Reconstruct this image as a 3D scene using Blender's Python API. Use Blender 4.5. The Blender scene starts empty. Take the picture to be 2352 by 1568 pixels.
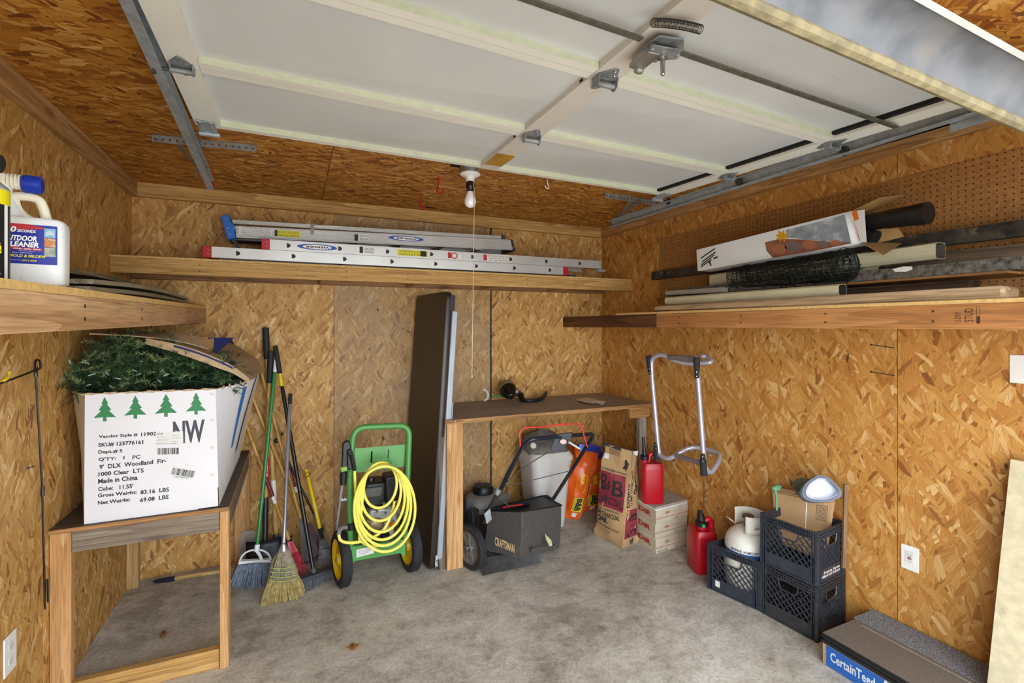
import bpy, bmesh, math, random
from mathutils import Vector as V, Matrix
random.seed(7)
C = bpy.context.scene.collection
S = bpy.context.scene
PI = math.pi
# ---------------------------------------------------------------- camera, sky, exposure
H = 1.585                      # eye height; the camera stands in the open doorway at x=0, y=0
YAW = 0.4227
FP = 1113.0
cam = bpy.data.cameras.new('camera'); cam.sensor_width = 36; cam.lens = 36*FP/2352
cam.shift_y = -36/2352; cam.clip_start = 0.02
camo = bpy.data.objects.new('camera', cam); C.objects.link(camo)
camo.location = (0, 0, H); camo.rotation_euler = (PI/2, 0, -YAW); S.camera = camo
S.view_settings.view_transform = 'Standard'; S.view_settings.look = 'None'
S.view_settings.gamma = 1; S.view_settings.use_curve_mapping = False
S.view_settings.exposure = 1.32
w = bpy.data.worlds.new('sky'); S.world = w; w.use_nodes = True
bg = w.node_tree.nodes['Background']; bg.inputs[0].default_value = (0.86, 0.93, 1.0, 1); bg.inputs[1].default_value = 3.4
def lamp(name, kind, loc, energy, size=0.1, rot=(0, 0, 0), col=(1, 1, 1), sy=None):
    l = bpy.data.lights.new(name, kind); l.energy = energy; l.color = col
    if kind == 'AREA':
        l.size = size
        if sy: l.shape = 'RECTANGLE'; l.size_y = sy
    elif kind == 'POINT': l.shadow_soft_size = size
    o = bpy.data.objects.new(name, l); o.location = loc; o.rotation_euler = rot; C.objects.link(o); return o
# sun added to light the driveway, whose bounce brightens the raised door
lamp('added_sun', 'SUN', (4, -4, 8), 6.0, rot=(math.radians(-22), math.radians(38), 0), col=(1, .96, .9)).data.angle = .02

# ---------------------------------------------------------------- picking real points
CA, SA = math.cos(YAW), math.sin(YAW)
def ray(x, y):
    r = (x-1176)/FP
    return V((r*CA+SA, CA-r*SA, (748-y)/FP))
def P(x, y, X=None, Y=None, Z=None, t=None):
    d = ray(x, y)
    if X is not None: t = X/d.x
    elif Y is not None: t = Y/d.y
    elif Z is not None: t = (Z-H)/d.z
    return V((d.x*t, d.y*t, H+d.z*t))
def PP(x, y, p, n):
    d = ray(x, y); o = V((0, 0, H)); n = V(n)
    return o + d*((V(p)-o).dot(n)/d.dot(n))
def lerp(a, b, t): return a+(b-a)*t

# ---------------------------------------------------------------- mesh collector
class MB:
    def __init__(s): s.v = []; s.f = []; s.m = []
    def add(s, vs, fs, mi=0):
        b = len(s.v); s.v += [V(p) for p in vs]
        for f in fs: s.f.append([i+b for i in f]); s.m.append(mi)
        return s
    def hexa(s, p, mi=0):   # bottom 4 ccw, top 4
        return s.add(p, [(3,2,1,0),(4,5,6,7),(0,1,5,4),(1,2,6,5),(2,3,7,6),(3,0,4,7)], mi)
    def box(s, lo, hi, mi=0):
        (a,b,c),(d,e,f) = lo, hi
        return s.hexa([V(p) for p in ((a,b,c),(d,b,c),(d,e,c),(a,e,c),(a,b,f),(d,b,f),(d,e,f),(a,e,f))], mi)
    def obox(s, c, ex, ey, ez, mi=0):   # centre and half-axis vectors
        c, ex, ey, ez = V(c), V(ex), V(ey), V(ez)
        return s.hexa([c-ex-ey-ez, c+ex-ey-ez, c+ex+ey-ez, c-ex+ey-ez, c-ex-ey+ez, c+ex-ey+ez, c+ex+ey+ez, c-ex+ey+ez], mi)
    def bar(s, a, b, w, h, up=(0,0,1), mi=0):   # rectangular bar from a to b, w sideways, h along up
        a, b, up = V(a), V(b), V(up); d = (b-a).normalized(); sd = d.cross(up).normalized(); u = sd.cross(d).normalized()
        return s.obox((a+b)/2, (b-a)/2, sd*w/2, u*h/2, mi)
    def prism(s, poly, off, mi=0):
        poly = [V(p) for p in poly]; off = V(off); n = len(poly)
        s.add(poly+[p+off for p in poly], [tuple(range(n-1,-1,-1)), tuple(range(n,2*n))]+[(i,(i+1)%n,n+(i+1)%n,n+i) for i in range(n)], mi)
        return s
    def tube(s, pts, r, n=8, caps=True, closed=False, mi=0, flat=None):
        pts = [V(p) for p in pts]; N = len(pts); vs = []
        rr = r if isinstance(r, (list, tuple)) else [r]*N
        t0 = (pts[1]-pts[0]).normalized(); u = t0.orthogonal().normalized()
        if flat: u = (V(flat)-t0*V(flat).dot(t0)).normalized()
        for i in range(N):
            if closed: t = pts[(i+1)%N]-pts[i-1]
            else: t = pts[min(i+1,N-1)]-pts[max(i-1,0)]
            t.normalize(); u = (u-t*u.dot(t)); u = u.normalized() if u.length > 1e-6 else t.orthogonal().normalized(); w_ = t.cross(u)
            for k in range(n):
                a = 2*PI*k/n; vs.append(pts[i]+(u*math.cos(a)+w_*math.sin(a))*rr[i])
        fs = []
        for i in range(N if closed else N-1):
            j = (i+1)%N
            for k in range(n): fs.append((i*n+k, i*n+(k+1)%n, j*n+(k+1)%n, j*n+k))
        if caps and not closed: fs += [tuple(range(n-1,-1,-1)), tuple((N-1)*n+k for k in range(n))]
        return s.add(vs, fs, mi)
    def lathe(s, prof, o, ax=(0,0,1), n=20, mi=0, sx=1.0, sxdir=None, caps=True):
        o, ax = V(o), V(ax).normalized(); u = V(sxdir).normalized() if sxdir else ax.orthogonal().normalized(); w_ = ax.cross(u); vs = []
        for r, h in prof:
            for k in range(n):
                a = 2*PI*k/n; vs.append(o+ax*h+(u*math.cos(a)*sx+w_*math.sin(a))*max(r, 1e-5))
        fs = [(i*n+k, i*n+(k+1)%n, (i+1)*n+(k+1)%n, (i+1)*n+k) for i in range(len(prof)-1) for k in range(n)]
        if caps: fs += [tuple(range(n-1,-1,-1)), tuple((len(prof)-1)*n+k for k in range(n))]
        return s.add(vs, fs, mi)
    def grid(s, rows, mi=0, closed_u=False):
        nr, nc = len(rows), len(rows[0]); vs = [p for r in rows for p in r]; fs = []
        for i in range(nr-1):
            for j in range(nc if closed_u else nc-1): fs.append((i*nc+j, i*nc+(j+1)%nc, (i+1)*nc+(j+1)%nc, (i+1)*nc+j))
        return s.add(vs, fs, mi)
    def slab(s, rows, th, mi=0):   # sheet with thickness vector th
        th = V(th); nr, nc = len(rows), len(rows[0]); rows = [[V(p) for p in r] for r in rows]
        s.grid(rows, mi); s.grid([[p+th for p in r][::-1] for r in rows], mi)
        edge = [rows[0][j] for j in range(nc)]+[rows[i][-1] for i in range(1,nr)]+[rows[-1][j] for j in range(nc-2,-1,-1)]+[rows[i][0] for i in range(nr-2,0,-1)]
        n = len(edge); s.add(edge+[p+th for p in edge], [(i,(i+1)%n,n+(i+1)%n,n+i) for i in range(n)], mi)
        return s
    def text(s, body, place, x0, y0, x1, y1, mi=0, bold=0.0, shear=0.0, space=1.0, res=2, keep=False):
        c = bpy.data.curves.new('t', 'FONT'); c.body = body; c.resolution_u = res; c.offset = bold; c.shear = shear; c.space_character = space; c.align_x = 'LEFT'
        o = bpy.data.objects.new('t', c); me = bpy.data.meshes.new_from_object(o)
        if me and len(me.vertices):
            xs = [p.co.x for p in me.vertices]; ys = [p.co.y for p in me.vertices]
            a, b, c0, d = min(xs), max(xs), min(ys), max(ys)
            vs = []
            for p in me.vertices:
                u = x0+(p.co.x-a)/max(b-a,1e-6)*(x1-x0); v_ = y0+(p.co.y-c0)/max(d-c0,1e-6)*(y1-y0); vs.append(place(u, v_))
            s.add(vs, [tuple(f.vertices) for f in me.polygons], mi)
        bpy.data.objects.remove(o); bpy.data.curves.remove(c)
        if me: bpy.data.meshes.remove(me)
        return s
    def rect(s, place, x0, y0, x1, y1, mi=0, n=1, m=1):
        return s.grid([[place(lerp(x0,x1,i/n), lerp(y0,y1,j/m)) for i in range(n+1)] for j in range(m+1)], mi)
    def poly(s, place, pts, mi=0):
        return s.add([place(*p) for p in pts], [tuple(range(len(pts)))], mi)
    def build(s, name, mats, parent=None, smooth=True, bevel=0, seg=1, label=None, kind=None, ang=38, solid=0):
        if not isinstance(mats, (list, tuple)): mats = [mats]
        if parent is not None: o3 = ORG[parent.name]
        else:
            xs = [p.x for p in s.v]; ys = [p.y for p in s.v]; zs = [p.z for p in s.v]
            o3 = V(((min(xs)+max(xs))/2, (min(ys)+max(ys))/2, min(zs)))
        me = bpy.data.meshes.new(name); me.from_pydata([tuple(p-o3) for p in s.v], [], s.f)
        for m in mats: me.materials.append(m)
        me.polygons.foreach_set('material_index', s.m)
        bm = bmesh.new(); bm.from_mesh(me); bmesh.ops.recalc_face_normals(bm, faces=bm.faces) if FIXN[0] else None; bm.to_mesh(me); bm.free()
        if smooth: me.polygons.foreach_set('use_smooth', [True]*len(me.polygons)); me.set_sharp_from_angle(angle=math.radians(ang))
        me.update()
        o = bpy.data.objects.new(name, me); C.objects.link(o); ORG[o.name] = o3
        if parent is not None: o.parent = parent
        else: o.location = o3
        if bevel:
            b = o.modifiers.new('bevel', 'BEVEL'); b.width = bevel; b.segments = seg; b.limit_method = 'ANGLE'; b.angle_limit = math.radians(40)
        if solid:
            b = o.modifiers.new('solid', 'SOLIDIFY'); b.thickness = solid; b.offset = 0
        if label: o['label'] = label
        if kind: o['kind'] = kind
        return o
ORG = {}; FIXN = [True]
def thing(name, label, cat, loc, group=None):
    o = bpy.data.objects.new(name, None); o.empty_display_size = 0.05; C.objects.link(o); o.location = loc; ORG[o.name] = V(loc)
    o['label'] = label; o['category'] = cat
    if group: o['group'] = group
    return o
def tag(o, label, cat, group=None, kind=None):
    o['label'] = label; o['category'] = cat
    if group: o['group'] = group
    if kind: o['kind'] = kind
    return o
def dup(root, off, label=None):
    r = root.copy(); C.objects.link(r); r.location = root.location+V(off); ORG[r.name] = V(r.location)
    if label: r['label'] = label
    for ch in root.children:
        c = ch.copy(); C.objects.link(c); c.parent = r
        for g in ch.children:
            d = g.copy(); C.objects.link(d); d.parent = c
    return r
def cr(pts, n=6, closed=False):   # smooth curve through points
    pts = [V(p) for p in pts]; N = len(pts); out = []
    for i in range(N if closed else N-1):
        p0 = pts[i-1] if (i or closed) else pts[0]*2-pts[1]; p1 = pts[i]; p2 = pts[(i+1)%N]
        p3 = pts[(i+2)%N] if (closed or i+2 < N) else p2*2-p1
        for k in range(n):
            t = k/n; out.append(0.5*((2*p1)+(p2-p0)*t+(2*p0-5*p1+4*p2-p3)*t*t+(3*p1-p0-3*p2+p3)*t**3))
    if not closed: out.append(pts[-1])
    return out
def rnd(pts, r, n=4):   # polyline with rounded corners
    pts = [V(p) for p in pts]; out = [pts[0]]
    for i in range(1, len(pts)-1):
        a, b, c = pts[i-1], pts[i], pts[i+1]; d1 = (a-b); d2 = (c-b); q = min(r, d1.length*.49, d2.length*.49)
        s_, e = b+d1.normalized()*q, b+d2.normalized()*q
        for k in range(n+1):
            t = k/n; out.append(s_*(1-t)**2+b*2*t*(1-t)+e*t*t)
    out.append(pts[-1]); return out
def quad(p00, p10, p11, p01, off=0.0):   # place(u,v) on a four-cornered face, off metres in front
    p00, p10, p11, p01 = V(p00), V(p10), V(p11), V(p01); n = (p10-p00).cross(p01-p00).normalized()*off
    return lambda u, v: (p00*(1-u)+p10*u)*(1-v)+(p01*(1-u)+p11*u)*v+n

# ---------------------------------------------------------------- materials
def hexc(h):
    h = h.lstrip('#'); c = [int(h[i:i+2], 16)/255 for i in (0, 2, 4)]
    return tuple((x/12.92 if x <= .04045 else ((x+.055)/1.055)**2.4) for x in c)+(1,)
class N:
    def __init__(s, name):
        s.m = bpy.data.materials.new(name); s.m.use_nodes = True; s.t = s.m.node_tree; s.n = s.t.nodes; s.b = s.n['Principled BSDF']
        s.tc = s.n.new('ShaderNodeTexCoord')
    def new(s, ty, **kw):
        o = s.n.new('ShaderNode'+ty)
        for k, v in kw.items():
            if k[0] == '_': setattr(o, k[1:], v)
            else: s.set(o, k, v)
        return o
    def set(s, o, k, v):
        i = o.inputs[int(k[1:])] if k[0] == 'i' and k[1:].isdigit() else o.inputs[k]
        if hasattr(v, 'is_output') or hasattr(v, 'links') and not isinstance(v, (tuple, list, float, int)): s.t.links.new(v, i)
        else: i.default_value = v
    def link(s, a, b): s.t.links.new(a, b)
    def math(s, op, a, b=0.0, c=0.0, clamp=False): return s.new('Math', _operation=op, _use_clamp=clamp, i0=a, i1=b, i2=c).outputs[0]
    def vmul(s, a, v): return s.new('VectorMath', _operation='MULTIPLY', i0=a, i1=v).outputs[0]
    def vadd(s, a, v): return s.new('VectorMath', _operation='ADD', i0=a, i1=v).outputs[0]
    def noise(s, vec, scale, detail=3, rough=.5): return s.new('TexNoise', Vector=vec, Scale=scale, Detail=detail, Roughness=rough).outputs[0]
    def mix(s, f, a, b, bt='MIX'):
        o = s.n.new('ShaderNodeMix'); o.data_type = 'RGBA'; o.blend_type = bt
        for i, v in ((0, f), (6, a), (7, b)):
            if hasattr(v, 'is_output'): s.t.links.new(v, o.inputs[i])
            else: o.inputs[i].default_value = v
        return o.outputs[2]
    def ramp(s, f, stops, interp='LINEAR'):
        o = s.n.new('ShaderNodeValToRGB'); o.color_ramp.interpolation = interp; e = o.color_ramp.elements
        while len(e) < len(stops): e.new(0.5)
        for k, (p, c) in enumerate(stops): e[k].position = p; e[k].color = hexc(c) if isinstance(c, str) else c
        s.t.links.new(f, o.inputs[0]); return o.outputs[0]
    def bump(s, h, strength=.3, dist=.002):
        o = s.new('Bump', Strength=strength, Distance=dist, Height=h); s.t.links.new(o.outputs[0], s.b.inputs['Normal'])
    def done(s, col=None, rough=.5, metal=0.0, spec=None, coat=None):
        if col is not None: s.set(s.b, 'Base Color', hexc(col) if isinstance(col, str) else col)
        s.set(s.b, 'Roughness', rough); s.set(s.b, 'Metallic', metal)
        if spec is not None: s.set(s.b, 'Specular IOR Level', spec)
        if coat: s.set(s.b, 'Coat Weight', coat)
        return s.m
MC = {}
def plain(name, col, rough=.5, metal=0.0, var=.12, scale=9, bump=0.0, bs=200, dirt=None, dscale=6, damt=.5, spec=None, coat=None):
    if name in MC: return MC[name]
    n = N(name); oc = n.tc.outputs['Object']; c = hexc(col); f = n.noise(oc, scale, 4)
    k = [max(0, x*(1-var*1.6)) for x in c[:3]]+[1]; l = [min(1, x*(1+var)) for x in c[:3]]+[1]
    cc = n.ramp(f, [(.3, tuple(k)), (.7, tuple(l))])
    if dirt:
        d = n.noise(oc, dscale, 6, .65); cc = n.mix(n.ramp(d, [(1-damt-.02, '#000000'), (1-damt+.16, '#ffffff')]), cc, hexc(dirt))
    if bump: n.bump(n.noise(oc, bs, 3), bump)
    MC[name] = n.done(cc, rough, metal, spec, coat); return MC[name]
def wood(name, a, b='', axis='X', dark=None, rough=.7, gs=1.0, knots=True, weather=0.0):
    if name in MC: return MC[name]
    n = N(name); oi = n.new('ObjectInfo'); v = n.vadd(n.tc.outputs['Object'], n.vmul(oi.outputs['Random'], (7.3, 3.1, 5.7)))
    lo, hi = .9*gs, 26*gs
    sc = {'X': (lo, hi, hi), 'Y': (hi, lo, hi), 'Z': (hi, hi, lo)}[axis]
    vv = n.vmul(v, sc); wv = n.noise(vv, 1.0, 4, .6)
    rg = n.math('FRACT', n.math('MULTIPLY', n.noise(n.vmul(v, tuple(x*.35 for x in sc)), 1.0, 1), 9.0))
    f = n.math('ADD', n.math('MULTIPLY', wv, .7), n.math('MULTIPLY', rg, .3))
    st = [(.2, dark or a), (.45, a), (.75, b)]
    col = n.ramp(f, st)
    fine = n.noise(n.vmul(v, tuple(x*8 for x in sc)), 1.0, 2); col = n.mix(.35, col, n.ramp(fine, [(.35, '#555555'), (.6, '#ffffff')]), 'MULTIPLY')
    if knots:
        kn = n.new('TexVoronoi', Vector=n.vmul(v, tuple((2.2 if x < 5 else 9) for x in sc)), Scale=1.0)
        col = n.mix(n.ramp(kn.outputs['Distance'], [(.06, '#ffffff'), (.16, '#000000')]), col, hexc(dark or a))
    if weather: col = n.mix(n.ramp(n.noise(v, 5, 5, .7), [(1-weather-.1, '#000000'), (1-weather+.15, '#ffffff')]), col, hexc('#8a857c'))
    n.bump(n.math('ADD', wv, fine), .25, .002)
    MC[name] = n.done(col, rough); return MC[name]
def osb(name, plane, stops, tilt=0.0, scale=1.0, gray=0.0, rough=.62, ratio=4.2):
    """oriented strand board: layers of elongated Voronoi strands, plane gives which object axes lie in the sheet (u, long v)"""
    n = N(name); oi = n.new('ObjectInfo'); sp = n.new('SeparateXYZ', Vector=n.tc.outputs['Object']).outputs
    ax = {'x': 0, 'y': 1, 'z': 2}; cb = n.new('CombineXYZ', X=sp[ax[plane[0]]], Y=sp[ax[plane[1]]]).outputs[0]
    v = n.vadd(cb, n.vmul(oi.outputs['Random'], (11.0, 17.0, 0)))
    ns = n.new('TexNoise', Vector=v, Scale=16.0, Detail=4).outputs[1]
    v = n.vadd(v, n.vmul(n.vadd(ns, (-.5, -.5, 0)), (.016, .03, 0)))
    lay = [(0, .9), (24, .75), (-18, .95), (62, .8), (-48, .7), (9, 1.0), (-7, 1.5), (16, 2.0), (-30, 2.3), (40, 1.7)]
    col = None; hgt = None; gv = None
    for i, (an, k) in enumerate(lay):
        r = n.new('VectorRotate', _rotation_type='Z_AXIS', Vector=v, Angle=math.radians(an+tilt)).outputs[0]
        q = n.vmul(n.vadd(r, (i*1.7, i*2.3, 0)), (31*k*scale, 31*k*scale/ratio, 1))
        vo = n.new('TexVoronoi', Vector=q, Scale=1.0, _voronoi_dimensions='2D', Randomness=1.0)
        c = n.new('SeparateColor', Color=vo.outputs['Color']).outputs
        if i == 0: col, hgt, gv = c[0], c[2], q
        else:
            m = n.math('GREATER_THAN', c[1], .60 if k < 1.4 else .72)
            mx = lambda a, b: n.math('ADD', n.math('MULTIPLY', a, n.math('SUBTRACT', 1.0, m)), n.math('MULTIPLY', b, m))
            col, hgt = mx(col, c[0]), mx(hgt, n.math('ADD', c[2], i*.15))
            g = n.new('Mix', _data_type='VECTOR'); n.link(m, g.inputs[0]); n.link(gv, g.inputs[4]); n.link(q, g.inputs[5]); gv = g.outputs[1]
    base = n.ramp(col, stops)
    grain = n.noise(n.vmul(gv, (7, .5, 1)), 1.0, 3, .6)
    base = n.mix(.75, base, n.ramp(grain, [(.3, '#8c7c68'), (.5, '#f2eee8'), (.72, '#ffffff')]), 'MULTIPLY')
    big = n.noise(v, 1.6, 3)
    base = n.mix(n.ramp(big, [(.4, '#000000'), (.75, '#777777')]), base, hexc('#8e6a3c'))
    if gray: base = n.mix(n.ramp(n.noise(v, 2.3, 4), [(.35, (gray*.5,)*3+(1,)), (.7, (min(1, gray*1.5),)*3+(1,))]), base, hexc('#8b7a66'))
    dk = n.noise(n.vmul(v, (30, 12, 1)), 1.0, 2); base = n.mix(n.ramp(dk, [(.24, '#ffffff'), (.32, '#000000')]), base, hexc('#5a3310'))
    n.bump(n.math('ADD', hgt, n.math('MULTIPLY', grain, .3)), .35, .0025)
    return n.done(base, rough)
OS = [(0.0, '#8f561f'), (.035, '#a96d2c'), (.16, '#bd823a'), (.55, '#c89045'), (.88, '#d3a058'), (1, '#e3bc80')]
OSW = [(0.0, '#7a3f10'), (.08, '#94540f'), (.3, '#b06f20'), (.55, '#bf7f2a'), (.85, '#cf953f'), (1, '#e0b066')]
OSL = [(0.0, '#8f5d2b'), (.05, '#ab793c'), (.22, '#c2914b'), (.6, '#cd9e57'), (.88, '#d9ad6a'), (1, '#e9c890')]
osb_back = osb('osb_back', 'xz', OSL); osb_back_gray = osb('osb_back_weathered', 'xz', OSL, gray=.42)
osb_left = osb('osb_left', 'yz', OSL); osb_right = osb('osb_right', 'yz', OS, scale=.9); osb_ceil = osb('osb_ceiling', 'xy', OSW, tilt=75, ratio=3.6)
osb_shelf = plain('osb_edge', '#cfa968', .8, var=.12, scale=60, bump=.5, bs=120, dirt='#8a6432', dscale=55, damt=.36); osb_white = plain('primed_board', '#cfc3a2', .7, var=.1, scale=30, bump=.5, bs=60, dirt='#6d5b3c', dscale=14, damt=.32)
pineX = wood('pine_x', '#bd9150', '#d2a96a', 'X', '#94672f'); pineY = wood('pine_y', '#b08350', '#caa06a', 'Y', '#85592d'); pineZ = wood('pine_z', '#c4925a', '#d9ae7a', 'Z', '#a0703c')
darkwoodY = wood('dark_board_y', '#3b281a', '#5d3f28', 'Y', '#22160e'); graywoodX = wood('gray_board_x', '#7c6c5c', '#9a8a78', 'X', '#5d4f43'); graywoodZ = wood('gray_board_z', '#5a5046', '#7d7163', 'Z', '#37302a'); graywoodY = wood('gray_board_y', '#6b6153', '#8d8270', 'Y', '#463e34')
barkY = plain('weathered_timber', '#3a332b', .9, var=.5, scale=14, bump=1, bs=60, dirt='#6f5f48', dscale=18, damt=.42)
plyX = wood('ply_edge', '#a0713f', '#c39461', 'X', '#5f3d20', gs=1.6, knots=False); plytop = wood('ply_top_dark', '#4f4237', '#66574a', 'X', '#322922', knots=False)
galv = plain('galvanised', '#aab2b8', .42, .45, .15, 30, bump=.1); galvd = plain('galvanised_dull', '#93989b', .5, .45, .25, 20, dirt='#5b4a38', dscale=25, damt=.35)
alu = plain('aluminium', '#cfcfcc', .38, .55, .06, 5); chrome = plain('bright_metal', '#b8babb', .25, .9, .1, 20)
blackp = plain('black_plastic', '#17181a', .42, var=.2); blackm = plain('black_metal', '#141416', .35, var=.2); rubber = plain('rubber', '#26262a', .8, var=.2, scale=40, bump=.3, bs=120)
white_door = plain('door_paint', '#e6e5dc', .5, var=.03, scale=3, dirt='#a99c80', dscale=26, damt=.27)
def skinmat():
    n = N('door_skin'); v = n.tc.outputs['Object']; c = n.ramp(n.noise(v, 2, 3), [(.3, '#c6c9cb'), (.7, '#d6d8d9')])
    sm = n.noise(n.vmul(v, (2.5, 2.5, 1)), 1.5, 6, .7); c = n.mix(n.ramp(sm, [(.58, '#000000'), (.75, '#6a6a6a')]), c, hexc('#a39574'))
    sp = n.noise(n.vmul(v, (30, 60, 1)), 1.5, 3, .6); c = n.mix(n.ramp(sp, [(.74, '#000000'), (.79, '#d0d0d0')]), c, hexc('#5e4a34'))
    st = n.noise(n.vmul(v, (6, 160, 1)), 1.0, 2); c = n.mix(n.math('MULTIPLY', n.ramp(st, [(.66, '#000000'), (.74, '#8a8a8a')]), n.ramp(sm, [(.5, '#000000'), (.62, '#ffffff')])), c, hexc('#6e4f38'))
    n.bump(n.noise(n.vmul(v, (12, 300, 1)), 1.0, 2), .06, .001); return n.done(c, .5)
door_skin = skinmat()
grime_bounce_door = plain('door_side_grime_bounce', '#c9cdb4', .55, var=.05, scale=30, dirt='#8d8a62', dscale=60, damt=.28)  # greenish near side of the rails: grime and bounced light put into the colour
screw = plain('screw', '#4a4238', .5, .6)
# ---------------------------------------------------------------- room shell
XL, XR, YB, ZC = -0.921, 2.61, 3.72, H+0.892
XW = lambda y: 2.578+.045*(YB-y)      # the right wall runs a little out of square
WN = V((-1, -.045, 0)).normalized()
def PW(x, y, off=0.0): return PP(x, y, (XW(0)-off, 0, 0), WN)
def wbox(mb, d0, d1, ya, yb, z0, z1, x0=None):   # slab against the right wall, d0..d1 metres in front of it
    a0, a1 = (XW(ya)-d1 if x0 is None else x0), XW(ya)-d0; b0, b1 = (XW(yb)-d1 if x0 is None else x0), XW(yb)-d0
    return mb.hexa([V((a0,ya,z0)), V((a1,ya,z0)), V((b1,yb,z0)), V((b0,yb,z0)), V((a0,ya,z1)), V((a1,ya,z1)), V((b1,yb,z1)), V((b0,yb,z1))])
Y0 = -0.15
def struct(name, mb, m, **k):
    o = mb.build(name, m, **k); o['kind'] = 'structure'; return o
def concrete():
    n = N('concrete'); oc = n.tc.outputs['Object']
    wv = n.new('TexNoise', Vector=oc, Scale=3.0, Detail=4).outputs[1]; oc = n.vadd(oc, n.vmul(n.vadd(wv, (-.5, -.5, -.5)), (.16, .12, 0)))
    a = n.noise(oc, 1.5, 9, .72); b = n.noise(n.vmul(oc, (1, 1.5, 1)), 7, 8, .78); c = n.noise(oc, 90, 4, .6)
    col = n.ramp(n.math('ADD', n.math('MULTIPLY', a, .55), n.math('MULTIPLY', b, .45)), [(.40, '#938c80'), (.46, '#b0aa9e'), (.53, '#c5c0b5'), (.62, '#d9d6cd')])
    st = n.ramp(n.noise(n.vadd(oc, (3, 8, 1)), 2.2, 7, .75), [(.52, '#000000'), (.62, '#b0b0b0')])
    col = n.mix(st, col, hexc('#6b6256'))
    vs = n.new('TexVoronoi', Vector=oc, Scale=5.5); drips = n.ramp(n.math('ADD', vs.outputs[0], n.math('MULTIPLY', b, .5)), [(.27, '#9a9a9a'), (.33, '#000000')])
    col = n.mix(drips, col, hexc('#6d6558'))
    col = n.mix(.5, col, n.ramp(c, [(.3, '#9a948c'), (.55, '#ffffff')]), 'MULTIPLY')
    n.bump(n.math('ADD', n.math('MULTIPLY', b, 1.0), n.math('MULTIPLY', c, .4)), .25, .004)
    return n.done(col, .72)
fl = struct('floor', MB().box((XL-.15, Y0, -.15), (XR+.15, YB+.15, 0)), concrete())
wb = struct('wall_back', MB().box((XL-.1, YB+.014, 0), (XR+.1, YB+.1, ZC+.1)), plain('felt', '#20242c', .9))
for a, b, m in ((XL, .262, osb_back), (.265, 1.476, osb_back_gray), (1.490, XR, osb_back)):
    MB().box((a, YB, 0), (b, YB+.013, ZC)).build('panel', m, wb)
wl = struct('wall_left', MB().box((XL-.1, Y0, 0), (XL-.014, YB+.1, ZC+.1)), plain('felt', ''))
for a, b in ((2.557, YB-.001), (1.337, 2.553), (.117, 1.333), (Y0, .113)):
    MB().box((XL-.013, a, 0), (XL, b, ZC)).build('panel', osb_left, wl)
wr = struct('wall_right', wbox(MB(), -.15, -.014, Y0, YB+.1, 0, ZC+.1), plain('felt', ''))
s1 = PW(1613, 700).y; s2 = PW(2061, 700).y
for a, b in ((s1+.002, YB-.001), (s2+.002, s1-.002), (.13, s2-.002), (Y0, .126)):
    wbox(MB(), -.013, 0, a, b, 0, ZC).build('panel', osb_right, wr)
ce = struct('ceiling', MB().box((XL-.1, Y0, ZC+.014), (XR+.1, YB+.1, ZC+.1)), plain('felt', ''))
for a, b in ((XL, .178), (.181, 1.388), (1.391, XR)):
    for c, d in ((1.303, YB), (Y0, 1.30)):
        MB().box((a, c, ZC), (b, d, ZC+.013)).build('panel', osb_ceil, ce)
zb = H+.803
struct('trim_1', MB().box((XL, YB-.038, zb), (XR, YB-.001, ZC-.001)), pineX, bevel=.002)
struct('trim_2', MB().box((XL+.0005, Y0, zb), (XL+.038, YB-.039, ZC-.001)), pineY, bevel=.002)
struct('trim_3', MB().hexa([V((XW(Y0)-.038,Y0,zb+.052)), V((XW(Y0)-.0005,Y0,zb+.052)), V((XW(YB)-.0005,YB-.039,zb)), V((XW(YB)-.038,YB-.039,zb)), V((XW(Y0)-.038,Y0,ZC-.001)), V((XW(Y0)-.0005,Y0,ZC-.001)), V((XW(YB)-.0005,YB-.039,ZC-.001)), V((XW(YB)-.038,YB-.039,ZC-.001))]), pineY, bevel=.002)
# front wall around the open doorway
wf = struct('wall_front', MB().box((XL-.1, Y0-.10, 2.16), (XW(Y0)+.1, Y0-.001, ZC+.1)), plain('felt', ''))
MB().box((XL-.1, Y0-.10, 0), (-.50, Y0-.001, 2.159)).build('jamb_panel', osb_back, wf)
MB().box((2.25, Y0-.10, 0), (XW(Y0)+.1, Y0-.001, 2.159)).build('jamb_panel', osb_back, wf)
# driveway apron outside the open door
struct('ground', MB().box((-6, -9, -.16), (8, Y0-.105, -.02)), plain('driveway', '#b9b6ae', .85, var=.1, scale=2))
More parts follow.
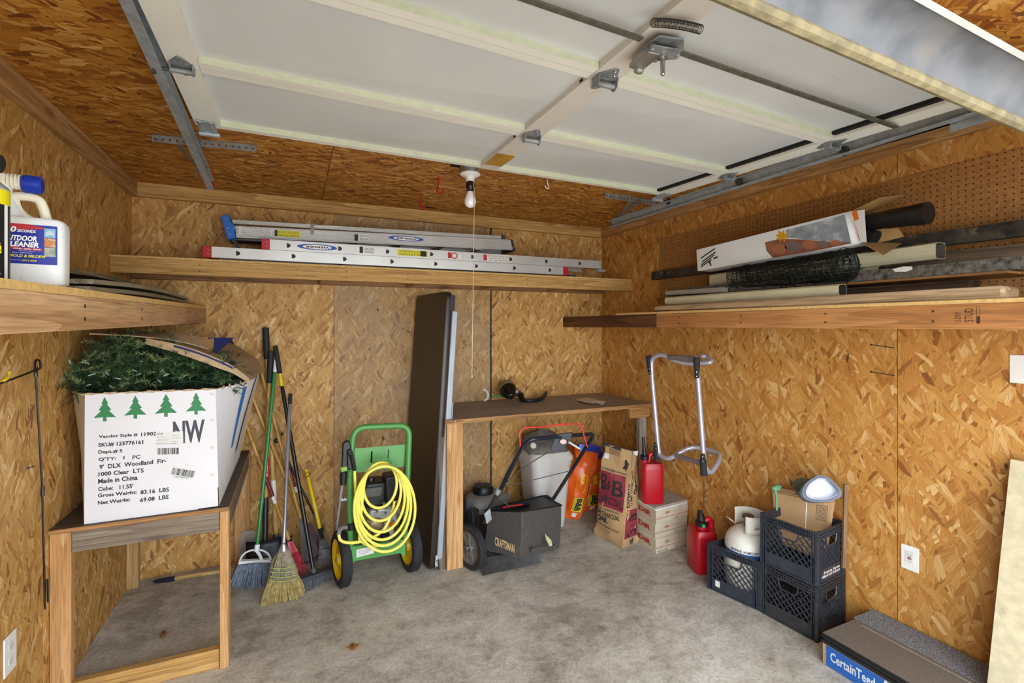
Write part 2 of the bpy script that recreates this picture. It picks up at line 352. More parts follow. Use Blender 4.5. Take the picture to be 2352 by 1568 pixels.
# ---------------------------------------------------------------- sectional garage door on its tracks
def DP(u, y, dz=0.0):   # point under the door at width u and depth y; dz above the frame's underside
    k = (2.34-y)/1.56
    xl, xr = -.367, 2.10+.02*k
    zl, zr = H+.822+.033*k, H+.80-.045*k
    return V((lerp(xl, xr, u), y, lerp(zl, zr, u)+dz))
def door_bar(mb, u0, u1, y0, y1, z0, z1, mi=0):
    q = [DP(u0,y0,z0), DP(u1,y0,z0), DP(u1,y1,z0), DP(u0,y1,z0), DP(u0,y0,z1), DP(u1,y0,z1), DP(u1,y1,z1), DP(u0,y1,z1)]
    mb.hexa(q, mi)
gd = thing('garage_door', 'white sectional overhead garage door raised under the strand board ceiling', 'garage door', DP(.5, 1.5, .03))
YS = [2.345, 1.84, 1.31, .78]
SW = .036
for i in range(3):
    y1, y0 = YS[i], YS[i+1]
    sk = MB(); door_bar(sk, 0.003, .997, y0+.001, y1-.001, .026, .036); sec = sk.build('door_section', door_skin, gd)
    m = MB(); door_bar(m, 1-SW*.9-.009, 1-SW*.9-.0004, y0+.036, y1-.036, .012, .0255); m.build('shade_strip', plain('shade_black', '#0b0b0c', .9), sec)  # black strip standing in for the shadow in the recess beside the stile
    m = MB(); door_bar(m, .0, SW, y0+.002, y1-.002, 0, .026); m.build('stile', white_door, sec)
    m = MB(); door_bar(m, 1-SW*.9, 1, y0+.002, y1-.002, 0, .026); m.build('stile', white_door, sec)
    cu = (.868+.367)/2.467; m = MB(); door_bar(m, cu, cu+.038, y0+.002, y1-.002, 0, .026); m.build('stile', plain('stile_paint', '#d3cdc6', .5, var=.03, dirt='#8a6a4a', dscale=30, damt=.26), sec)
    for (ya, yb) in ((y0+.001, y0+.034), (y1-.034, y1-.001)):
        for ua, ub in ((SW, cu), (cu+.038, 1-SW*.9)):
            m = MB(); door_bar(m, ua+.0005, ub-.0005, ya, yb, .001, .026, 0)
            m.m = [1 if k == 2 else 0 for k in range(len(m.m))]
            m.build('rail', [white_door, grime_bounce_door], sec)
    m = MB(); hx = cu; yy = y0+.06
    m.hexa([DP(hx,yy,.006)-V((.0006,0,0)), DP(hx,yy+.02,.006)-V((.0006,0,0)), DP(hx,yy+.02,.016)-V((.0006,0,0)), DP(hx,yy,.016)-V((.0006,0,0)), DP(hx,yy,.006)-V((.0001,0,0)), DP(hx,yy+.02,.006)-V((.0001,0,0)), DP(hx,yy+.02,.016)-V((.0001,0,0)), DP(hx,yy,.016)-V((.0001,0,0))])
    m.build('slot', plain('slot_dark', '#0c0b0a', .9), sec)
# bottom section, tipped down towards the opening on the curved track
th = math.radians(49); dirv = V((0, -math.cos(th), -math.sin(th))); nrm = V((0, -math.sin(th), math.cos(th)))
def BP(u, s, n): return DP(u, .775, 0)+dirv*s+nrm*n
def bbar(mb, u0, u1, s0, s1, n0, n1): mb.hexa([BP(u0,s0,n0), BP(u1,s0,n0), BP(u1,s1,n0), BP(u0,s1,n0), BP(u0,s0,n1), BP(u1,s0,n1), BP(u1,s1,n1), BP(u0,s1,n1)])
sk = MB(); bbar(sk, 0, 1, 0, .52, .026, .036); sec = sk.build('door_section', white_door, gd)
for ua, ub in ((0, SW), (cu, cu+.038), (1-SW, 1)):
    m = MB(); bbar(m, ua, ub, 0, .52, 0, .026); m.build('stile', white_door, sec)
for sa, sb in ((.001, .035), (.485, .52)):
    m = MB(); bbar(m, .001, .999, sa, sb, -.001, .0255); m.build('rail', white_door, sec)
seal_m = plain('old_seal', '#57575b', .7, var=.25, scale=14, bump=.6, bs=40, dirt='#5f554c', dscale=7, damt=.45)
lip_m = plain('seal_lip', '#75694c', .8, var=.25, scale=40, bump=.8, bs=90, dirt='#8d7850', dscale=30, damt=.4)
rows = []
for k in range(9):
    a = k/8; rows.append([BP(-.02, .523+.012*math.sin(a*PI)*-1+.006, lerp(-.012, .06, a)), BP(1.02, .529-.012*math.sin(a*PI), lerp(-.012, .06, a))])
m = MB(); m.slab(rows, dirv*.006); m.build('bottom_seal', seal_m, sec)
m = MB(); m.tube([BP(-.02, .530, -.016), BP(1.02, .530, -.016)], .011, 8); m.build('seal_lip', lip_m, sec)
m = MB(); bbar(m, -.02, 1.02, .520, .540, .06, .068); m.build('seal_lip', plain('white_edge', '#92918a', .5), sec)
m = MB(); m.tube(cr([BP(.62, .536, .052), BP(.64, .542, .048), BP(.655, .541, .053), BP(.68, .537, .056)], 4), .006, 8); m.build('caulk_blob', plain('caulk', '#a9ae9f', .5), sec)
# hinges
def tri_hinge(c, ex, ey, ez, s=1.0):   # ex across, ey along track, ez down (towards room)
    t = MB(); c = V(c); ex, ey, ez = V(ex)*s, V(ey)*s, V(ez)*s
    t.prism([c+ex*.030-ey*.0, c+ex*.034+ey*.012, c+ex*.010+ey*.062, c-ex*.004+ey*.066, c-ex*.030+ey*.018, c-ex*.03], ez*.003)
    t.prism([c+ex*.030, c+ex*.030-ey*.012, c+ex*.008-ey*.055, c-ex*.004-ey*.058, c-ex*.030-ey*.018, c-ex*.03], ez*.003)
    for sx in (-1, 1): t.prism([c+ex*.029*sx-ey*.02, c+ex*.029*sx+ey*.022, c+ex*.029*sx+ey*.014+ez*.026, c+ex*.029*sx+ez*.034, c+ex*.029*sx-ey*.014+ez*.026], ex*.003*sx)
    t.tube([c-ex*.034+ez*.02, c+ex*.034+ez*.02], .0085*s, 10)
    h = t.build('hinge', galvd, gd, bevel=.001)
    b = MB()
    for q in ((.0, .05), (.0, -.045), (.014, .022), (-.014, .022), (.012, -.025)): b.lathe([(.0055, 0), (.0055, .004), (.003, .006)], c+ex*q[0]+ey*q[1]+ez*.003, ez, 6)
    b.build('bolt', chrome, h)
    return h
def roller(c, ex, L=.075, r=.021):
    m = MB(); c = V(c); ex = V(ex); m.tube([c-ex*L, c], .0055, 8); m.lathe([(r*.6, -.006), (r, -.004), (r, .004), (r*.6, .006)], c, ex, 14)
    m.build('roller', plain('roller_steel', '#5c5a57', .5, .7), gd)
for j, y in enumerate(YS[1:]):
    for k, u in enumerate((.017, cu+.019, .984)):
        c = DP(u, y, -.001); tri_hinge(c, (1,0,0), (0,1,0), (0,0,-1), 1.0 if k != 1 else 1.15)
        if k != 1:
            sg = -1 if k == 0 else 1; roller(c+V((sg*.075, 0, -.022)), (sg,0,0))
for u, sg in ((.017, -1), (.984, 1)):   # end brackets on the far edge
    c = DP(u, 2.345, -.002); m = MB()
    m.slab([[c+V((-.032,-.07,0)), c+V((.032,-.07,0))], [c+V((-.032,.03,-.004)), c+V((.032,.03,-.004))]], (0,0,-.004))
    for q in (-.018, .018): m.bar(c+V((q,-.07,-.006)), c+V((q,.03,-.010)), .008, .006)
    m.tube([c+V((-.036,.035,-.014)), c+V((.04,.035,-.014))], .011, 10); m.build('end_bracket', galv, gd, bevel=.001)
    roller(c+V((sg*.09, .035, -.014)), (sg,0,0), .1)
# lock bar, lock case, spring
m = MB(); a, b = DP(.003, 1.075, -.014), DP(cu+.0, 1.075, -.014); m.bar(a, b, .018, .006); a2, b2 = DP(cu+.03, 1.075, -.014), DP(.985, 1.075, -.014); m.bar(a2, b2, .018, .006)
lb = m.build('lock_bar', plain('steel_bar', '#77786f', .45, .6, .2, 30), gd)
c = DP(cu+.03, 1.075, -.016); m = MB()
m.prism([c+V((-.05,-.045,0)), c+V((.02,-.06,0)), c+V((.06,-.02,0)), c+V((.055,.03,0)), c+V((.0,.055,0)), c+V((-.06,.025,0))], (0,0,-.006))
m.prism([c+V((-.055,-.028,-.018)), c+V((.025,-.04,-.018)), c+V((.055,.0,-.018)), c+V((.0,.035,-.018)), c+V((-.05,.01,-.018))], (0,0,-.005))
for q in ((-.045,-.01), (.04,-.015), (0,.03)): m.lathe([(.008, 0), (.008, .018), (.005, .021)], c+V((q[0], q[1], -.006)), (0,0,-1), 10)
m.build('lock_plate', galvd, gd, bevel=.0015)
m = MB(); m.lathe([(.014, 0), (.014, .01), (.0065, .012), (.0065, .055), (.004, .058)], c+V((0,0,-.022)), (0,0,-1), 12); m.build('lock_spindle', chrome, gd)
k1, k2 = P(1505, 112, Z=H+.775), P(1465, 146, Z=H+.775); kd = (k2-k1); ks = V((kd.y, -kd.x, 0)).normalized()*.022; m = MB(); m.obox((k1+k2)/2, ks, kd*.5, (0,0,.014)); m.obox(k2+kd*.12, ks*.8, kd*.14, (0,0,.007)); m.lathe([(.012,-.012),(.014,0),(.012,.012)], k2+V((.004,0,-.016)), ks, 12)
m.build('lock_case', plain('lock_grey', '#9b9893', .4, .6, .15, 20), gd, bevel=.003, seg=2)
sp = MB(); A0, B0 = P(1499, 52, Z=H+.785), P(1610, 52, Z=H+.785); pts = []
for i in range(34*8+1):
    t = i/(34*8); a = 2*PI*i/8; q = A0.lerp(B0, t)+V((0, 0, -.018*t*t)); pts.append(q+V((0,1,0))*math.cos(a)*.011+V((0,0,1))*math.sin(a)*.011)
sp.tube(pts, .0012, 4); sp.build('spring', plain('spring_steel', '#4b4c48', .4, .8), gd)
m = MB(); q = lambda u, v: DP(cu+u*.038, lerp(2.10, 2.27, v), -.0015); m.rect(q, 0, 0, 1, 1); m.build('sticker', plain('mustard_sticker', '#b3861c', .5, var=.15, dirt='#8c8a2a', dscale=30, damt=.4), gd)
# tracks
def track(name, pts, sgn, label):
    t = thing(name, label, 'door track', pts[len(pts)//2])
    m = MB(); prof = [(.030, .026), (.0, .026), (-.008, .0), (.0, -.026), (.030, -.026), (.030, -.022), (.004, -.022), (-.004, .0), (.004, .022), (.030, .022)]
    rows = []
    for i, p in enumerate(pts):
        d = (pts[min(i+1,len(pts)-1)]-pts[max(i-1,0)]).normalized(); ex = V((-sgn,0,0)); up = ex.cross(d).normalized(); up = up if up.z > 0 or abs(up.z) < .5 and up.y < 0 else -up
        rows.append([V(p)+ex*a+up*b for a, b in prof])
    m.grid(rows, closed_u=True); m.add(rows[0], [tuple(range(len(prof)))]); m.add(rows[-1], [tuple(range(len(prof)))])
    m.build('rail', galv, t, ang=20); return t
def angle_iron(t, a, b, drop):
    a, b = V(a), V(b); d = (b-a).normalized(); n = max(2, int((b-a).length/.028)); m = MB()
    m.bar(a, b, .03, .003)
    sd = V((-d.y, d.x, 0)); 
    if sd.y > 0: sd = -sd
    m.bar(a+sd*.015+V((0,0,-.016)), b+sd*.015+V((0,0,-.016)), .003, .034)
    hh = m.build('hanger', galvd, t); h = MB()
    for i in range(n):
        p = a.lerp(b, (i+.5)/n)+sd*.0168+V((0,0,-.018)); h.lathe([(.0052, 0), (.0052, .0006)], p, sd, 8)
    h.build('hole', plain('hole_brown', '#6e3d16', .9), hh)
lt = track('door_track', [V((-.405, y, H+.775-.09*(y-2.36))) for y in (.35, 2.0, 2.92)], -1, 'galvanised overhead track beside the hinge stile nearest the jug shelf')
a, b = P(352, 312, Z=ZC-.003), P(590, 336, Z=ZC-.003); angle_iron(lt, a, b, .1)
ym = a.lerp(b, .42)
for q0, q1 in ((P(452, 330, Z=ZC-.01), V((-.412, 2.74, H+.74))), (P(398, 322, Z=ZC-.01), V((-.412, 2.70, H+.745))), (P(452, 330, Z=ZC-.01), P(452, 408, Y=2.78))):
    m = MB(); m.bar(q0, q1, .026, .003, up=(1,0,0)); m.build('hanger_strap', galvd, lt)
pts = [V((2.155, y, H+.755+.0)) for y in (2.985, 1.6, .80)]
for k in range(1, 7):
    a = k/7*math.radians(62); pts.append(V((2.155, .80-.33*math.sin(a), H+.755-.33*(1-math.cos(a)))))
rt = track('door_track', pts, 1, 'galvanised overhead track curving down beside the pegboard wall')
a, b = P(1387, 444, Z=ZC-.003), P(1502, 462, Z=ZC-.003); angle_iron(rt, a, b, .1)
m = MB(); q0 = P(1453, 452, Z=ZC-.01); m.bar(q0, V((2.165, 2.93, H+.76)), .026, .003, up=(1,0,0)); m.build('hanger_strap', galvd, rt)
m = MB(); m.bar(P(1480, 458, Z=ZC-.01), V((2.165, 2.95, H+.80)), .022, .003, up=(1,0,0)); m.build('hanger_strap', galvd, rt)
m = MB(); m.prism([V((2.166, .95, H+.70)), V((2.166, .60, H+.70)), V((2.166, .5, H+.60)), V((2.166, .5, H+.74)), V((2.166, .95, H+.74))], (.003,0,0)); m.build('flag_bracket', galv, rt)

# ---------------------------------------------------------------- shelves
def nails(parent, pts, n, r=.004):
    m = MB()
    for p in pts: m.lathe([(r, 0), (r, .0012)], p, n, 6)
    return m.build('nail', screw, parent)
YF = 3.315; zs0, zs1 = H+.292, H+.378
sh = thing('wall_shelf', 'long pine shelf along the back wall carrying the ladders', 'shelf', (.8, 3.5, zs0))
fr = MB().box((XL+.001, YF, zs0), (XR-.001, YF+.038, zs1)).build('front_rail', pineX, sh, bevel=.002)
nails(fr, [V((x, YF-.0005, z)) for x in (-.5, .02, .31, .71, 1.14, 1.62, 2.05) for z in (zs0+.025, zs0+.062)], (0,-1,0))
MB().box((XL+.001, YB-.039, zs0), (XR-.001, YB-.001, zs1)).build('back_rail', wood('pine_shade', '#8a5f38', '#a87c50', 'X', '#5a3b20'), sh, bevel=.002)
for x in (-.45, .16, .77, 1.38, 1.98):
    MB().box((x, YF+.039, zs0+.001), (x+.038, YB-.040, zs1)).build('joist', pineY, sh, bevel=.002)
MB().box((XL+.001, YF, zs1+.0005), (XR-.001, YB-.001, zs1+.0125)).build('shelf_board', osb_shelf, sh)
ZSB = zs1+.0125
# left shelf, slightly out of level
XE = -.526
def LS(x, y, dz): return V((x, y, lerp(H-.017, H+.017, (y-1.28)/2.4)+dz))
ls = thing('wall_shelf', 'deep pine shelf on the left wall under the white jug', 'shelf', LS(-.7, 2.4, 0))
def lsb(x0, x1, y0, y1, z0, z1): return MB().hexa([LS(x0,y0,z0), LS(x1,y0,z0), LS(x1,y1,z0), LS(x0,y1,z0), LS(x0,y0,z1), LS(x1,y0,z1), LS(x1,y1,z1), LS(x0,y1,z1)])
fr = lsb(XE-.038, XE, .7, YB-.001, 0, .091).build('front_rail', wood('pine_left', '#bb8f62', '#cda67a', 'Y', '#9a6e45', gs=.7), ls, bevel=.002)
nails(fr, [LS(XE+.0005, y, z) for y in (1.7, 2.25) for z in (.03, .065)], (1,0,0), .006)
lsb(XL+.001, XL+.038, .7, YB-.001, 0, .091).build('back_rail', pineY, ls)
for y in (1.0, 1.6, 2.2, 2.8, 3.4): lsb(XL+.039, XE-.039, y, y+.038, .001, .091).build('joist', pineX, ls)
lsb(XL+.001, XE, .7, YB-.001, .0915, .1115).build('shelf_board', osb_shelf, ls)
def LT(x, y): return LS(x, y, .112).z
# right shelf
XS = 2.166; zr0, zr1 = H-.012, H+.078
rs = thing('wall_shelf', 'pine shelf on the pegboard wall loaded with gutters and boards', 'shelf', (2.4, 2.2, zr0))
MB().box((XS, 2.51, zr0), (XS+.038, YB-.001, zr1)).build('front_rail', wood('dark_pine', '#5d3718', '#7b4c24', 'Y', '#331d0c'), rs, bevel=.003)
fr = MB().box((XS, .3, zr0), (XS+.038, 2.509, zr1)).build('front_rail', wood('pine_right', '#b0753f', '#c08a54', 'Y', '#8f5c2e', gs=.7), rs, bevel=.002)
nails(fr, [V((XS-.0005, y, z)) for y in (1.0, 1.4, 1.85, 2.3) for z in (zr0+.028, zr0+.066)], (-1,0,0), .0045)
q = quad(V((XS-.0008, .86, zr0+.02)), V((XS-.0008, .86, zr0+.08)), V((XS-.0008, .955, zr0+.08)), V((XS-.0008, .955, zr0+.02)))
m = MB(); m.text('STUD', q, .1, .25, .9, .5); m.text('S-DRY', q, .1, .6, .7, .8); m.text('[', q, 0, .05, 1, .15); m.build('stamp', plain('stamp_ink', '#3d2415', .8), fr)
wbox(MB(), .001, .039, .3, YB-.001, zr0, zr1).build('back_rail', pineY, rs)
for y in (.6, 1.2, 1.8, 2.4, 3.0): MB().box((XS+.039, y, zr0+.001), (XR-.040, y+.038, zr1)).build('joist', pineX, rs)
wbox(MB(), .001, 0, .3, 2.95, zr1+.0005, zr1+.014, x0=XS).build('shelf_board', osb_shelf, rs)
ZRB = zr1+.014
# ---------------------------------------------------------------- left table
ty = 2.60; tl, tr = XL+.002, -.275; tz = .745
tb = thing('work_table', 'rough timber table holding the white tree carton by the left wall', 'table', ((tl+tr)/2, 3.1, 0))
mt = MB(); mt.box((tl, ty-.012, tz-.018), (tr, YB-.002, tz)); mt.m = [1, 0, 1, 1, 1, 1]; mt.build('table_top', [plytop, plyX], tb)
MB().box((tl+.072, ty, tz-.108), (tr-.04, ty+.036, tz-.0185)).build('apron', graywoodX, tb, bevel=.002)
MB().box((tr-.037, ty+.04, tz-.108), (tr-.001, YB-.003, tz-.0185)).build('apron', graywoodY, tb, bevel=.002)
MB().box((tl, ty, .0), (tl+.07, ty+.036, tz-.0185)).build('leg', pineZ, tb, bevel=.002)
MB().box((tl+.001, ty+.038, .0), (tl+.036, ty+.118, tz-.0185)).build('leg', wood('pine_pale_z', '#b8925d', '#cfab78', 'Z', '#96703c'), tb, bevel=.002)
MB().box((tr-.038, ty-.008, .0), (tr-.002, ty+.075, tz-.0185)).build('leg', pineZ, tb, bevel=.002)
MB().box((tl, YB-.12, .0), (tl+.06, YB-.082, tz-.0185)).build('leg', wood('pine_pale_z', ''), tb, bevel=.002)
MB().box((tr-.085, YB-.04, .0), (tr+.005, YB-.002, tz-.0185)).build('leg', pineZ, tb, bevel=.002)
MB().box((tl+.071, ty+.004, .0), (tr-.04, ty+.04, .09)).build('lower_rail', pineX, tb, bevel=.002)
# ---------------------------------------------------------------- right bench
by = 3.03; bl = .89; bz = H-.612
bn = thing('workbench', 'tall plywood workbench in the far right corner above the mower', 'workbench', (1.7, 3.4, 0))
mt = MB()
for k in range(3):
    mt.box((bl, by+.001*(k%2), bz-.026+k*.0087), (2.577, YB-.002, bz-.026+(k+1)*.0087-.0004))
mt.m = [1]*12+[1, 0, 1, 1, 1, 1]; mt.build('bench_top', [wood('bench_top_wood', '#9c8c7e', '#b5a697', 'X', '#6e6056', knots=False), plyX], bn)
lx0 = P(1027, 1100, Y=by).x; lx1 = P(1064, 1100, Y=by).x
lg = MB().box((lx0, by+.002, 0), (lx1, by+.04, bz-.0265)).build('leg', pineZ, bn, bevel=.002)
MB().box((lx0-.046, by+.03, 0), (lx0-.001, by+.12, bz-.11)).build('leg', graywoodZ, bn, bevel=.002)
MB().box((lx0-.001, by+.042, bz-.11), (lx0+.037, YB-.003, bz-.0265)).build('apron', pineY, bn)
p = P(1452, 940, Y=by); MB().box((p.x, by+.03, bz-.11), (2.576, by+.068, bz-.0265)).build('cleat', wood('pine_cleat', '#a97a44', '#c4965c', 'X', '#7c5228'), bn, bevel=.002)
MB().box((2.576-.07, by+.07, 0), (2.576, by+.108, bz-.0265)).build('leg', wood('pale_post', '#9a9182', '#b7ae9e', 'Z', '#7b7264'), bn, bevel=.002)
m = MB()
for x in (.96, 1.62, 1.66, 2.08): m.bar(V((x, by-.001, bz-.018)), V((x, by-.001, bz-.008)), .002, .001, up=(0,1,0))
m.build('staple', chrome, bn)
# ---------------------------------------------------------------- ceiling lamp and hooks
lc = P(1080, 400, t=2.69); lampo = thing('ceiling_light', 'porcelain pull-chain lamp holder with a bare bulb hanging from the ceiling', 'ceiling light', V((lc.x, lc.y, ZC)))
white_por = plain('porcelain', '#e9e8e6', .3, var=.02); 
m = MB(); m.lathe([(.045, 0), (.045, .04), (.044, .042)], V((lc.x, lc.y, ZC-.0005)), (0,0,-1), 16); m.build('junction_box', galvd, lampo)
m = MB(); m.box((lc.x-.10, lc.y-.02, ZC-.004), (lc.x-.045, lc.y+.06, ZC-.0005)); m.build('cutout', plain('hole_black', '#0d0c0b', .9), lampo)
m = MB(); m.lathe([(.03, 0), (.055, .004), (.057, .010), (.052, .016), (.028, .024), (.024, .034), (.024, .05)], V((lc.x, lc.y, ZC-.043)), (0,0,-1), 28); m.build('lamp_holder', white_por, lampo)
m = MB(); m.lathe([(.020, 0), (.024, .006), (.024, .03), (.019, .04), (.019, .055)], V((lc.x, lc.y, ZC-.093)), (0,0,-1), 16); m.build('socket', plain('bakelite', '#241a15', .3), lampo)
m = MB(); m.lathe([(.016, 0), (.019, .01), (.029, .035), (.033, .052), (.031, .068), (.024, .080), (.012, .087), (.001, .089)], V((lc.x, lc.y, ZC-.148)), (0,0,-1), 22); m.build('bulb', plain('bulb_glass', '#f3f0fa', .25, var=.01), lampo)
a = V((lc.x+.012, lc.y-.02, ZC-.10)); b = P(1084, 862, t=2.69)
m = MB(); m.tube([a, V((a.x, a.y-.015, ZC-.16)), b], .0022, 5); m.lathe([(.002, 0), (.005, .006), (.004, .014)], b, (0,0,-1), 8); m.build('pull_string', plain('string', '#cdbb95', .8), lampo)
redm = plain('red_vinyl', '#b8131c', .4, var=.1)
def hook(x0, y0, x1, y1, mat, label, s=1.0, sw=1):
    p = P(x0, y0, Z=ZC); t = (p.y)/ray(x0, y0).y; L = (y1-y0)/FP*t
    pts = [p+V((0,0,.0)), p+V((-.004*sw,0,-L*.45)), p+V((-.012*sw,0,-L*.8)), p+V((-.002*sw,-.01,-L)), p+V((.016*sw,-.012,-L*.92)), p+V((.022*sw,-.012,-L*.72))]
    return tag(MB().tube(cr(pts, 4), .0045*s, 7).build('utility_hook', mat), label, 'hook', 'vinyl hooks screwed into the ceiling')
hook(486, 392, 484, 434, redm, 'red vinyl hook in the ceiling just past the end of the left track', sw=-1)
hook(462, 347, 461, 372, redm, 'red vinyl hook behind the left hanger bracket', s=.9)
hook(968, 443, 963, 480, redm, 'red vinyl hook beside the black knot hole above the ladders')
hook(1008, 406, 1000, 446, redm, 'red vinyl hook nearer the light bulb than its neighbour', sw=1)
hook(1257, 413, 1258, 434, white_por, 'small white hook on the ceiling seam right of the bulb', s=.7, sw=-1)
p = P(986, 477, Z=ZC-.0006); tag(MB().prism([p+V(q) for q in ((-.06,-.01,0), (-.02,-.022,0), (.05,-.018,0), (.07,0,0), (.03,.014,0), (-.03,.012,0))], (0,0,.0005)).build('ceiling_hole', plain('hole_black', ''), kind='structure'), 'black torn hole in the ceiling boards near the back plate', 'hole')
# ---------------------------------------------------------------- extension ladder
X0L = P(470, 570, Y=3.34).x; zl = ZSB+.014
el = thing('extension_ladder', 'aluminium extension ladder with red end caps lying along the back shelf', 'ladder', (.9, 3.5, zl))
redc = plain('red_cap', '#b3141f', .45, var=.1); red_in = plain('hole_dark', '#1a1a1a', .6)
def dhole(mb, x, z, y, h=.019, mi=0, n=8):   # D-shaped rung socket
    pts = [V((x-h*.72, y, z+h*.8))]+[V((x-h*.72+h*1.5*math.cos(a), y, z+h*.95*math.sin(a))) for a in [PI/2-PI*k/n for k in range(n+1)]]+[V((x-h*.72, y, z-h*.8))]
    return pts
def rail_set(zb, hh, x0, x1, yf, yb, first, cap_ends, nrung):
    for y, sg in ((yf, 1), (yb, -1)):
        m = MB(); prof = [(0, 0), (.024*sg, 0), (.024*sg, .004), (.003*sg, .007), (.003*sg, hh-.007), (.024*sg, hh-.004), (.024*sg, hh), (0, hh)]
        m.grid([[V((x, y+a, zb+b)) for a, b in prof] for x in (x0, x1)], closed_u=True)
        for x in (x0, x1): m.add([V((x, y+a, zb+b)) for a, b in prof], [tuple(range(8))])
        m.build('side_rail', alu, el, ang=20)
    for k in range(nrung):
        x = first+.305*k
        m = MB(); pts = [q+V((0, .004, 0)) for q in dhole(None, x, zb+hh/2, yf, hh*.26)]; m.prism(pts, (0, yb-yf-.008, 0)); r = m.build('rung', alu, el)
        m = MB(); o = dhole(None, x, zb+hh/2, yf-.002, hh*.34); i_ = dhole(None, x, zb+hh/2, yf-.002, hh*.24)
        L = len(o); m.add([q for q in o]+[q for q in i_]+[q+V((0,.0025,0)) for q in o], [(a, (a+1)%L, L+(a+1)%L, L+a) for a in range(L)]+[(a, 2*L+a, 2*L+(a+1)%L, (a+1)%L) for a in range(L)])
        m.build('rung_socket', alu, r)
        m = MB(); m.add([q+V((0,.0008,0)) for q in i_], [tuple(range(L))]); m.build('rung_hole', red_in, r)
    for xe, sg, ry in cap_ends:
        for y in (yf, yb-.024):
            m = MB(); a, b = sorted((xe-.012*sg, xe+.035*sg)); m.box((a, y-.003, zb-.002), (b, y+.027, zb+hh+.002)); c = m.build('end_cap', redc, el, bevel=.003)
            if y == yf:
                m = MB(); [m.lathe([(.005, 0), (.004, .002)], V(((a+b)/2+.006*sg, y-.003, zb+hh*f)), (0,-1,0), 8) for f in (.3, .7)]; m.build('rivet', chrome, c)
def ladder_text(): pass
zA, hA = zl, .064
x1A = P(1302, 615, Y=3.34).x; x0B = P(605, 556, Y=3.34).x; x1B = P(1383, 605, Y=3.34).x
rail_set(zA, hA, X0L, x1A, 3.340, 3.660, P(547, 575, Y=3.34).x, [(X0L, 1, 1), (x1A, -1, 1)], 8)
zB, hB = zl+.0665, .064
rail_set(zB, hB, x0B, x1B, 3.345, 3.655, P(663, 560, Y=3.34).x, [(x0B, 1, 1)], 8)
ink_blue = plain('logo_blue', '#1d4fb0', .4, var=.02); ink_w = plain('logo_white', '#f2f2ee', .45, var=.02); ink_k = plain('ink_black', '#1c1c1f', .6, var=.02); ink_y = plain('label_yellow', '#d9d018', .45, var=.03); ink_r = plain('ink_red', '#b2202a', .5, var=.02); ink_o = plain('label_orange', '#e06a14', .45, var=.03); lblw = plain('label_paper', '#dcdcd8', .55, var=.03)
def oval(pl, cx, cy, rx, ry, n=28): return [(cx+rx*math.cos(2*PI*k/n), cy+ry*math.sin(2*PI*k/n)) for k in range(n)]
def logo(parent, xc, y, zc, w_, h_):
    pl = lambda d: (lambda u, v: V((xc-(u-.5)*w_, y-d, zc-(v-.5)*h_)))   # the ladders lie upside down, so does their lettering
    g = MB(); g.poly(pl(.0006), oval(0, .5, .5, .5, .5)); g.build('logo_oval', ink_blue, parent)
    g = MB(); g.poly(pl(.0010), oval(0, .5, .5, .36, .36)); g.build('logo_field', ink_w, parent)
    g = MB(); g.text('WERNER', pl(.0014), .2, .32, .8, .68, bold=.03); g.build('lettering', ink_k, parent)
logo(el, P(729, 564, Y=3.34).x, 3.345, zB+hB/2+.001, .24, .038)
def sticker(parent, x0, x1, y, z0, z1, m_, name='warning_label', lines=(), ink=None, invert=True):
    g = MB(); pl = lambda d: (lambda u, v: V((lerp(x0, x1, u), y-d, lerp(z0, z1, v))))
    g.rect(pl(.0006), 0, 0, 1, 1); s_ = g.build(name, m_, parent)
    if lines:
        g = MB()
        for k, l in enumerate(lines):
            n_ = len(lines); v0 = (k+.15)/n_; v1 = (k+.8)/n_
            pp = (lambda u, v: pl(.0011)(1-u, 1-v)) if invert else pl(.0011)
            g.text(l, pp, .06, 1-v1 if not invert else 1-v1, .94, 1-v0 if not invert else 1-v0)
        g.build('lettering', ink or ink_k, s_)
    return s_
def xx(px, yy=3.34): return P(px, 580, Y=yy).x
sticker(el, xx(914), xx(982), 3.345, zB+.012, zB+hB-.012, ink_y, lines=('CAUTION', 'SET AT 75 DEGREES'))
sticker(el, xx(966), xx(980), 3.3445, zB+.013, zB+hB-.013, ink_k)
sticker(el, xx(826), xx(834), 3.345, zB+.012, zB+hB-.010, ink_k); sticker(el, xx(836), xx(860), 3.345, zB+.012, zB+hB-.012, lblw, lines=('DANGER', 'KEEP CLEAR'))
sticker(el, xx(1029), xx(1037), 3.345, zB+.012, zB+hB-.010, ink_r); g = MB(); g.poly(lambda u, v: V((xx(1044)+(u-.5)*.05, 3.3443, zB+hB/2+(v-.5)*.045)), oval(0, .5, .5, .5, .5)); g.build('warning_mark', ink_r, el)
g = MB(); g.poly(lambda u, v: V((xx(1044)+(u-.5)*.034, 3.3438, zB+hB/2+(v-.5)*.031)), oval(0, .5, .5, .5, .5)); g.build('warning_mark', lblw, el)
sticker(el, xx(1052), xx(1061), 3.345, zB+.014, zB+hB-.014, lblw); sticker(el, xx(1111), xx(1119), 3.345, zB+.012, zB+hB-.010, ink_r); sticker(el, xx(1120), xx(1172), 3.345, zB+.009, zB+hB-.009, lblw, lines=('LADDER SET UP', 'LOCKS ON RUNGS', 'PROPER ANGLE'))
m = MB(); m.lathe([(.006,0),(.006,.002)], V((x1B-.02, 3.344, zB+hB*.6)), (0,-1,0), 10); m.lathe([(.009,0),(.012,.012),(.009,.024)], V((x1B-.02, 3.36, zB+hB*.5)), (0,-1,0), 12); m.box((x1B-.04, 3.335, zB-.026), (x1B+.03, 3.37, zB-.006)); m.build('pulley_bracket', galv, el, bevel=.002)
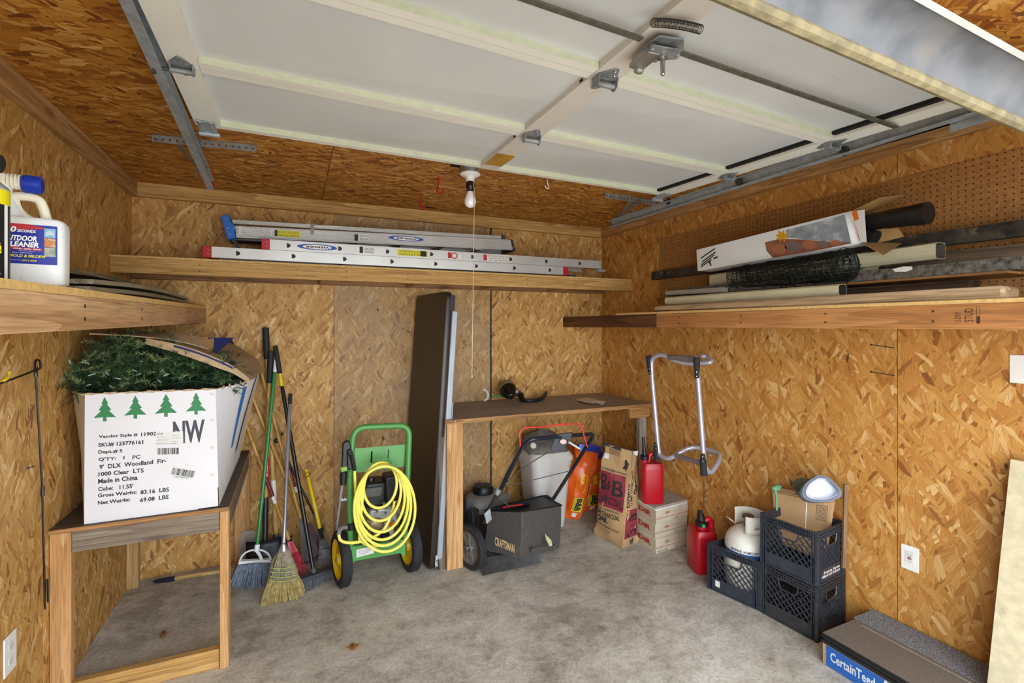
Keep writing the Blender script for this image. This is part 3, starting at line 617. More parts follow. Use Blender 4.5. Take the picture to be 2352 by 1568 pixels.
m = MB(); m.box((x1A+.02, 3.345, zA-.006), (x1A+.09, 3.37, zA+.006)); m.build('rope_guide', plain('dark_guide', '#45403c', .5), el)
# feet the ladder rests on: two flat black sheets of board under it
bs = MB(); a = P(860, 618, Y=3.36).x; b = P(1185, 630, Y=3.36).x
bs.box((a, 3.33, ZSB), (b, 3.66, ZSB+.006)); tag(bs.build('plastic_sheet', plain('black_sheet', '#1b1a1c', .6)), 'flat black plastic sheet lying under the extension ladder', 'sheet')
bs = MB(); bs.box((-.34, 3.35, ZSB), (.16, 3.68, ZSB+.0135)); tag(bs.build('board_offcut', plain('gray_offcut', '#5b544d', .7)), 'grey flat board under the red-capped end of the extension ladder', 'board')
for x in (.30, 1.86):
    pass
bs = MB(); bs.box((1.80, 3.35, ZSB), (1.97, 3.66, ZSB+.0135)); tag(bs.build('board_offcut', plain('red_offcut', '#6d3630', .7)), 'reddish flat block under the far end of the extension ladder', 'board')
# ---------------------------------------------------------------- step ladder, folded and leaning on top
sl = thing('step_ladder', 'folded aluminium step ladder with a blue top resting above the extension ladder', 'ladder', (.6, 3.52, zB+hB))
YL = 3.44
def SP(x, y, Y=YL): return P(x, y, Y=Y)
blue = plain('blue_cap', '#1666c4', .4, var=.06); blk = plain('black_foot', '#1e2024', .5)
cap = [SP(507,495), SP(526,492), SP(530,510), SP(541,517), SP(543,525), SP(540,531), SP(541,546), SP(524,550), SP(520,541), SP(512,516)]
m = MB(); m.prism(cap, (0,.20,0)); ca = m.build('ladder_top', blue, sl, bevel=.003)
m = MB()
for q in ((519,503), (524,523), (538,523), (529,538)): m.lathe([(.007,0),(.006,.003)], SP(*q)-V((0,.0005,0)), (0,-1,0), 10)
m.build('rivet', chrome, ca)
def srail(a0, a1, b0, b1, y, name='side_rail', ribs=4, th=.02):   # a0,a1 top/bottom left; b0,b1 right
    m = MB(); a0, a1, b0, b1 = [V((p.x, y, p.z)) for p in (a0, a1, b0, b1)]
    prof = [];
    for k in range(ribs*4+1):
        t = k/(ribs*4); prof.append((t, -.003 if k % 4 in (1, 2) else 0))
    rows = [[lerp_v(a0, a1, t)+V((0,d,0)) for t, d in prof]+[a1+V((0,th,0)), a0+V((0,th,0))], [lerp_v(b0, b1, t)+V((0,d,0)) for t, d in prof]+[b1+V((0,th,0)), b0+V((0,th,0))]]
    m.grid(rows, closed_u=True); n_ = len(rows[0]); m.add(rows[0], [tuple(range(n_))]); m.add(rows[1], [tuple(range(n_))]); return m.build(name, alu, sl, ang=15)
def lerp_v(a, b, t): return a*(1-t)+b*t
srail(SP(532,503), SP(535,512), SP(1153,541), SP(1153,549), YL+.012)
srail(SP(541,518), SP(543,545), SP(1172,550), SP(1178,574), YL, ribs=5)
srail(SP(532,503), SP(535,512), SP(1153,541), SP(1153,549), YL+.20)
srail(SP(541,518), SP(543,545), SP(1172,550), SP(1178,574), YL+.205, ribs=5)
m = MB(); m.prism([SP(1153,540), SP(1160,540), SP(1161,551), SP(1155,550)], (0,.22,0)); m.prism([SP(1170,548), SP(1178,551), SP(1184,576), SP(1176,576)], (0,.22,0)); f_ = m.build('foot', blk, sl, bevel=.002)
m = MB(); [m.lathe([(.006,0),(.005,.003)], SP(*q)-V((0,.0005,0)), (0,-1,0), 8) for q in ((1157,545), (1175,555), (1178,568))]; m.build('rivet', chrome, f_)
m = MB(); m.prism([SP(714,515), SP(722,515), SP(721,538), SP(713,538)], (0,-.008,0)); m.build('spreader_bracket', plain('tan_metal', '#8e857c', .5, .5), sl)
m = MB(); m.bar(SP(722,520)-V((0,.006,0)), SP(788,522)-V((0,.006,0)), .006, .01); m.bar(SP(722,532)-V((0,.006,0)), SP(800,543)-V((0,.006,0)), .006, .006); m.build('spreader', alu, sl)
for k in range(5):
    x = .05+.3*k; m = MB(); m.box((x, YL+.02, SP(700,560).z+.045), (x+.06, YL+.20, SP(700,560).z+.055)); m.build('step', alu, sl)
logo(sl, P(933, 548, Y=YL).x, YL-.003, P(933, 548, Y=YL).z, .25, .036)
zz = lambda px, py: P(px, py, Y=YL).z
sticker(sl, xx(549,YL), xx(626,YL), YL-.003, zz(590,541), zz(590,523), lblw, 'instruction_label', lines=('THIS LADDER IS RATED AND MARKED FOR ONE PERSON', 'SET ON FIRM LEVEL GROUND AND LOCK SPREADERS', 'KEEP BODY CENTERED BETWEEN RAILS DO NOT OVERREACH', 'DO NOT STAND ON TOP OR TOP STEP', 'DO NOT USE IF WORN OR DAMAGED'))
sticker(sl, xx(631,YL), xx(690,YL), YL-.003, zz(660,544), zz(660,530), ink_y, lines=('CAUTION', 'FACE THE LADDER')); sticker(sl, xx(631,YL), xx(637,YL), YL-.0036, zz(660,544), zz(660,530), ink_k)
sticker(sl, xx(814,YL), xx(822,YL), YL-.003, zz(818,553), zz(818,538), ink_k); sticker(sl, xx(824,YL), xx(850,YL), YL-.003, zz(836,553), zz(836,538), lblw, lines=('DANGER', 'WATCH FOR WIRES'))
m = MB(); m.bar(SP(534,546)+V((0,.05,0)), SP(560,592)+V((0,.05,0)), .03, .02); m.build('rear_strut', blk, sl)
m = MB(); m.box((SP(540,548).x, YL+.03, zB+hB+.001), (SP(700,560).x, YL+.17, SP(560,547).z-.001)); m.build('ladder_tray', plain('dark_alu', '#55555a', .4, .7), sl)
# ---------------------------------------------------------------- things on the left shelf
def bottle_body(fr, W, D, Hh, mb, n=24, taper=None, rc=.3):
    """rounded box bottle; fr(u,v,w): u across, v deep, w up in metres"""
    rows = []
    for h, s_ in (taper or [(0,.93), (.02,1), (.9,1), (.97,.9), (1,.7)]):
        row = []
        for k in range(n):
            a = 2*PI*k/n; c_, s__ = math.cos(a), math.sin(a); e = .42
            row.append(fr(math.copysign(abs(c_)**e, c_)*W/2*s_, math.copysign(abs(s__)**e, s__)*D/2*s_, h*Hh))
        rows.append(row)
    mb.grid(rows, closed_u=True); mb.add(rows[0], [tuple(range(n))]); mb.add(rows[-1], [tuple(range(n))]); return mb
ja = .15; jx = V((math.cos(ja), math.sin(ja), 0)); jy = V((-math.sin(ja), math.cos(ja), 0))
jr = P(147, 600, X=-.540); jw = .165; jd = .095
jo = jr-jx*jw/2+jy*jd/2; jo.z = LT(jo.x, jo.y)+.0035
JF = lambda u, v, w_: jo+jx*u+jy*v+V((0,0,w_))
jug = thing('cleaner_jug', 'white jug of outdoor cleaner with a blue nozzle on the left shelf', 'jug', jo)
jh = (P(100, 503, t=1.24).z-jo.z)
jm = plain('jug_plastic', '#dcdedd', .4, var=.02, dirt='#55524c', dscale=60, damt=.345); jcream = plain('jug_cream', '#e3dec9', .4, var=.04, dirt='#8b8467', dscale=30, damt=.26)
m = MB(); bottle_body(JF, jw, jd, jh, m, 40, [(0,.90), (.03,.99), (.5,1), (.88,1), (.95,.985), (.99,.93), (1.0,.86)]); m.build('body', jm, jug, ang=60)
nx = -.045
m = MB(); rows = []
for h, rx, ry, ox in ((jh-.004,.055,.040,nx-.004), (jh+.018,.042,.034,nx), (jh+.04,.030,.028,nx), (jh+.062,.024,.024,nx), (jh+.078,.021,.021,nx)):
    rows.append([JF(ox+rx*math.cos(2*PI*k/20), ry*math.sin(2*PI*k/20), h) for k in range(20)])
m.grid(rows, closed_u=True); m.add(rows[-1], [tuple(range(20))])
m.build('neck', jm, jug)
m = MB(); m.tube(cr([JF(nx+.015,0,jh+.052), JF(nx+.040,0,jh+.058), JF(nx+.068,0,jh+.054), JF(nx+.078,0,jh+.036), JF(nx+.084,0,jh+.01), JF(nx+.088,0,jh-.008)], 5), [.011]*26, 10); m.tube(cr([JF(nx+.026,0,jh+.050), JF(nx+.030,0,jh+.03), JF(nx+.040,0,jh+.012), JF(nx+.06,0,jh-.004)], 5), .009, 8); m.build('handle', jcream, jug)
m = MB(); m.lathe([(.020,0),(.022,.003),(.024,.028),(.020,.036)], JF(nx,0,jh+.070), (0,0,1), 18); m.tube([JF(nx-.01,0,jh+.094), JF(nx+.042,-.004,jh+.090)], [.020,.017], 14)
for k in range(5): m.lathe([(.019,-.002),(.0205,0),(.019,.002)], JF(nx+.008+.007*k,-.002,jh+.0925), jx, 14)
m.build('nozzle', jcream, jug)
m = MB(); pr = [(.019,0),(.0215,.003),(.0215,.036),(.0185,.039)]; m.lathe(pr, JF(nx+.040,-.004,jh+.090), jx, 20)
for k in range(16):
    a = 2*PI*k/16; c_ = JF(nx+.060,-.004,jh+.090); r_ = jy*math.cos(a)+V((0,0,1))*math.sin(a); m.obox(c_+r_*.0215, jx*.015, r_*.001, jx.cross(r_)*.0016)
m.build('nozzle_cap', plain('cap_blue', '#14349e', .35, var=.06), jug)
m = MB(); m.lathe([(.0150,0),(.0145,.0006)], JF(nx+.0795,-.004,jh+.090), jx, 16); m.build('nozzle_mouth', plain('cap_blue_dark', '#0a1c5e', .5), jug)
lab = lambda d: quad(JF(-.046,-jd/2-.0006-d,jh*.30), JF(.070,-jd/2-.0006-d,jh*.30), JF(.070,-jd/2-.0006-d,jh*.885), JF(-.046,-jd/2-.0006-d,jh*.885))
labt = lambda d: (lambda f: (lambda u, v: f(.17+u*.76, v)))(lab(d))
labm = plain('label_blue', '#1b2a8f', .35, var=.03); g = MB(); g.rect(lab(.0), 0,0,1,1); L_ = g.build('label', labm, jug)
g = MB(); g.poly(lab(.0005), [(0,1),(0,.72),(.30,.84),(.80,.90),(.80,.93),(.55,1)]); g.poly(lab(.0005), [(.16,.36),(.76,.34),(.76,.40),(.16,.415)]); g.build('label_flash', ink_r, L_)
g = MB(); g.text('30', labt(.001), .0,.78,.24,.93, bold=.03, shear=.2); g.text('SECONDS', labt(.001), .25,.79,.64,.86, bold=.03, shear=.2); g.text('OUTDOOR', labt(.001), -.04,.57,.66,.71, bold=.04, shear=.2); g.text('CLEANER', labt(.001), .0,.42,.70,.555, bold=.04, shear=.2); g.text('HOUSE - DECK - FENCE', labt(.001), .18,.36,.74,.395, bold=.02, shear=.2); g.text('Cleans Stains From', labt(.001), .15,.265,.56,.29); g.text('64 Ounces / 1.89 Liters', labt(.001), .3,.315,.62,.335); g.text('Wipes Out', labt(.001), .12,.075,.33,.10); g.build('lettering', ink_w, L_)
g = MB(); g.text('E, MOLD & MILDEW', labt(.001), .0,.15,.86,.235, bold=.03, shear=.2); g.text('DIRT & GRIME', labt(.001), .35,.065,.66,.105, bold=.02, shear=.2); g.build('lettering', ink_y, L_)
for k, (c1, c2) in enumerate((('#7fb3d8', '#6f9a52'), ('#c0793a', '#e6d9c0'), ('#a8a89a', '#5d7a44'))):
    g = MB(); g.rect(lab(.0006), .79, .70-.245*k, .97, .93-.245*k); pc = g.build('picture', plain('pic%d' % k, c1, .4, var=.1, scale=60, dirt=c2, dscale=45, damt=.5), L_)
    if k == 0:
        g = MB(); g.poly(lab(.0009), [(.81,.76),(.95,.76),(.95,.82),(.88,.89),(.81,.82)]); g.build('picture', plain('pic_house', '#b9c6c9', .5), L_)
# black and yellow canister, cut by the frame
co = P(-43, 600, t=1.05); co.z = LT(co.x, co.y)+.0025; cr_ = .044
can = thing('spray_canister', 'black and yellow spray canister standing nearest on the left shelf', 'canister', co)
ch = P(0, 425, t=1.05).z-co.z
m = MB(); m.lathe([(cr_,0),(cr_,ch*.80)], co, (0,0,1), 40); m.build('body', plain('can_black', '#16171a', .4), can)
m = MB(); m.lathe([(cr_+.0006,0),(cr_+.0006,ch*.14),(cr_,ch*.16)], co+V((0,0,ch*.80)), (0,0,1), 40); m.build('yellow_band', plain('can_yellow', '#dccf13', .4, var=.03), can)
m = MB(); m.lathe([(cr_,0),(cr_+.0012,.002),(cr_*.95,.008),(cr_*.6,.022),(cr_*.35,.03)], co+V((0,0,ch*.96)), (0,0,1), 30); m.build('shoulder', galv, can)
m = MB(); m.lathe([(.020,0),(.024,.006),(.025,.03),(.021,.042)], co+V((0,0,ch*.96+.03)), (0,0,1), 20); m.tube([co+V((.0,0,ch+.055)), co+V((.03,-.005,ch+.048))], [.016,.021], 12); m.build('trigger_head', blackp, can)
def cyl(co, r, z0, z1, a0, a1): return lambda u, v: V((co.x+r*math.cos(lerp(a0,a1,u)), co.y+r*math.sin(lerp(a0,a1,u)), co.z+lerp(z0,z1,v)))
pc = cyl(co, cr_+.0007, 0, ch, -1.5, -.3); g = MB(); g.rect(pc, .55, .28, .88, .36, n=6); g.rect(pc, .70, .37, .84, .39, n=4); g.build('yellow_patch', plain('can_yellow', ''), can)
pc2 = cyl(co, cr_+.0011, 0, ch, -1.5, -.3); g = MB(); g.rect(pc2, .6, .30, .84, .315, n=3); g.rect(pc2, .64, .325, .8, .34, n=3); g.build('label_lines', ink_k, can)
g = MB(); g.text('0', pc2, .56,.60,.72,.74, bold=.02); g.rect(pc2, .6,.42,.78,.43, n=3); g.rect(pc2, .5,.06,.84,.068, n=3); g.build('lettering', ink_w, can)
g = MB(); g.rect(cyl(co, cr_+.0007, 0, ch, -.3, -.1), 0, .02, 1, .8, n=3); g.build('side_strip', lblw, can)
# weathered boards behind the jug
fw = wood('fence_wood', '#7b7058', '#9c9078', 'Y', '#4f4636', weather=.3)
data = [(-.86, -.72, 1.62, 3.45, 0), (-.86, -.715, 1.75, 3.40, .020), (-.86, -.70, 1.70, 3.42, .055), (-.712, -.56, 1.85, 3.36, 0), (-.69, -.555, 1.86, 3.30, .022)]
for i, (x0, x1, ya, yb_, dz) in enumerate(data):
    rows = []
    for k in range(9):
        t = k/8; y = lerp(ya, yb_, t); b_ = .012*math.sin(t*PI)*(1+dz*18) + dz + .0015
        rows.append([V((x0, y, LT(x0, y)+b_)), V((x1, y, LT(x1, y)+b_-.0)), ])
    m = MB(); m.slab([r[::-1] for r in rows], (0,0,.0145)); o = m.build('fence_board', fw)
    tag(o, ['weathered fence board, lowest of the stack against the left wall', 'weathered fence board in the middle of the stack by the left wall', 'weathered fence board topmost of the stack by the left wall', 'bowed grey fence board nearest the shelf edge behind the jug', 'shorter grey fence board lying on the one nearest the shelf edge'][i], 'board', 'weathered fence boards on the left shelf')
# ---------------------------------------------------------------- pegboard
def pegmat():
    n = N('pegboard'); sp = n.new('SeparateXYZ', Vector=n.tc.outputs['Object']).outputs
    fy = n.math('SUBTRACT', n.math('FRACT', n.math('MULTIPLY', sp[1], 1/.0254)), .5); fz = n.math('SUBTRACT', n.math('FRACT', n.math('MULTIPLY', sp[2], 1/.0254)), .5)
    d = n.math('SQRT', n.math('ADD', n.math('MULTIPLY', fy, fy), n.math('MULTIPLY', fz, fz)))
    f = n.noise(n.tc.outputs['Object'], 60, 4); c = n.ramp(f, [(.35, '#8f6130'), (.65, '#a8763f')])
    c = n.mix(n.math('LESS_THAN', d, .125), c, hexc('#1f130a')); return n.done(c, .6)
peg = MB().hexa([V((XW(.2)-.006,.2,zr1+.02)), V((XW(.2)-.0005,.2,zr1+.02)), V((XW(2.985)-.0005,2.985,zr1+.02)), V((XW(2.985)-.006,2.985,zr1+.02)), V((XW(.2)-.006,.2,H+.742)), V((XW(.2)-.0005,.2,H+.742)), V((XW(2.985)-.0005,2.985,H+.685)), V((XW(2.985)-.006,2.985,H+.685))]).build('pegboard', pegmat()); tag(peg, 'brown perforated hardboard panel fixed to the right wall above the shelf', 'pegboard')
# ---------------------------------------------------------------- load of the right shelf
def ybar(name, x0, x1, a, b, za, zb, ha, mat, label, cat, group=None, bevel=.002):
    """long piece along the wall: near end y=a at height za, far end y=b at height zb, ha thick"""
    m = MB(); m.hexa([V((x0,a,za)), V((x1,a,za)), V((x1,b,zb)), V((x0,b,zb)), V((x0,a,za+ha)), V((x1,a,za+ha)), V((x1,b,zb+ha)), V((x0,b,zb+ha))])
    return tag(m.build(name, mat, bevel=bevel), label, cat, group)
woodA = wood('stud_pale', '#a98c69', '#c5a883', 'Y', '#7d6040', weather=.25)
def yat(px, X): return P(px, 650, X=X).y
# front rounded plank
ya, yb_ = yat(2310, 2.2), yat(1505, 2.2)
ybar('wood_plank', 2.185, 2.30, ya, yb_, ZRB+.0005, ZRB+.0005, .044, woodA, 'pale round-edged timber plank along the front edge of the pegboard shelf', 'plank', bevel=.009)
# downspouts
dsm = plain('downspout_cream', '#c9c0a0', .45, var=.05, dirt='#7d7358', dscale=16, damt=.3)
def downspout(x0, x1, a, b, za, zb, hgt, label, ridges=3, mat=None, mouth='#3b3833'):
    m = MB(); w_ = x1-x0; prof = []; c = .008
    def edge(p, q, n_, out):
        for k in range(n_*3):
            t = k/(n_*3); prof.append((p[0]+(q[0]-p[0])*t+out[0]*(.003 if k % 3 == 1 else 0), p[1]+(q[1]-p[1])*t+out[1]*(.003 if k % 3 == 1 else 0)))
    edge((x0+c, 0), (x1-c, 0), 2, (0,1)); edge((x1, c), (x1, hgt-c), ridges, (-1,0)); edge((x1-c, hgt), (x0+c, hgt), 2, (0,-1)); edge((x0, hgt-c), (x0, c), ridges, (1,0))
    rows = [[V((x, y, z+h)) for x, h in prof] for y, z in ((a, za), (b, zb))]
    cx_ = (x0+x1)/2; rows2 = [[V((cx_+(x-cx_)*.95, a+dy, za+hgt/2+(h-hgt/2)*.93)) for x, h in prof] for dy in (0, .10)]
    m.grid(rows, closed_u=True); m.grid([rows[0], rows2[0]], closed_u=True); m.grid(rows2[::-1], 1, closed_u=True); nn = len(prof)
    m.add(rows2[1], [tuple(range(nn))], 1); m.add(rows[1], [tuple(range(nn))]); FIXN[0] = False
    o = m.build('downspout', [mat or dsm, plain('mouth'+mouth, mouth, .8)]); FIXN[0] = True
    return tag(o, label, 'downspout', 'gutter pieces on the right shelf')
downspout(2.237, 2.297, yat(1930, 2.25), yat(1530, 2.25), ZRB+.0455, ZRB+.0455, .052, 'cream ridged downspout lying on the pale front plank')
# brown beam and thin boards
ybar('wood_beam', 2.40, 2.49, yat(2240, 2.45), yat(1950, 2.45)+.5, ZRB+.0005, ZRB+.0005, .088, darkwoodY, 'dark brown timber beam under the granule-crusted gutter', 'beam')
ybar('wood_strip', 2.350, 2.60, yat(2320, 2.36), 2.72, ZRB+.099, ZRB+.099, .010, wood('strip_y', '#9c6c38', '#bd8a50', 'Y', '#6b4420'), 'thin plywood strip sticking out below the dark gutter', 'board')
# dark gutter with granules
gm = plain('granule_gutter', '#6f6a60', .85, var=.35, scale=90, bump=.8, bs=160, dirt='#25221e', dscale=45, damt=.52)
g0, g1 = yat(2338, 2.36), 2.60
m = MB(); pr = [(2.352,.072+.03),(2.352,.072+.004),(2.356,.072),(2.44,.072),(2.452,.072+.006),(2.456,.072+.045),(2.452,.072+.045),(2.448,.072+.008),(2.436,.072+.004),(2.36,.072+.004),(2.356,.072+.03)]
pr = [(2.354,.1105),(2.362,.158),(2.38,.159),(2.44,.157),(2.452,.1105)]
m.grid([[V((x, y, ZRB+h)) for x, h in pr] for y in (g0, g1)], closed_u=True)
for y in (g0, g1): m.add([V((x, y, ZRB+h)) for x, h in pr], [tuple(range(len(pr)))])
o = tag(m.build('gutter_length', gm, bevel=.002), 'long grey gutter crusted with dark granules, its square end out toward the doorway', 'gutter', 'gutter pieces on the right shelf')
p = P(2075, 618, X=2.355); m = MB(); m.prism([p+V((-.0015, dy, dz)) for dy, dz in ((-.04,-.004), (-.01,-.014), (.03,-.01), (.045,.004), (.02,.008), (0,.014), (-.03,.010))], (-.0008,0,0)); m.build('torn_sticker', lblw, o) if False else None
q = MB(); q.prism([p+V((-.001, dy, dz)) for dy, dz in ((-.035,-.004), (-.01,-.012), (.03,-.008), (.04,.004), (.02,.008), (0,.012), (-.03,.008))], (-.0012,0,0)); s_ = q.build('torn_sticker', lblw, o)
# grey flat trim at the left end
ybar('metal_trim', 2.300, 2.345, yat(1660, 2.3), yat(1527, 2.3), ZRB+.105, ZRB+.115, .030, plain('trim_grey', '#9a9284', .6, var=.1), 'short grey metal trim poking out left of the wire roll', 'trim')
downspout(2.465, 2.545, yat(2150, 2.47), 2.35, ZRB+.191, ZRB+.17, .072, 'large cream downspout with open rusty mouth below the printed carton', mouth='#5f564a')
# supports for the downspout: stacked gutter
downspout(2.465, 2.54, 1.35, 2.45, ZRB+.160, ZRB+.139, .028, 'flattened cream gutter offcut under the large downspout')
# long dark timbers against the pegboard
ybar('weathered_beam', 2.555, 2.60, P(2352, 500, X=2.56).y-.25, P(1497, 630, X=2.56).y, H+.345, H+.36, .062, barkY, 'black weathered timber held against the pegboard, upper of two', 'beam')
ybar('weathered_beam', 2.56, 2.60, .6, 2.3, H+.265, H+.285, .05, wood('old_timber', '#5e4a38', '#7a6450', 'Y', '#33261b'), 'brown weathered timber against the pegboard just under the black one', 'beam')
# wire mesh roll
rl = thing('wire_roll', 'roll of dark green welded wire mesh lying on the gutters', 'wire roll', P(1820, 640, X=2.33))
wm = plain('green_wire', '#141c19', .45, .3, var=.2); A_ = P(1688, 637, X=2.37); B_ = P(1948, 608, X=2.30)
def roll_ring(c, r, ax, u, wv, j, n=26, turns=1.0, rr=None):
    pts = []
    for k in range(int(n*turns)+1):
        a = 2*PI*k/n; q = r*(1+.05*math.sin(a*3+j)+.04*math.sin(a*5+j*2.1))*(1 if rr is None else rr(k/(n*turns))); pts.append(c+(u*math.cos(a)+wv*math.sin(a))*q+ax*.006*math.sin(a*2+j))
    return pts
ax = (B_-A_); Ln = ax.length; ax.normalize(); uu = ax.cross(V((0,0,1))).normalized(); vv = uu.cross(ax)
m = MB(); rad = lambda t: lerp(.060, .070, t)
for i in range(20):
    t = i/19; m.tube(roll_ring(A_+ax*Ln*t, rad(t), ax, uu, vv, i*1.3, 20, 1.0), .0022, 4)
    m.tube(roll_ring(A_+ax*Ln*t, rad(t)*.82, ax, uu, vv, i*2.3, 14, 1.0), .0015, 3)
m.build('ring_wire', wm, rl, kind='stuff')
m = MB()
for i in range(3): m.tube(roll_ring(B_-ax*.004*i, rad(1), ax, uu, vv, i*1.9, 26, 4.5, lambda t: 1.12-.85*t), .0016, 4)
m.build('spiral_wire', wm, rl, kind='stuff')
m = MB()
for k in range(44):
    a = 2*PI*k/44+random.uniform(-.06,.06); f0 = random.choice((1.02, .98, .8, .6)); pts = []
    for i in range(8):
        t = i/7; q = rad(t)*f0*(1+random.uniform(-.05,.05)); pts.append(A_+ax*(Ln*t*1.02-.005)+(uu*math.cos(a+.1*math.sin(t*6))+vv*math.sin(a+.1*math.sin(t*6)))*q)
    m.tube(pts, .0022, 4)
for k in range(12):
    a = random.uniform(0, 6.28); t = random.random()
    c0 = A_+ax*Ln*t; p0 = c0+(uu*math.cos(a)+vv*math.sin(a))*rad(t)*1.1; p1 = p0+ax*random.uniform(-.06,.06)+(uu*math.cos(a+.5)+vv*math.sin(a+.5))*.02; m.tube([p0, (p0+p1)/2+V((0,0,.012)), p1], .0014, 4)
m.build('long_wire', wm, rl, kind='stuff')
# long printed carton with a blower tube
c00, c10, c11, c01 = P(1603, 622, X=2.40), P(1978, 556, X=2.40), P(1955, 485, X=2.40), P(1600, 574, X=2.40)
bx = thing('long_carton', 'long white carton printed with autumn leaf photo resting on top of the gutters', 'box', (2.42, 1.9, c00.z))
cw = plain('carton_white', '#e2e1de', .5, var=.02); kraft = plain('kraft', '#a9834f', .75, var=.06, scale=14); kraft_in = plain('kraft_in', '#b48e58', .75, var=.05)
dx = V((.115, 0, 0)); c10.z -= 0; body = MB()
body.hexa([c00, c10, c10+dx, c00+dx, c01, c11, c11+dx, c01+dx]); body.f.pop(); body.m.pop()   # placeholder end removed below
body = MB(); P8 = [c00, c10, c10+dx, c00+dx, c01, c11, c11+dx, c01+dx]
body.add(P8, [(3,2,1,0), (4,5,6,7), (0,1,5,4), (2,3,7,6), (3,0,4,7)]); body.build('sleeve', [cw], bx, solid=.0025)
fa = lambda d: quad(c00, c10, c11, c01, d)
def flap(a, b, c, d, name='flap', m_=None):
    g = MB(); g.slab([[a, b], [d, c]], ((V(b)-V(a)).cross(V(d)-V(a))).normalized()*.003); return g.build(name, m_ or kraft, bx)
flap(c11, c11+dx, c11+dx+V((0,-.16,.05)), c11+V((0,-.12,.035)))
flap(c10+V((.001,0,0)), c10+dx, c10+dx+V((.01,-.10,-.012)), c10+V((-.03,-.11,-.075)))
flap(c10+dx+V((.001,0,.002)), c11+dx, c11+dx+V((.03,-.09,-.03)), c10+dx+V((.03,-.10,.02)))
g = MB(); g.slab([[P(1950,486,X=2.398), P(1985,481,X=2.397)], [P(1972,556,X=2.398), P(1990,556,X=2.39)]], (.002,0,0)); g.build('end_panel', cw, bx)
g = MB(); g.poly(lambda u, v: P(u, v, X=2.3955), [(1956,486), (1968,484), (1985,550), (1974,552)]); g.build('orange_stripe', ink_o, bx)
g = MB(); g.poly(fa(-.0016) if False else (lambda u, v: P(u, v, X=2.3982)), [(1805,528), (1885,508), (1940,492), (1955,556), (1890,553), (1850,550), (1805,545)]); g.build('photo_slate', plain('pic_slate', '#8e979f', .5, var=.15, scale=20, dirt='#c7cdd2', dscale=12, damt=.5), bx)
g = MB(); g.poly(lambda u, v: P(u, v, X=2.3984), [(1757,556), (1795,548), (1850,550), (1890,554), (1955,556), (1955,559), (1860,578), (1775,592), (1760,575)]); g.build('photo_stones', plain('pic_stone', '#9b6248', .5, var=.2, scale=25, dirt='#6c5a52', dscale=18, damt=.45), bx)
pv = plain('pic_cobble', '#b06f52', .5, var=.12)
for k, (cx_, cy_, rx_, ry_) in enumerate(((1790,572,18,13), (1822,566,20,12), (1858,563,16,10), (1890,560,14,8), (1920,557,14,6))):
    g = MB(); g.poly(lambda u, v: P(u, v, X=2.3978), oval(0, cx_, cy_, rx_, ry_, 12)); g.build('photo_cobble', pv if k % 2 == 0 else plain('pic_cobble2', '#7d6f68', .5), bx)
leafp = [(0,-1), (.15,-.35), (.75,-.75), (.5,-.15), (1.05,-.1), (.55,.2), (.75,.7), (.2,.4), (0,1.05), (-.2,.45), (-.75,.75), (-.5,.15), (-1.05,-.05), (-.5,-.2), (-.7,-.75), (-.15,-.35)]
g = MB(); g.poly(lambda u, v: P(1796+17*(u*.9+v*.3), 542-17*(v*.9-u*.2), X=2.3972), leafp); g.build('photo_leaf', plain('pic_leaf', '#dca512', .5, var=.1), bx)
g = MB()
for (xa, ya_, xb, yb2, wd) in ((1609,592,1642,569,2.4), (1612,600,1643,577,2.4), (1610,607,1640,584,2.4), (1609,612,1634,594,2.4)):
    g.poly(lambda u, v: P(u, v, X=2.3983), [(xa,ya_), (xb,yb2), (xb+1,yb2+wd), (xa+1,ya_+wd)])
g.poly(lambda u, v: P(u, v, X=2.3983), [(1638,592),(1648,588),(1649,592),(1639,595)]); g.poly(lambda u, v: P(u, v, X=2.3983), [(1626,602),(1632,599),(1633,606),(1635,610),(1632,611),(1629,605)])
g.build('printed_icons', ink_k, bx)
bt = thing('blower_tube', 'black plastic blower tube poking out of the printed carton', 'tube', P(2000, 505, X=2.47))
ta, tb2 = P(1985, 512, X=2.47), P(2120, 491, X=2.45); m = MB(); d_ = (tb2-ta).normalized()
t1 = tb2+d_*.02; m.tube([ta-d_*.2, ta+d_*.10, ta+d_*.11, t1-d_*.05, t1-d_*.048, t1], [.036,.040,.043,.045,.047,.047], 24, caps=False); m.tube([t1, t1+d_*.0005, t1-d_*.1], [.047,.042,.040], 24, caps=False)
m.lathe([(.040,0),(.04,.001)], t1-d_*.1, d_, 24); m.build('tube', blackp, bt, solid=0)
m = MB(); e0 = P(1992, 540, X=2.46); m.tube(cr([e0+V((0,.10,.02)), e0+V((0,.03,.012)), e0+V((0,-.02,-.012)), e0+V((.0,-.035,-.02))], 4), [.03]*5+[.034]*5+[.036]*3, 16); m.build('elbow', blackp, bt)
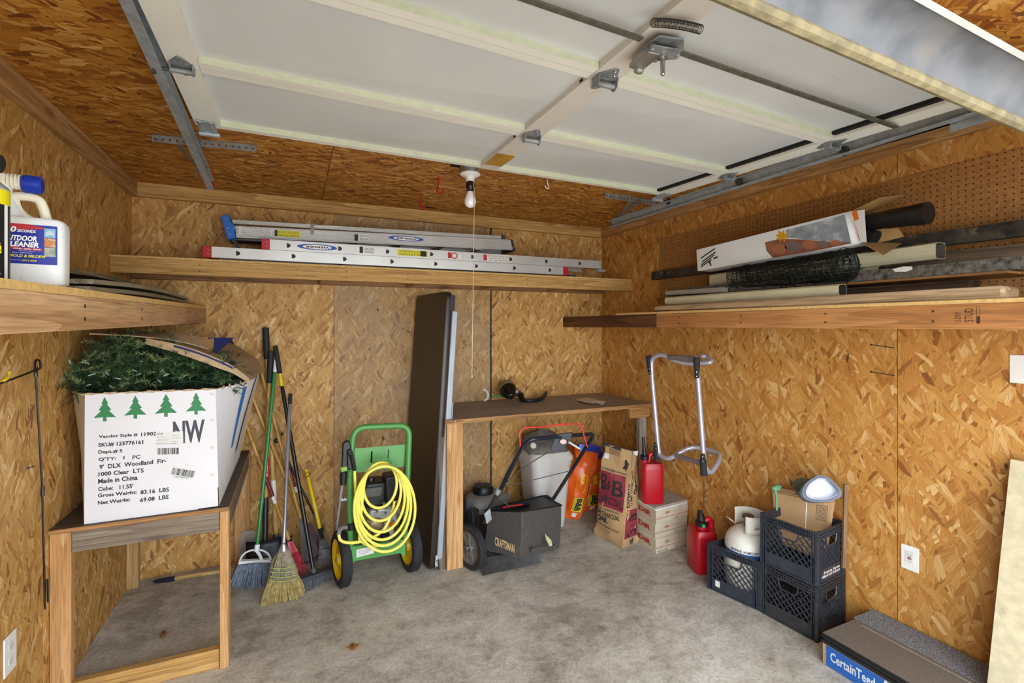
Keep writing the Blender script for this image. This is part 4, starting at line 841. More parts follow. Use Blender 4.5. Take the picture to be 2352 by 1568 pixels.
# ---------------------------------------------------------------- tree carton on the left table
zt = tz+.001; ctop = P(495, 893, Y=2.61).z
ct = thing('tree_carton', 'big bulging white carton printed with green fir trees standing open on the timber table', 'box', (-.55, 3.1, zt))
FL, FR, = P(193, 1203, Y=2.61), P(503, 1160, Y=2.61); FL.z = FR.z = zt
TLc, TRc = P(195, 905, Y=2.60), P(495, 893, Y=2.61)
cwt = plain('carton_paint', '#dedee2', .55, var=.02, scale=4, dirt='#b3aca4', dscale=7, damt=.28)
navy = plain('print_navy', '#232c63', .55, var=.05); green_p = plain('print_green', '#2e7d4c', .55, var=.05); dk_p = plain('print_charcoal', '#3c3f4a', .55, var=.03)
def wob(p, k, s=.004): return p+V((0, s*math.sin(k*2.1), 0))
nf = 6
def face(a, b, c, d, nu, nv, bul, dirn):
    rows = []
    for j in range(nv+1):
        v = j/nv; row = []
        for i in range(nu+1):
            u = i/nu; p = (a*(1-u)+b*u)*(1-v)+(d*(1-u)+c*u)*v
            row.append(p+V(dirn)*bul*math.sin(u*PI)*math.sin(v*PI*.5))
        rows.append(row)
    return rows
m = MB(); m.slab(face(FL, FR, TRc, TLc, 6, 6, .0, (0,-1,0)), (0,.004,0)); fp = m.build('front_panel', cwt, ct)
SLb, SLt = V((-.83, 2.80, zt)), V((-.892, 2.745, ctop+.002)); SRb, SRt = V((-.318, 3.50, zt)), V((-.20, 2.98, ctop+.03)); SRm = V((-.175, 3.3, ctop+.02))
SLt2 = V((-.905, 3.5, ctop)); SLb2 = V((-.84, 3.5, zt))
m = MB(); m.slab([[FL, SLb, SLb2], [lerp_v(FL,TLc,.5), lerp_v(SLb,SLt,.5)+V((-.01,0,0)), lerp_v(SLb2,SLt2,.5)], [TLc, SLt, SLt2]], (.003,0,0)); m.build('side_panel', cwt, ct)
m = MB(); rows = []
for j in range(9):
    v = j/8; e = v**1.3; row = []
    for i in range(9):
        u = i/8; y = lerp(2.61, 3.55, u); x = -.318+.012*0+e*(.125*math.sin(min(1, u*2.2)*PI/2)); row.append(V((x, y, lerp(zt, ctop+.02*u, v))))
    row[0] = lerp_v(FR, TRc, v); rows.append(row)
m.slab(rows, (-.003,0,0)); rp = m.build('side_panel', cwt, ct)
RS = lambda d: (lambda u, v: (lambda r0: r0+V((d,0,0)))(V((-.318+(v**1.3)*(.125*math.sin(min(1,u*2.2)*PI/2)), lerp(2.61,3.55,u), lerp(zt,ctop+.02*u,v)))))
m = MB(); m.slab([[SLb2, V((-.318, 3.55, zt))], [SLt2, V((-.20, 3.55, ctop))]], (0,.003,0)); m.build('back_panel', kraft, ct)
m = MB(); m.slab([[FL, FR], [SLb2, V((-.318,3.55,zt))]], (0,0,.003)); m.build('bottom_panel', kraft, ct)
FFa = lambda d: quad(FL, FR, TRc, TLc, d)
F1 = FFa(.0006) ; F2 = FFa(.0012); F3 = FFa(.0016)
treep = [(0,1), (-.30,.71), (-.16,.71), (-.55,.44), (-.30,.44), (-1,.13), (-.16,.17), (-.16,0), (.16,0), (.16,.17), (1,.17), (.38,.44), (.58,.47), (.2,.71), (.32,.73)]
def uvp(px, py): # pixel on the front face -> u,v of the flat front plane
    p = P(px, py, Y=2.605); u = (p.x-FL.x)/(FR.x-FL.x); zb_ = lerp(FL.z, FR.z, u); zt_ = lerp(TLc.z, TRc.z, u); v = (p.z-zb_)/(zt_-zb_); xl_ = lerp(FL.x, TLc.x, v); xr_ = lerp(FR.x, TRc.x, v); return ((p.x-xl_)/(xr_-xl_), v)
for (cx_, y0, y1, w_) in ((241,911,967,26), (311,908,961,26), (381,904,957,26), (450,901,952,24)):
    g = MB(); g.poly(F1, [uvp(cx_+w_*a, lerp(y1, y0, b)) for a, b in treep]); g.build('printed_tree', green_p, fp)
def ftext(g, s_, xa, ya, xb, yb2, ht, **k):   # text along a baseline from (xa,ya) to (xb,yb2)
    g.text(s_, lambda u, v: F1(*uvp(lerp(xa, xb, u), lerp(ya, yb2, u)-v*ht)), 0, 0, 1, 1, **k)
g = MB()
for s_, xa, ya, xb, yb2, ht in (('Vendor Style #', 227,1008,316,1003,9), ('11902', 324,1002,359,1000,9), ('SKU# 123776161', 226,1027,329,1020,10), ('Dept.:# 5', 226,1044,281,1041,10), ("Q'TY:   1", 226,1060,286,1056,9), ('PC', 304,1055,322,1053,9), ("9'  DLX  Woodland  Fir-", 228,1078,382,1063,11), ('1000 Clear  LTS', 226,1094,330,1085,10), ('Made in China', 225,1111,316,1102,11), ("Cube:   11.55'", 225,1128,306,1121,10), ('Gross Weight:', 224,1145,314,1137,11), ('83.16  LBS', 322,1136,388,1129,10), ('Net Weight:', 224,1162,299,1154,11), ('69.08  LBS', 321,1154,387,1146,10)):
    ftext(g, s_, xa, ya, xb, yb2, ht, bold=.03)
g.build('lettering', ink_k, fp)
g = MB(); ftext(g, 'NW', 397, 1020, 470, 1015, 52, bold=.03); g.build('big_lettering', dk_p, fp)
def frect(name, pts, m_, off=F2):
    g = MB(); g.poly(off, [uvp(*q) for q in pts]); return g.build(name, m_, fp)
frect('shipping_label', [(357,1022),(421,1017),(420,990),(357,994)], lblw, F2)
g = MB()
for yy_, a, b in ((998,359,372), (1000,395,412), (1004,360,380), (1006,395,415), (1009,362,392), (1012,360,385), (1014,393,410), (1018,358,405), (1020,360,412)): g.poly(F3, [uvp(a,yy_), uvp(b,yy_-.6), uvp(b,yy_-1.2), uvp(a,yy_-.8)])
g.text('00-46', lambda u, v: F3(*uvp(361+14*u, 998-5*v)), 0,0,1,1, bold=.02)
g.build('label_print', plain('faint_ink', '#8c8c92', .6), fp)
def barcode(parent, place, n, m_, seed=3):
    rg = random.Random(seed); g = MB(); x = 0
    ws = []; 
    while x < 1: w_ = rg.choice((1,1,2,3))/n; ws.append((x, min(1, x+w_))); x += w_+rg.choice((1,1,2))/n
    for a, b in ws: g.poly(place, [(a,0),(b,0),(b,1),(a,1)])
    return g.build('barcode', m_, parent)
frect('sticker', [(360,1044),(412,1042),(412,1026),(360,1029)], lblw); barcode(fp, lambda u, v: F3(*uvp(361+50*u, 1044-u-15*v)), 70, ink_k)
frect('sticker', [(391,1090),(444,1099),(449,1080),(396,1072)], lblw); barcode(fp, lambda u, v: F3(*uvp(393+50*u+5*v, 1089+8*u-15*v)), 70, ink_k, 5)
g = MB(); g.text('C201565583', lambda u, v: F2(*uvp(399+34*u, 1096+3.5*u-5*v)), 0,0,1,1); g.build('lettering', ink_k, fp)
g = MB()
for yy_ in (903, 963, 1026, 1089):
    for k in (0, 5): g.poly(F2, [uvp(481+k, yy_-2), uvp(486+k, yy_+5), uvp(487+k, yy_+5), uvp(482+k, yy_-2)])
g.build('staples', plain('staple_rust', '#8a6a52', .5, .4), fp, kind='stuff')
# left narrow face: part of a tree and of the big letters
LSF = lambda u, v: (lambda a, b: a*(1-u)+b*u)(lerp_v(FL, TLc, v), lerp_v(SLb, SLt, v))+V((-.001, -.0025, 0))
g = MB(); g.poly(LSF, [(.55,.99), (.30,.84), (.42,.84), (.15,.74), (.42,.76), (.42,.70), (.62,.70), (.62,.76), (.8,.78), (.72,.99)]); g.build('printed_tree', green_p, ct)
g = MB(); g.text('W', LSF, .12, .30, .62, .62, bold=.01); g.build('lettering', ink_k, ct)
g = MB(); g.poly(LSF, [(1,.99), (.8,.99), (.78,.6), (.55,.3), (.75,.3), (1,.55)]); g.build('navy_edge', navy, ct)
m = MB(); tp = [RS(.0015)(u, v) for u, v in ((.10,.985), (.16,.987), (.155,.80), (.13,.80), (.10,.42), (.065,.42))]
m.rect(RS(.0012), .22, .40, .27, .99, n=2, m=8); m.build('blue_tape', plain('blue_tape', '#1a6fc0', .6), ct)
m = MB(); m.rect(RS(.0014), .47, .25, .60, 1.0, n=2, m=8); m.build('navy_edge', navy, ct)
# lid: crumpled flaps propped up by the tree
lid_in = plain('flap_inner', '#a68c69', .8, var=.08, scale=20, bump=.2, bs=60); lid_edge = plain('flap_worn', '#b59c79', .85, var=.1, scale=30, dirt='#6e5538', dscale=25, damt=.3)
zs_ = H-.004
def curve3(pts, n): return cr(pts, n)
front = [P(572, 871, Y=2.72), P(535, 843, Y=2.70), P(500, 826, Y=2.68), P(455, 808, Y=2.68), P(400, 792, Y=2.70), P(335, 779, Y=2.74)]
back = [V((-.17, 3.40, ctop+.02)), V((-.21, 3.42, ctop+.08)), V((-.27, 3.45, ctop+.13)), V((-.36, 3.45, ctop+.18)), V((-.46, 3.45, ctop+.21)), V((-.60, 3.42, ctop+.225))]
fr_, bk_ = cr(front, 3), cr(back, 3); m = MB(); rows = [[lerp_v(a, b, t)+V((0, 0, .006*math.sin(i*1.1+t*5))) for i, (a, b) in enumerate(zip(fr_, bk_))] for t in [k/5 for k in range(6)]]
m.slab(rows, (.004, -.002, -.008)); m.build('lid_flap', lid_in, ct)
m = MB(); rows = []
for i, p in enumerate(fr_):
    d_ = .018+.022*math.sin(i/len(fr_)*PI); rows.append([p+V((0,-.002,.006)), p+V((.002,-.010,-.004-d_*.4)), p+V((0,-.004,-d_))])
m.slab(rows, (0,.004,0)); m.build('flap_edge', lid_edge, ct)
m = MB(); rows = [[p+V((0,-.0085 if j == 0 else -.012,.0 if j == 0 else -.009)) for j in (0, 1)] for p in fr_[3:-3]]; m.grid(rows); m.build('navy_stripe', navy, ct)
f2 = [P(478, 800, Y=2.84), P(430, 787, Y=2.80), P(380, 778, Y=2.78), P(300, 770, Y=2.76), P(205, 765, Y=2.74)]
b2 = [P(470, 775, Y=2.95), P(430, 768, Y=2.95), P(380, 763, Y=2.95), P(330, 761, Y=3.0), P(290, 761, Y=3.0)]
for q in b2+f2: q.z = min(q.z, LS(q.x, q.y, -.006).z)
f2c, b2c = cr(f2, 3), cr(b2, 3); m = MB(); m.slab([[lerp_v(a, b, t) for a, b in zip(f2c, b2c)] for t in (0, .33, .66, 1)], (0,-.001,-.005)); m.build('lid_flap', lid_edge, ct)
m = MB(); m.slab([[P(478, 776, Y=2.93), P(488, 826, Y=2.84)], [P(537, 776, Y=2.93), P(498, 812, Y=2.86)]], (0,.003,.002)); nv = m.build('navy_flap', navy, ct)
m = MB(); m.slab([[P(470, 774, Y=2.95), P(462, 800, Y=2.85)], [P(492, 776, Y=2.93), P(488, 822, Y=2.84)]], (0,.003,.002)); m.build('lid_flap', kraft, ct)
m = MB(); m.text('THOMASVILL', lambda u, v: P(486+34*u+4*v, 813-22*u-7*v, Y=2.845)+V((0,-.035,0)), 0,0,1,1); m.build('lettering', lblw, nv) if False else None
m = MB()
for k in range(26):   # torn rim along the top edge of the front
    u = k/25; p = lerp_v(TLc, TRc, u); m.obox(p+V((0,.002,.000)), (.0125,0,.0015*math.cos(k*2.3)), (0,.003,0), (0,0,.003+.002*math.sin(k*1.7)))
m.build('torn_edge', plain('torn_card', '#b79f7f', .9, var=.15, scale=60), ct, kind='stuff')
m = MB()
for k in range(5):
    u = .04+.05*k; q = RS(0)(u, 1.0); m.obox(q+V((-.003,0,.002)), (.003,0,0), (0,.016,.002), (0,0,.006+.004*(k%2)))
for q in ((572,876), (566,884)): m.obox(P(q[0], q[1], Y=2.72), (.008,0,.004), (0,.01,0), (0,0,.006))
m.build('torn_edge', plain('torn_card', ''), ct, kind='stuff')
# ---------------------------------------------------------------- artificial fir
rg = random.Random(11)
ft = thing('artificial_fir', 'dark green artificial fir branches with clear mini lights bursting out of the carton', 'christmas tree', (-.55, 3.0, ctop-.05))
cen = []
def fol(name, col, nbr, seed, kind='stuff'):
    rg = random.Random(seed); vs = []; fs = []; mb = MB()
    for b_ in range(nbr):
        # branch tip positions spread over the mound
        u = rg.random(); x = lerp(-.90, -.275, u); y = lerp(2.72, 3.1, rg.random()**1.4)
        prof = min(1, (u*4.5)**.6)*(1-.62*max(0, u-.35)/.65)
        if x < -.84: prof *= .8
        top = ctop+.02+.215*prof; z = ctop-.03+(top-ctop+.03)*rg.random()**.75
        z = min(z, top)
        dr = V((rg.uniform(-1,1), rg.uniform(-1.3,.3), rg.uniform(-.3,.9))).normalized(); L = rg.uniform(.05,.10); st = V((x, y, z)); n_ = 34
        s0 = dr.orthogonal().normalized(); s1_ = dr.cross(s0)
        for k in range(n_):
            t = k/n_; c0 = st+dr*L*t+V((0,0,-.02*t*t)); a = rg.uniform(0, 6.28); nd = ((s0*math.cos(a)+s1_*math.sin(a))*1.0+dr*.8).normalized(); ln = rg.uniform(.018,.028)
            w_ = nd.cross(V((rg.uniform(-1,1), rg.uniform(-1,1), rg.uniform(-1,1)))).normalized()*.0012
            tip = c0+nd*ln
            if tip.z > LS(tip.x, tip.y, -.008).z: tip.z = LS(tip.x, tip.y, -.008).z
            tip.x = max(tip.x, -.914); c0.x = max(c0.x, -.912)
            b0 = len(mb.v); mb.v += [c0-w_, c0+w_, tip]; mb.f.append([b0, b0+1, b0+2]); mb.m.append(0)
    return mb.build(name, col, ft, smooth=False, kind=kind)
fol('needles', plain('fir_dark', '#17331d', .6, var=.3), 620, 1); fol('needles', plain('fir_mid', '#3a5e34', .55, var=.3), 520, 2); fol('needles', plain('fir_tip', '#93a56c', .5, var=.3), 300, 3)
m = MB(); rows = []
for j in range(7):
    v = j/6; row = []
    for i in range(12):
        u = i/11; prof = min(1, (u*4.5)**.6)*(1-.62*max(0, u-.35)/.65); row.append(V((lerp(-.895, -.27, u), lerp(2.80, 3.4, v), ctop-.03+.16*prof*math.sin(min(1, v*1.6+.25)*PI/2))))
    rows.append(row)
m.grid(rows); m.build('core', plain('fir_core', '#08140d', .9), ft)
for k in range(17):
    p = V((lerp(-.88, -.33, rg.random()), 2.68+rg.random()*.06, ctop+.02+.12*rg.random())); d_ = V((rg.uniform(-1,1), -.4, rg.uniform(-.5,.5))).normalized(); m = MB(); m.tube([p, p+d_*.010, p+d_*.020, p+d_*.026], [.003,.0034,.0025,.001], 6); m.build('mini_light', plain('mini_bulb', '#8fb7b0', .2, var=.1), ft)
m = MB(); m.tube(cr([P(400,880,Y=2.66), P(450,876,Y=2.66), P(500,884,Y=2.68), P(540,889,Y=2.74), P(560,893,Y=2.76)], 5), .0022, 5); m.tube(cr([P(480,880,Y=2.66), P(530,876,Y=2.7), P(560,886,Y=2.74)], 5), .0022, 5); m.build('light_cord', plain('cord_green', '#16392b', .5), ft)
# ---------------------------------------------------------------- wall things on the left
p = P(20, 1500, X=XL+.0005); o3 = V((XL+.0005, p.y, p.z))
def wall_plate(name, o, ey, ez, n, w_, h_, label, gfci=False, single=False):
    t = thing(name, label, 'outlet' if not single else 'switch', o); ey, ez, n = V(ey), V(ez), V(n)
    m = MB(); m.obox(o+n*.003, ey*w_/2, ez*h_/2, n*.0028); m.build('cover_plate', plain('plate_white', '#e7e6e2', .35, var=.02), t, bevel=.002, seg=2)
    pl = lambda d: (lambda u, v: o+n*(.0060+d)+ey*w_*(u-.5)+ez*h_*(v-.5))
    if single: return t
    if gfci:
        m = MB(); m.obox(o+n*.0065, ey*w_*.24, ez*h_*.30, n*.001); f_ = m.build('receptacle', plain('plate_white2', '#dddcd8', .4), t)
        g = MB(); g.rect(pl(.0018), .38,.51,.60,.545); g.build('test_button', ink_r, f_); g = MB(); g.rect(pl(.0018), .38,.455,.60,.495); g.build('reset_button', ink_k, f_)
        g = MB()
        for v in (.60, .36):
            for u in (.40, .57): g.rect(pl(.0018), u, v, u+.02, v+.06)
            g.rect(pl(.0018), .48, v-.05+.01, .53, v-.02)
        g.build('slots', plain('slot_dark', ''), f_, kind='stuff')
    else:
        for v in (.69, .31):
            m = MB(); m.lathe([(w_*.22,0),(w_*.21,.0012)], o+n*.0062+ez*h_*(v-.5), n, 20); f_ = m.build('receptacle', plain('plate_white2', '#dddcd8', .4), t)
            g = MB(); g.rect(pl(.0018), .42, v-.02, .44, v+.05); g.rect(pl(.0018), .56, v-.02, .58, v+.05); g.rect(pl(.0018), .48, v-.07, .52, v-.05); g.build('slots', plain('slot_dark', ''), f_, kind='stuff')
    return t
a_, b_ = P(34, 1500, X=XL), P(6, 1500, X=XL)
wall_plate('wall_outlet', o3, (0, 1, 0), (0, 0, 1), (1, 0, 0), abs(a_.y-b_.y), .135, 'white duplex outlet low on the left wall beside the timber table')
sh_m = blackm; top = P(84, 826, X=-.885); bot = P(103, 1398, X=-.885)
t = thing('shepherd_hook', 'black steel shepherd hook pole hung against the left wall', 'plant hook', V((-.885, (top.y+bot.y)/2, bot.z)))
a = P(82, 860, X=-.885); m = MB(); m.tube([a, P(97, 1120, X=-.885), bot], .0035, 7); m.lathe([(.006,-.02),(.006,.02)], P(82, 853, X=-.885), (0,0,1), 8); m.lathe([(.0065,-.018),(.0065,.018)], P(98, 1128, X=-.885), (0,0,1), 8); m.build('pole', sh_m, t)
m = MB(); lp = cr([P(81, 856, X=-.88), P(80, 840, X=-.88), P(83, 827, X=-.88), P(90, 828, X=-.88), P(93, 838, X=-.88), P(91, 846, X=-.88), P(78, 851, X=-.87), P(40, 866, X=-.86), P(-10, 884, X=-.85)], 5); m.tube(lp, .0036, 7); m.build('hook_arm', sh_m, t)
m = MB(); m.tube([P(103,1380,X=-.885), P(104,1335,X=-.885), P(109,1329,X=-.885), P(110,1382,X=-.885)], .0033, 6); m.build('ground_prong', sh_m, t)
m = MB(); m.tube(cr([P(-14,872,X=-.89), P(2,876,X=-.86), P(14,870,X=-.85), P(20,862,X=-.85), P(22,853,X=-.85)], 5), .005, 9); tag(m.build('utility_hook', plain('yellow_vinyl', '#d9b81f', .4)), 'yellow vinyl hook at the left wall holding the shepherd hook arm', 'hook')
for i, (x0, y0, x1, y1, lb_) in enumerate(((40,1077,76,1071,'bent nail in the left wall below the shepherd hook arm'), (2009,791,2054,799,''), (2009,853,2054,862,''))):
    n_ = V((1,0,0)) if i == 0 else V((-1,0,0))
    a, b = (P(x0, y0, X=XL+.001), P(x1, y1, X=XL+.001)) if i == 0 else (PW(x0, y0, .001), PW(x1, y1, .001))
    if i: b = a+(b-a)*1.0
    m = MB(); m.tube([b, b+n_*.004, a+n_*.028, a+n_*.030], [.0022,.0022,.0022,.0055], 6)
    tag(m.build('nail', screw), [lb_, 'upper bent nail at the pegboard wall seam under the shelf', 'lower bent nail at the pegboard wall seam under the shelf'][i], 'nail')
# leaves on the floor
lf = plain('dry_leaf', '#a9713a', .8, var=.2, scale=60)
def leaf(px, py, s_, rot, label, lobed=False):
    c = P(px, py, Z=.004); pts = []
    n_ = 22; m = MB(); ring = []
    for k in range(n_):
        a = 2*PI*k/n_; r = (1 if not lobed else .55+.45*abs(math.cos(a*2.5)))*s_; ring.append(c+V((math.cos(a)*r*math.cos(rot)-math.sin(a)*r*.35*math.sin(rot)*(2.6 if lobed else 1), math.cos(a)*r*math.sin(rot)+math.sin(a)*r*.35*math.cos(rot)*(2.6 if lobed else 1), .004+.006*abs(math.sin(a*2))*(s_/.03))))
    m.add([c+V((0,0,.001))]+ring, [(0, 1+k, 1+(k+1)%n_) for k in range(n_)]); m.tube([ring[0], ring[0]+V((math.cos(rot), math.sin(rot), 0))*s_*.6], .001, 4)
    tag(m.build('dry_leaf', lf, solid=.0006), label, 'leaf')
leaf(376, 1460, .035, 1.75, 'curled brown leaf lying on the floor under the table')
leaf(812, 1488, .030, .5, 'pale lobed dry leaf on the concrete in front of the green cart', True)
# ---------------------------------------------------------------- long-handled tools leaning in the back corner
ash = wood('ash_handle', '#b98a3f', '#d8ac5e', 'Z', '#95692a', rough=.4, knots=False); ashp = wood('ash_pale', '#c7a463', '#dfc389', 'Z', '#a07e42', rough=.5, knots=False)
grip = plain('rubber_grip', '#232326', .7, var=.1); blade_d = plain('blade_dark', '#20242e', .4, .4, var=.2); silver_h = plain('silver_tube', '#a9abb5', .3, .7, var=.05)
YW = YB-.03
def pole(parent, a, b, r, mat, name='handle', n=10, r2=None):
    m = MB(); m.tube([a, lerp_v(a, b, .02), lerp_v(a, b, .98), b], [r*.8, r, r2 or r, (r2 or r)*.8], n); return m.build(name, mat, parent)
def onl(a, b, y): # point on segment a-b whose image row is y
    lo, hi = 0., 1.
    for _ in range(30):
        t = (lo+hi)/2; p = lerp_v(a, b, t); fwd = p.x*SA+p.y*CA; yy_ = 748-(p.z-H)/fwd*FP
        if yy_ < y: lo = t
        else: hi = t
    return lerp_v(a, b, t)
# green angle broom
T, B = P(634, 826, Y=3.60), P(590, 1262, Y=3.33)
t = thing('angle_broom', 'green-handled broom with white collar and blue-grey bristles', 'broom', V((B.x, B.y, 0)))
pole(t, onl(T,B,852), B, .0115, plain('broom_green', '#2d7a3f', .35, var=.06)); pole(t, T, onl(T,B,854), .0125, plain('cap_white', '#e4e4e4', .4), 'handle_cap')
wc = plain('collar_white', '#e3e4ea', .4, var=.03); Yb = B.y
def Q(x, y, Y=None): return P(x, y, Y=Y or Yb)
m = MB(); m.prism([Q(546,1297), Q(549,1289), Q(620,1285), Q(624,1290), Q(624,1294)], (0,.03,0))
m.tube(rnd([Q(549,1290), Q(558,1272), Q(575,1263), Q(600,1262), Q(616,1270), Q(623,1285)], .02), [.006]*22, 8); m.tube(cr([Q(588,1262), Q(597,1275), Q(602,1288)], 5), .010, 8); m.lathe([(.016,-.01),(.015,.03)], B, (T-B).normalized(), 12)
m.build('collar', wc, t, bevel=.002)
def bristles(name, parent, top, bot, n, r, mat, th=.02, seed=1, jit=.01, zmin=.001, seg=1):
    rg = random.Random(seed); m = MB()
    for k in range(n):
        u = rg.random(); w_ = rg.uniform(-1, 1); a = top(u)+V((0, w_*th*.5, 0)); b = bot(u)+V((rg.uniform(-jit, jit), w_*th, rg.uniform(-jit, jit)))
        b.z = max(b.z, zmin); mid = (a+b)/2+V((rg.uniform(-jit,jit)*.4, 0, 0)); m.tube([a, mid, b], [r, r, r*.7], 3, caps=False)
    return m.build(name, mat, parent, smooth=False, kind='stuff')
bl_m = plain('bristle_blue', '#6f7b8d', .6, var=.3, scale=50)
def polyf(pts): 
    def f(u):
        u = min(.9999, max(0, u))*(len(pts)-1); i = int(u); return lerp_v(pts[i], pts[i+1], u-i)
    return f
bristles('bristles', t, polyf([Q(547,1296), Q(585,1291), Q(623,1291)]), polyf([Q(531,1333), Q(540,1345), Q(580,1350), Q(607,1346), Q(617,1330)]), 420, .0019, bl_m, .035, 1, .006)
m = MB(); m.prism([Q(548,1296), Q(535,1332), Q(542,1343), Q(580,1348), Q(606,1344), Q(615,1328), Q(622,1294)], (0,.006,0)); m.v = [p+V((0,.016,0)) for p in m.v]; m.build('bristle_core', plain('bristle_dark', '#4d5868', .8), t)
# straw broom
T, B = P(667, 904, Y=3.55), P(651, 1262, Y=3.10)
t = thing('corn_broom', 'silver-handled corn broom with frayed straw and green stitching', 'broom', V((B.x, B.y, 0)))
pole(t, onl(T,B,926), B, .0115, silver_h); pole(t, T, onl(T,B,928), .0128, grip, 'handle_cap')
m = MB(); m.lathe([(.013,.0),(.016,-.01),(.028,-.035),(.026,-.04)], B+V((0,0,.035)), (0,0,1), 14); m.build('ferrule', silver_h, t)
Yb = B.y; s1_ = plain('straw_grey', '#8f8770', .85, var=.25, scale=50); s2_ = plain('straw_gold', '#a8935a', .85, var=.3, scale=40)
bristles('straw', t, polyf([Q(643,1258), Q(652,1256), Q(660,1258)]), polyf([Q(620,1328), Q(640,1332), Q(665,1330), Q(684,1322)]), 520, .0017, s1_, .03, 2, .004)
m = MB(); m.prism([Q(644,1260), Q(624,1290), Q(614,1335), Q(612,1380), Q(650,1370), Q(685,1345), Q(684,1310), Q(672,1280), Q(660,1258)], (0,.006,0)); m.v = [p+V((0,.018,0)) for p in m.v]; m.build('straw_core', plain('straw_core', '#7f7254', .9, var=.3, scale=60), t)
bristles('straw', t, polyf([Q(617,1325), Q(645,1333), Q(684,1320)]), polyf([Q(604,1375), Q(609,1397), Q(630,1392), Q(655,1383), Q(680,1372), Q(698,1358)]), 560, .0016, s2_, .04, 3, .014)
gs_ = plain('stitch_green', '#a3bd3c', .6)
for k, yy_ in enumerate((1304, 1313, 1324, 1333)):
    m = MB(); m.tube(cr([Q(622-k*1.2, yy_, Yb-.035), Q(650, yy_+1.5, Yb-.042), Q(676+k*2, yy_-4, Yb-.035)], 6), .0018, 5); m.build('stitching', gs_, t)
# black push broom
T, B = P(632, 794, Y=3.62), P(721, 1318, Y=3.22)
t = thing('push_broom', 'black-handled push broom with a yellow band, its wide brush on the floor', 'broom', V((B.x, B.y, 0)))
pole(t, onl(T,B,886), B, .0125, blackm); pole(t, onl(T,B,857), onl(T,B,887), .0128, plain('band_yellow', '#e0c21b', .4), 'yellow_band'); pole(t, T, onl(T,B,858), .016, grip, 'grip')
a, b = P(686, 1334, Y=3.16), P(766, 1306, Y=3.27); d_ = b-a; m = MB(); m.bar(a+V((0,0,.005)), b+V((0,0,.005)), .055, .022); m.lathe([(.018,-.01),(.015,.04)], B, (T-B).normalized(), 12); m.build('brush_block', plain('block_slate', '#3d434c', .6, var=.1), t, bevel=.004)
bristles('bristles', t, lambda u: lerp_v(a, b, u)+V((0,0,-.005)), lambda u: V(((lerp_v(a,b,u)).x, lerp_v(a,b,u).y-.012, .001)), 420, .0018, plain('bristle_grey', '#5a5c60', .8, var=.3, scale=60), .05, 4, .004)
# shovel with red printed wooden handle
T, B = P(622, 806, Y=3.64), P(610, 1142, Y=3.50)
t = thing('round_shovel', 'long wooden shovel with thick black grip and red printed label', 'shovel', V((B.x, B.y, 0)))
pole(t, onl(T,B,878), B, .0165, ash); pole(t, T, onl(T,B,880), .0205, grip, 'grip', r2=.019)
q0, q1 = onl(T,B,1050), onl(T,B,1112); g = MB(); n3 = V((-.2,-1,0)).normalized()
def wrap(a, b, r, a0, a1): return lambda u, v: lerp_v(a, b, v)+V((math.cos(lerp(a0,a1,u)), math.sin(lerp(a0,a1,u)), 0))*r
g.rect(wrap(q1, q0, .0169, -1.9, -.5), 0,0,1,1, n=5); g.build('red_label', plain('label_red', '#c3202c', .5), t)
g = MB(); W_ = wrap(q1, q0, .0173, -1.8, -.7); g.text('CRAFTSMAN', lambda u, v: W_(1-v, u), .06, .35, .94, .8, bold=.03); g.build('lettering', lblw, t)
e = P(608, 1262, Y=3.45); m = MB(); m.tube([B, lerp_v(B,e,.2), lerp_v(B,e,.9), e], [.0175,.018,.0165,.02], 12); m.build('socket', blade_d, t)
m = MB(); rows = []
for j in range(7):
    v = j/6; w_ = .105*(1 if v < .6 else math.cos((v-.6)/.4*1.35)); z0 = P(600,1238,Y=3.46).z; row = []
    for i in range(9):
        u = i/8*2-1; row.append(V((e.x+u*w_, e.y-.02+.03*u*u-.05*v+.0, lerp(z0, .005, v))))
    rows.append(row)
m.grid(rows); m.build('blade', blade_d, t, solid=.002)
# second shovel, pale handle
T, B = P(610, 752, Y=3.67), P(634, 1226, Y=3.58)
t = thing('round_shovel', 'tallest wooden tool handle with black grip and white paper label', 'shovel', V((B.x, B.y, 0)))
pole(t, onl(T,B,822), B, .0155, ashp); pole(t, T, onl(T,B,824), .0205, grip, 'grip')
g = MB(); g.rect(wrap(onl(T,B,1142), onl(T,B,1102), .0160, -2.6, -.3), 0,0,1,1, n=6); g.build('paper_label', lblw, t)
e = P(632, 1262, Y=3.56); m = MB(); m.tube([B, e], [.018,.02], 12); m.build('socket', plain('socket_grey', '#59616e', .4, .5), t)
m = MB(); rows = []
for j in range(7):
    v = j/6; w_ = .10*(1 if v < .6 else math.cos((v-.6)/.4*1.35)); z0 = P(632,1236,Y=3.56).z; rows.append([V((e.x+i/4*w_*1, e.y-.02+.03*(i/4)**2-.05*v, lerp(z0, .005, v))) for i in range(-4, 5)])
m.grid(rows); m.build('blade', blade_d, t, solid=.002)
# grey flat spade blade behind
m = MB(); a, b, c, d = P(553,1240,Y=3.66), P(590,1236,Y=3.66), P(590,1300,Y=3.60), P(548,1306,Y=3.60)
t = thing('flat_shovel', 'dusty grey square shovel blade standing in the corner behind the table', 'shovel', V((b.x, 3.6, 0)))
tt = [P(555,1222,Y=3.67), P(590,1217,Y=3.67), P(600,1226,Y=3.67)]; d.z = c.z = .004; m = MB(); m.prism([P(553,1226,Y=3.67), P(560,1219,Y=3.67), P(582,1217,Y=3.67), P(588,1222,Y=3.67), P(596,1222,Y=3.67), V((c.x+.02, 3.62, .004)), V((d.x, 3.62, .004))], (0,.004,0)); m.build('blade', plain('dusty_steel', '#a8a39a', .7, .2, var=.12, dirt='#6b655c', dscale=18, damt=.3), t)
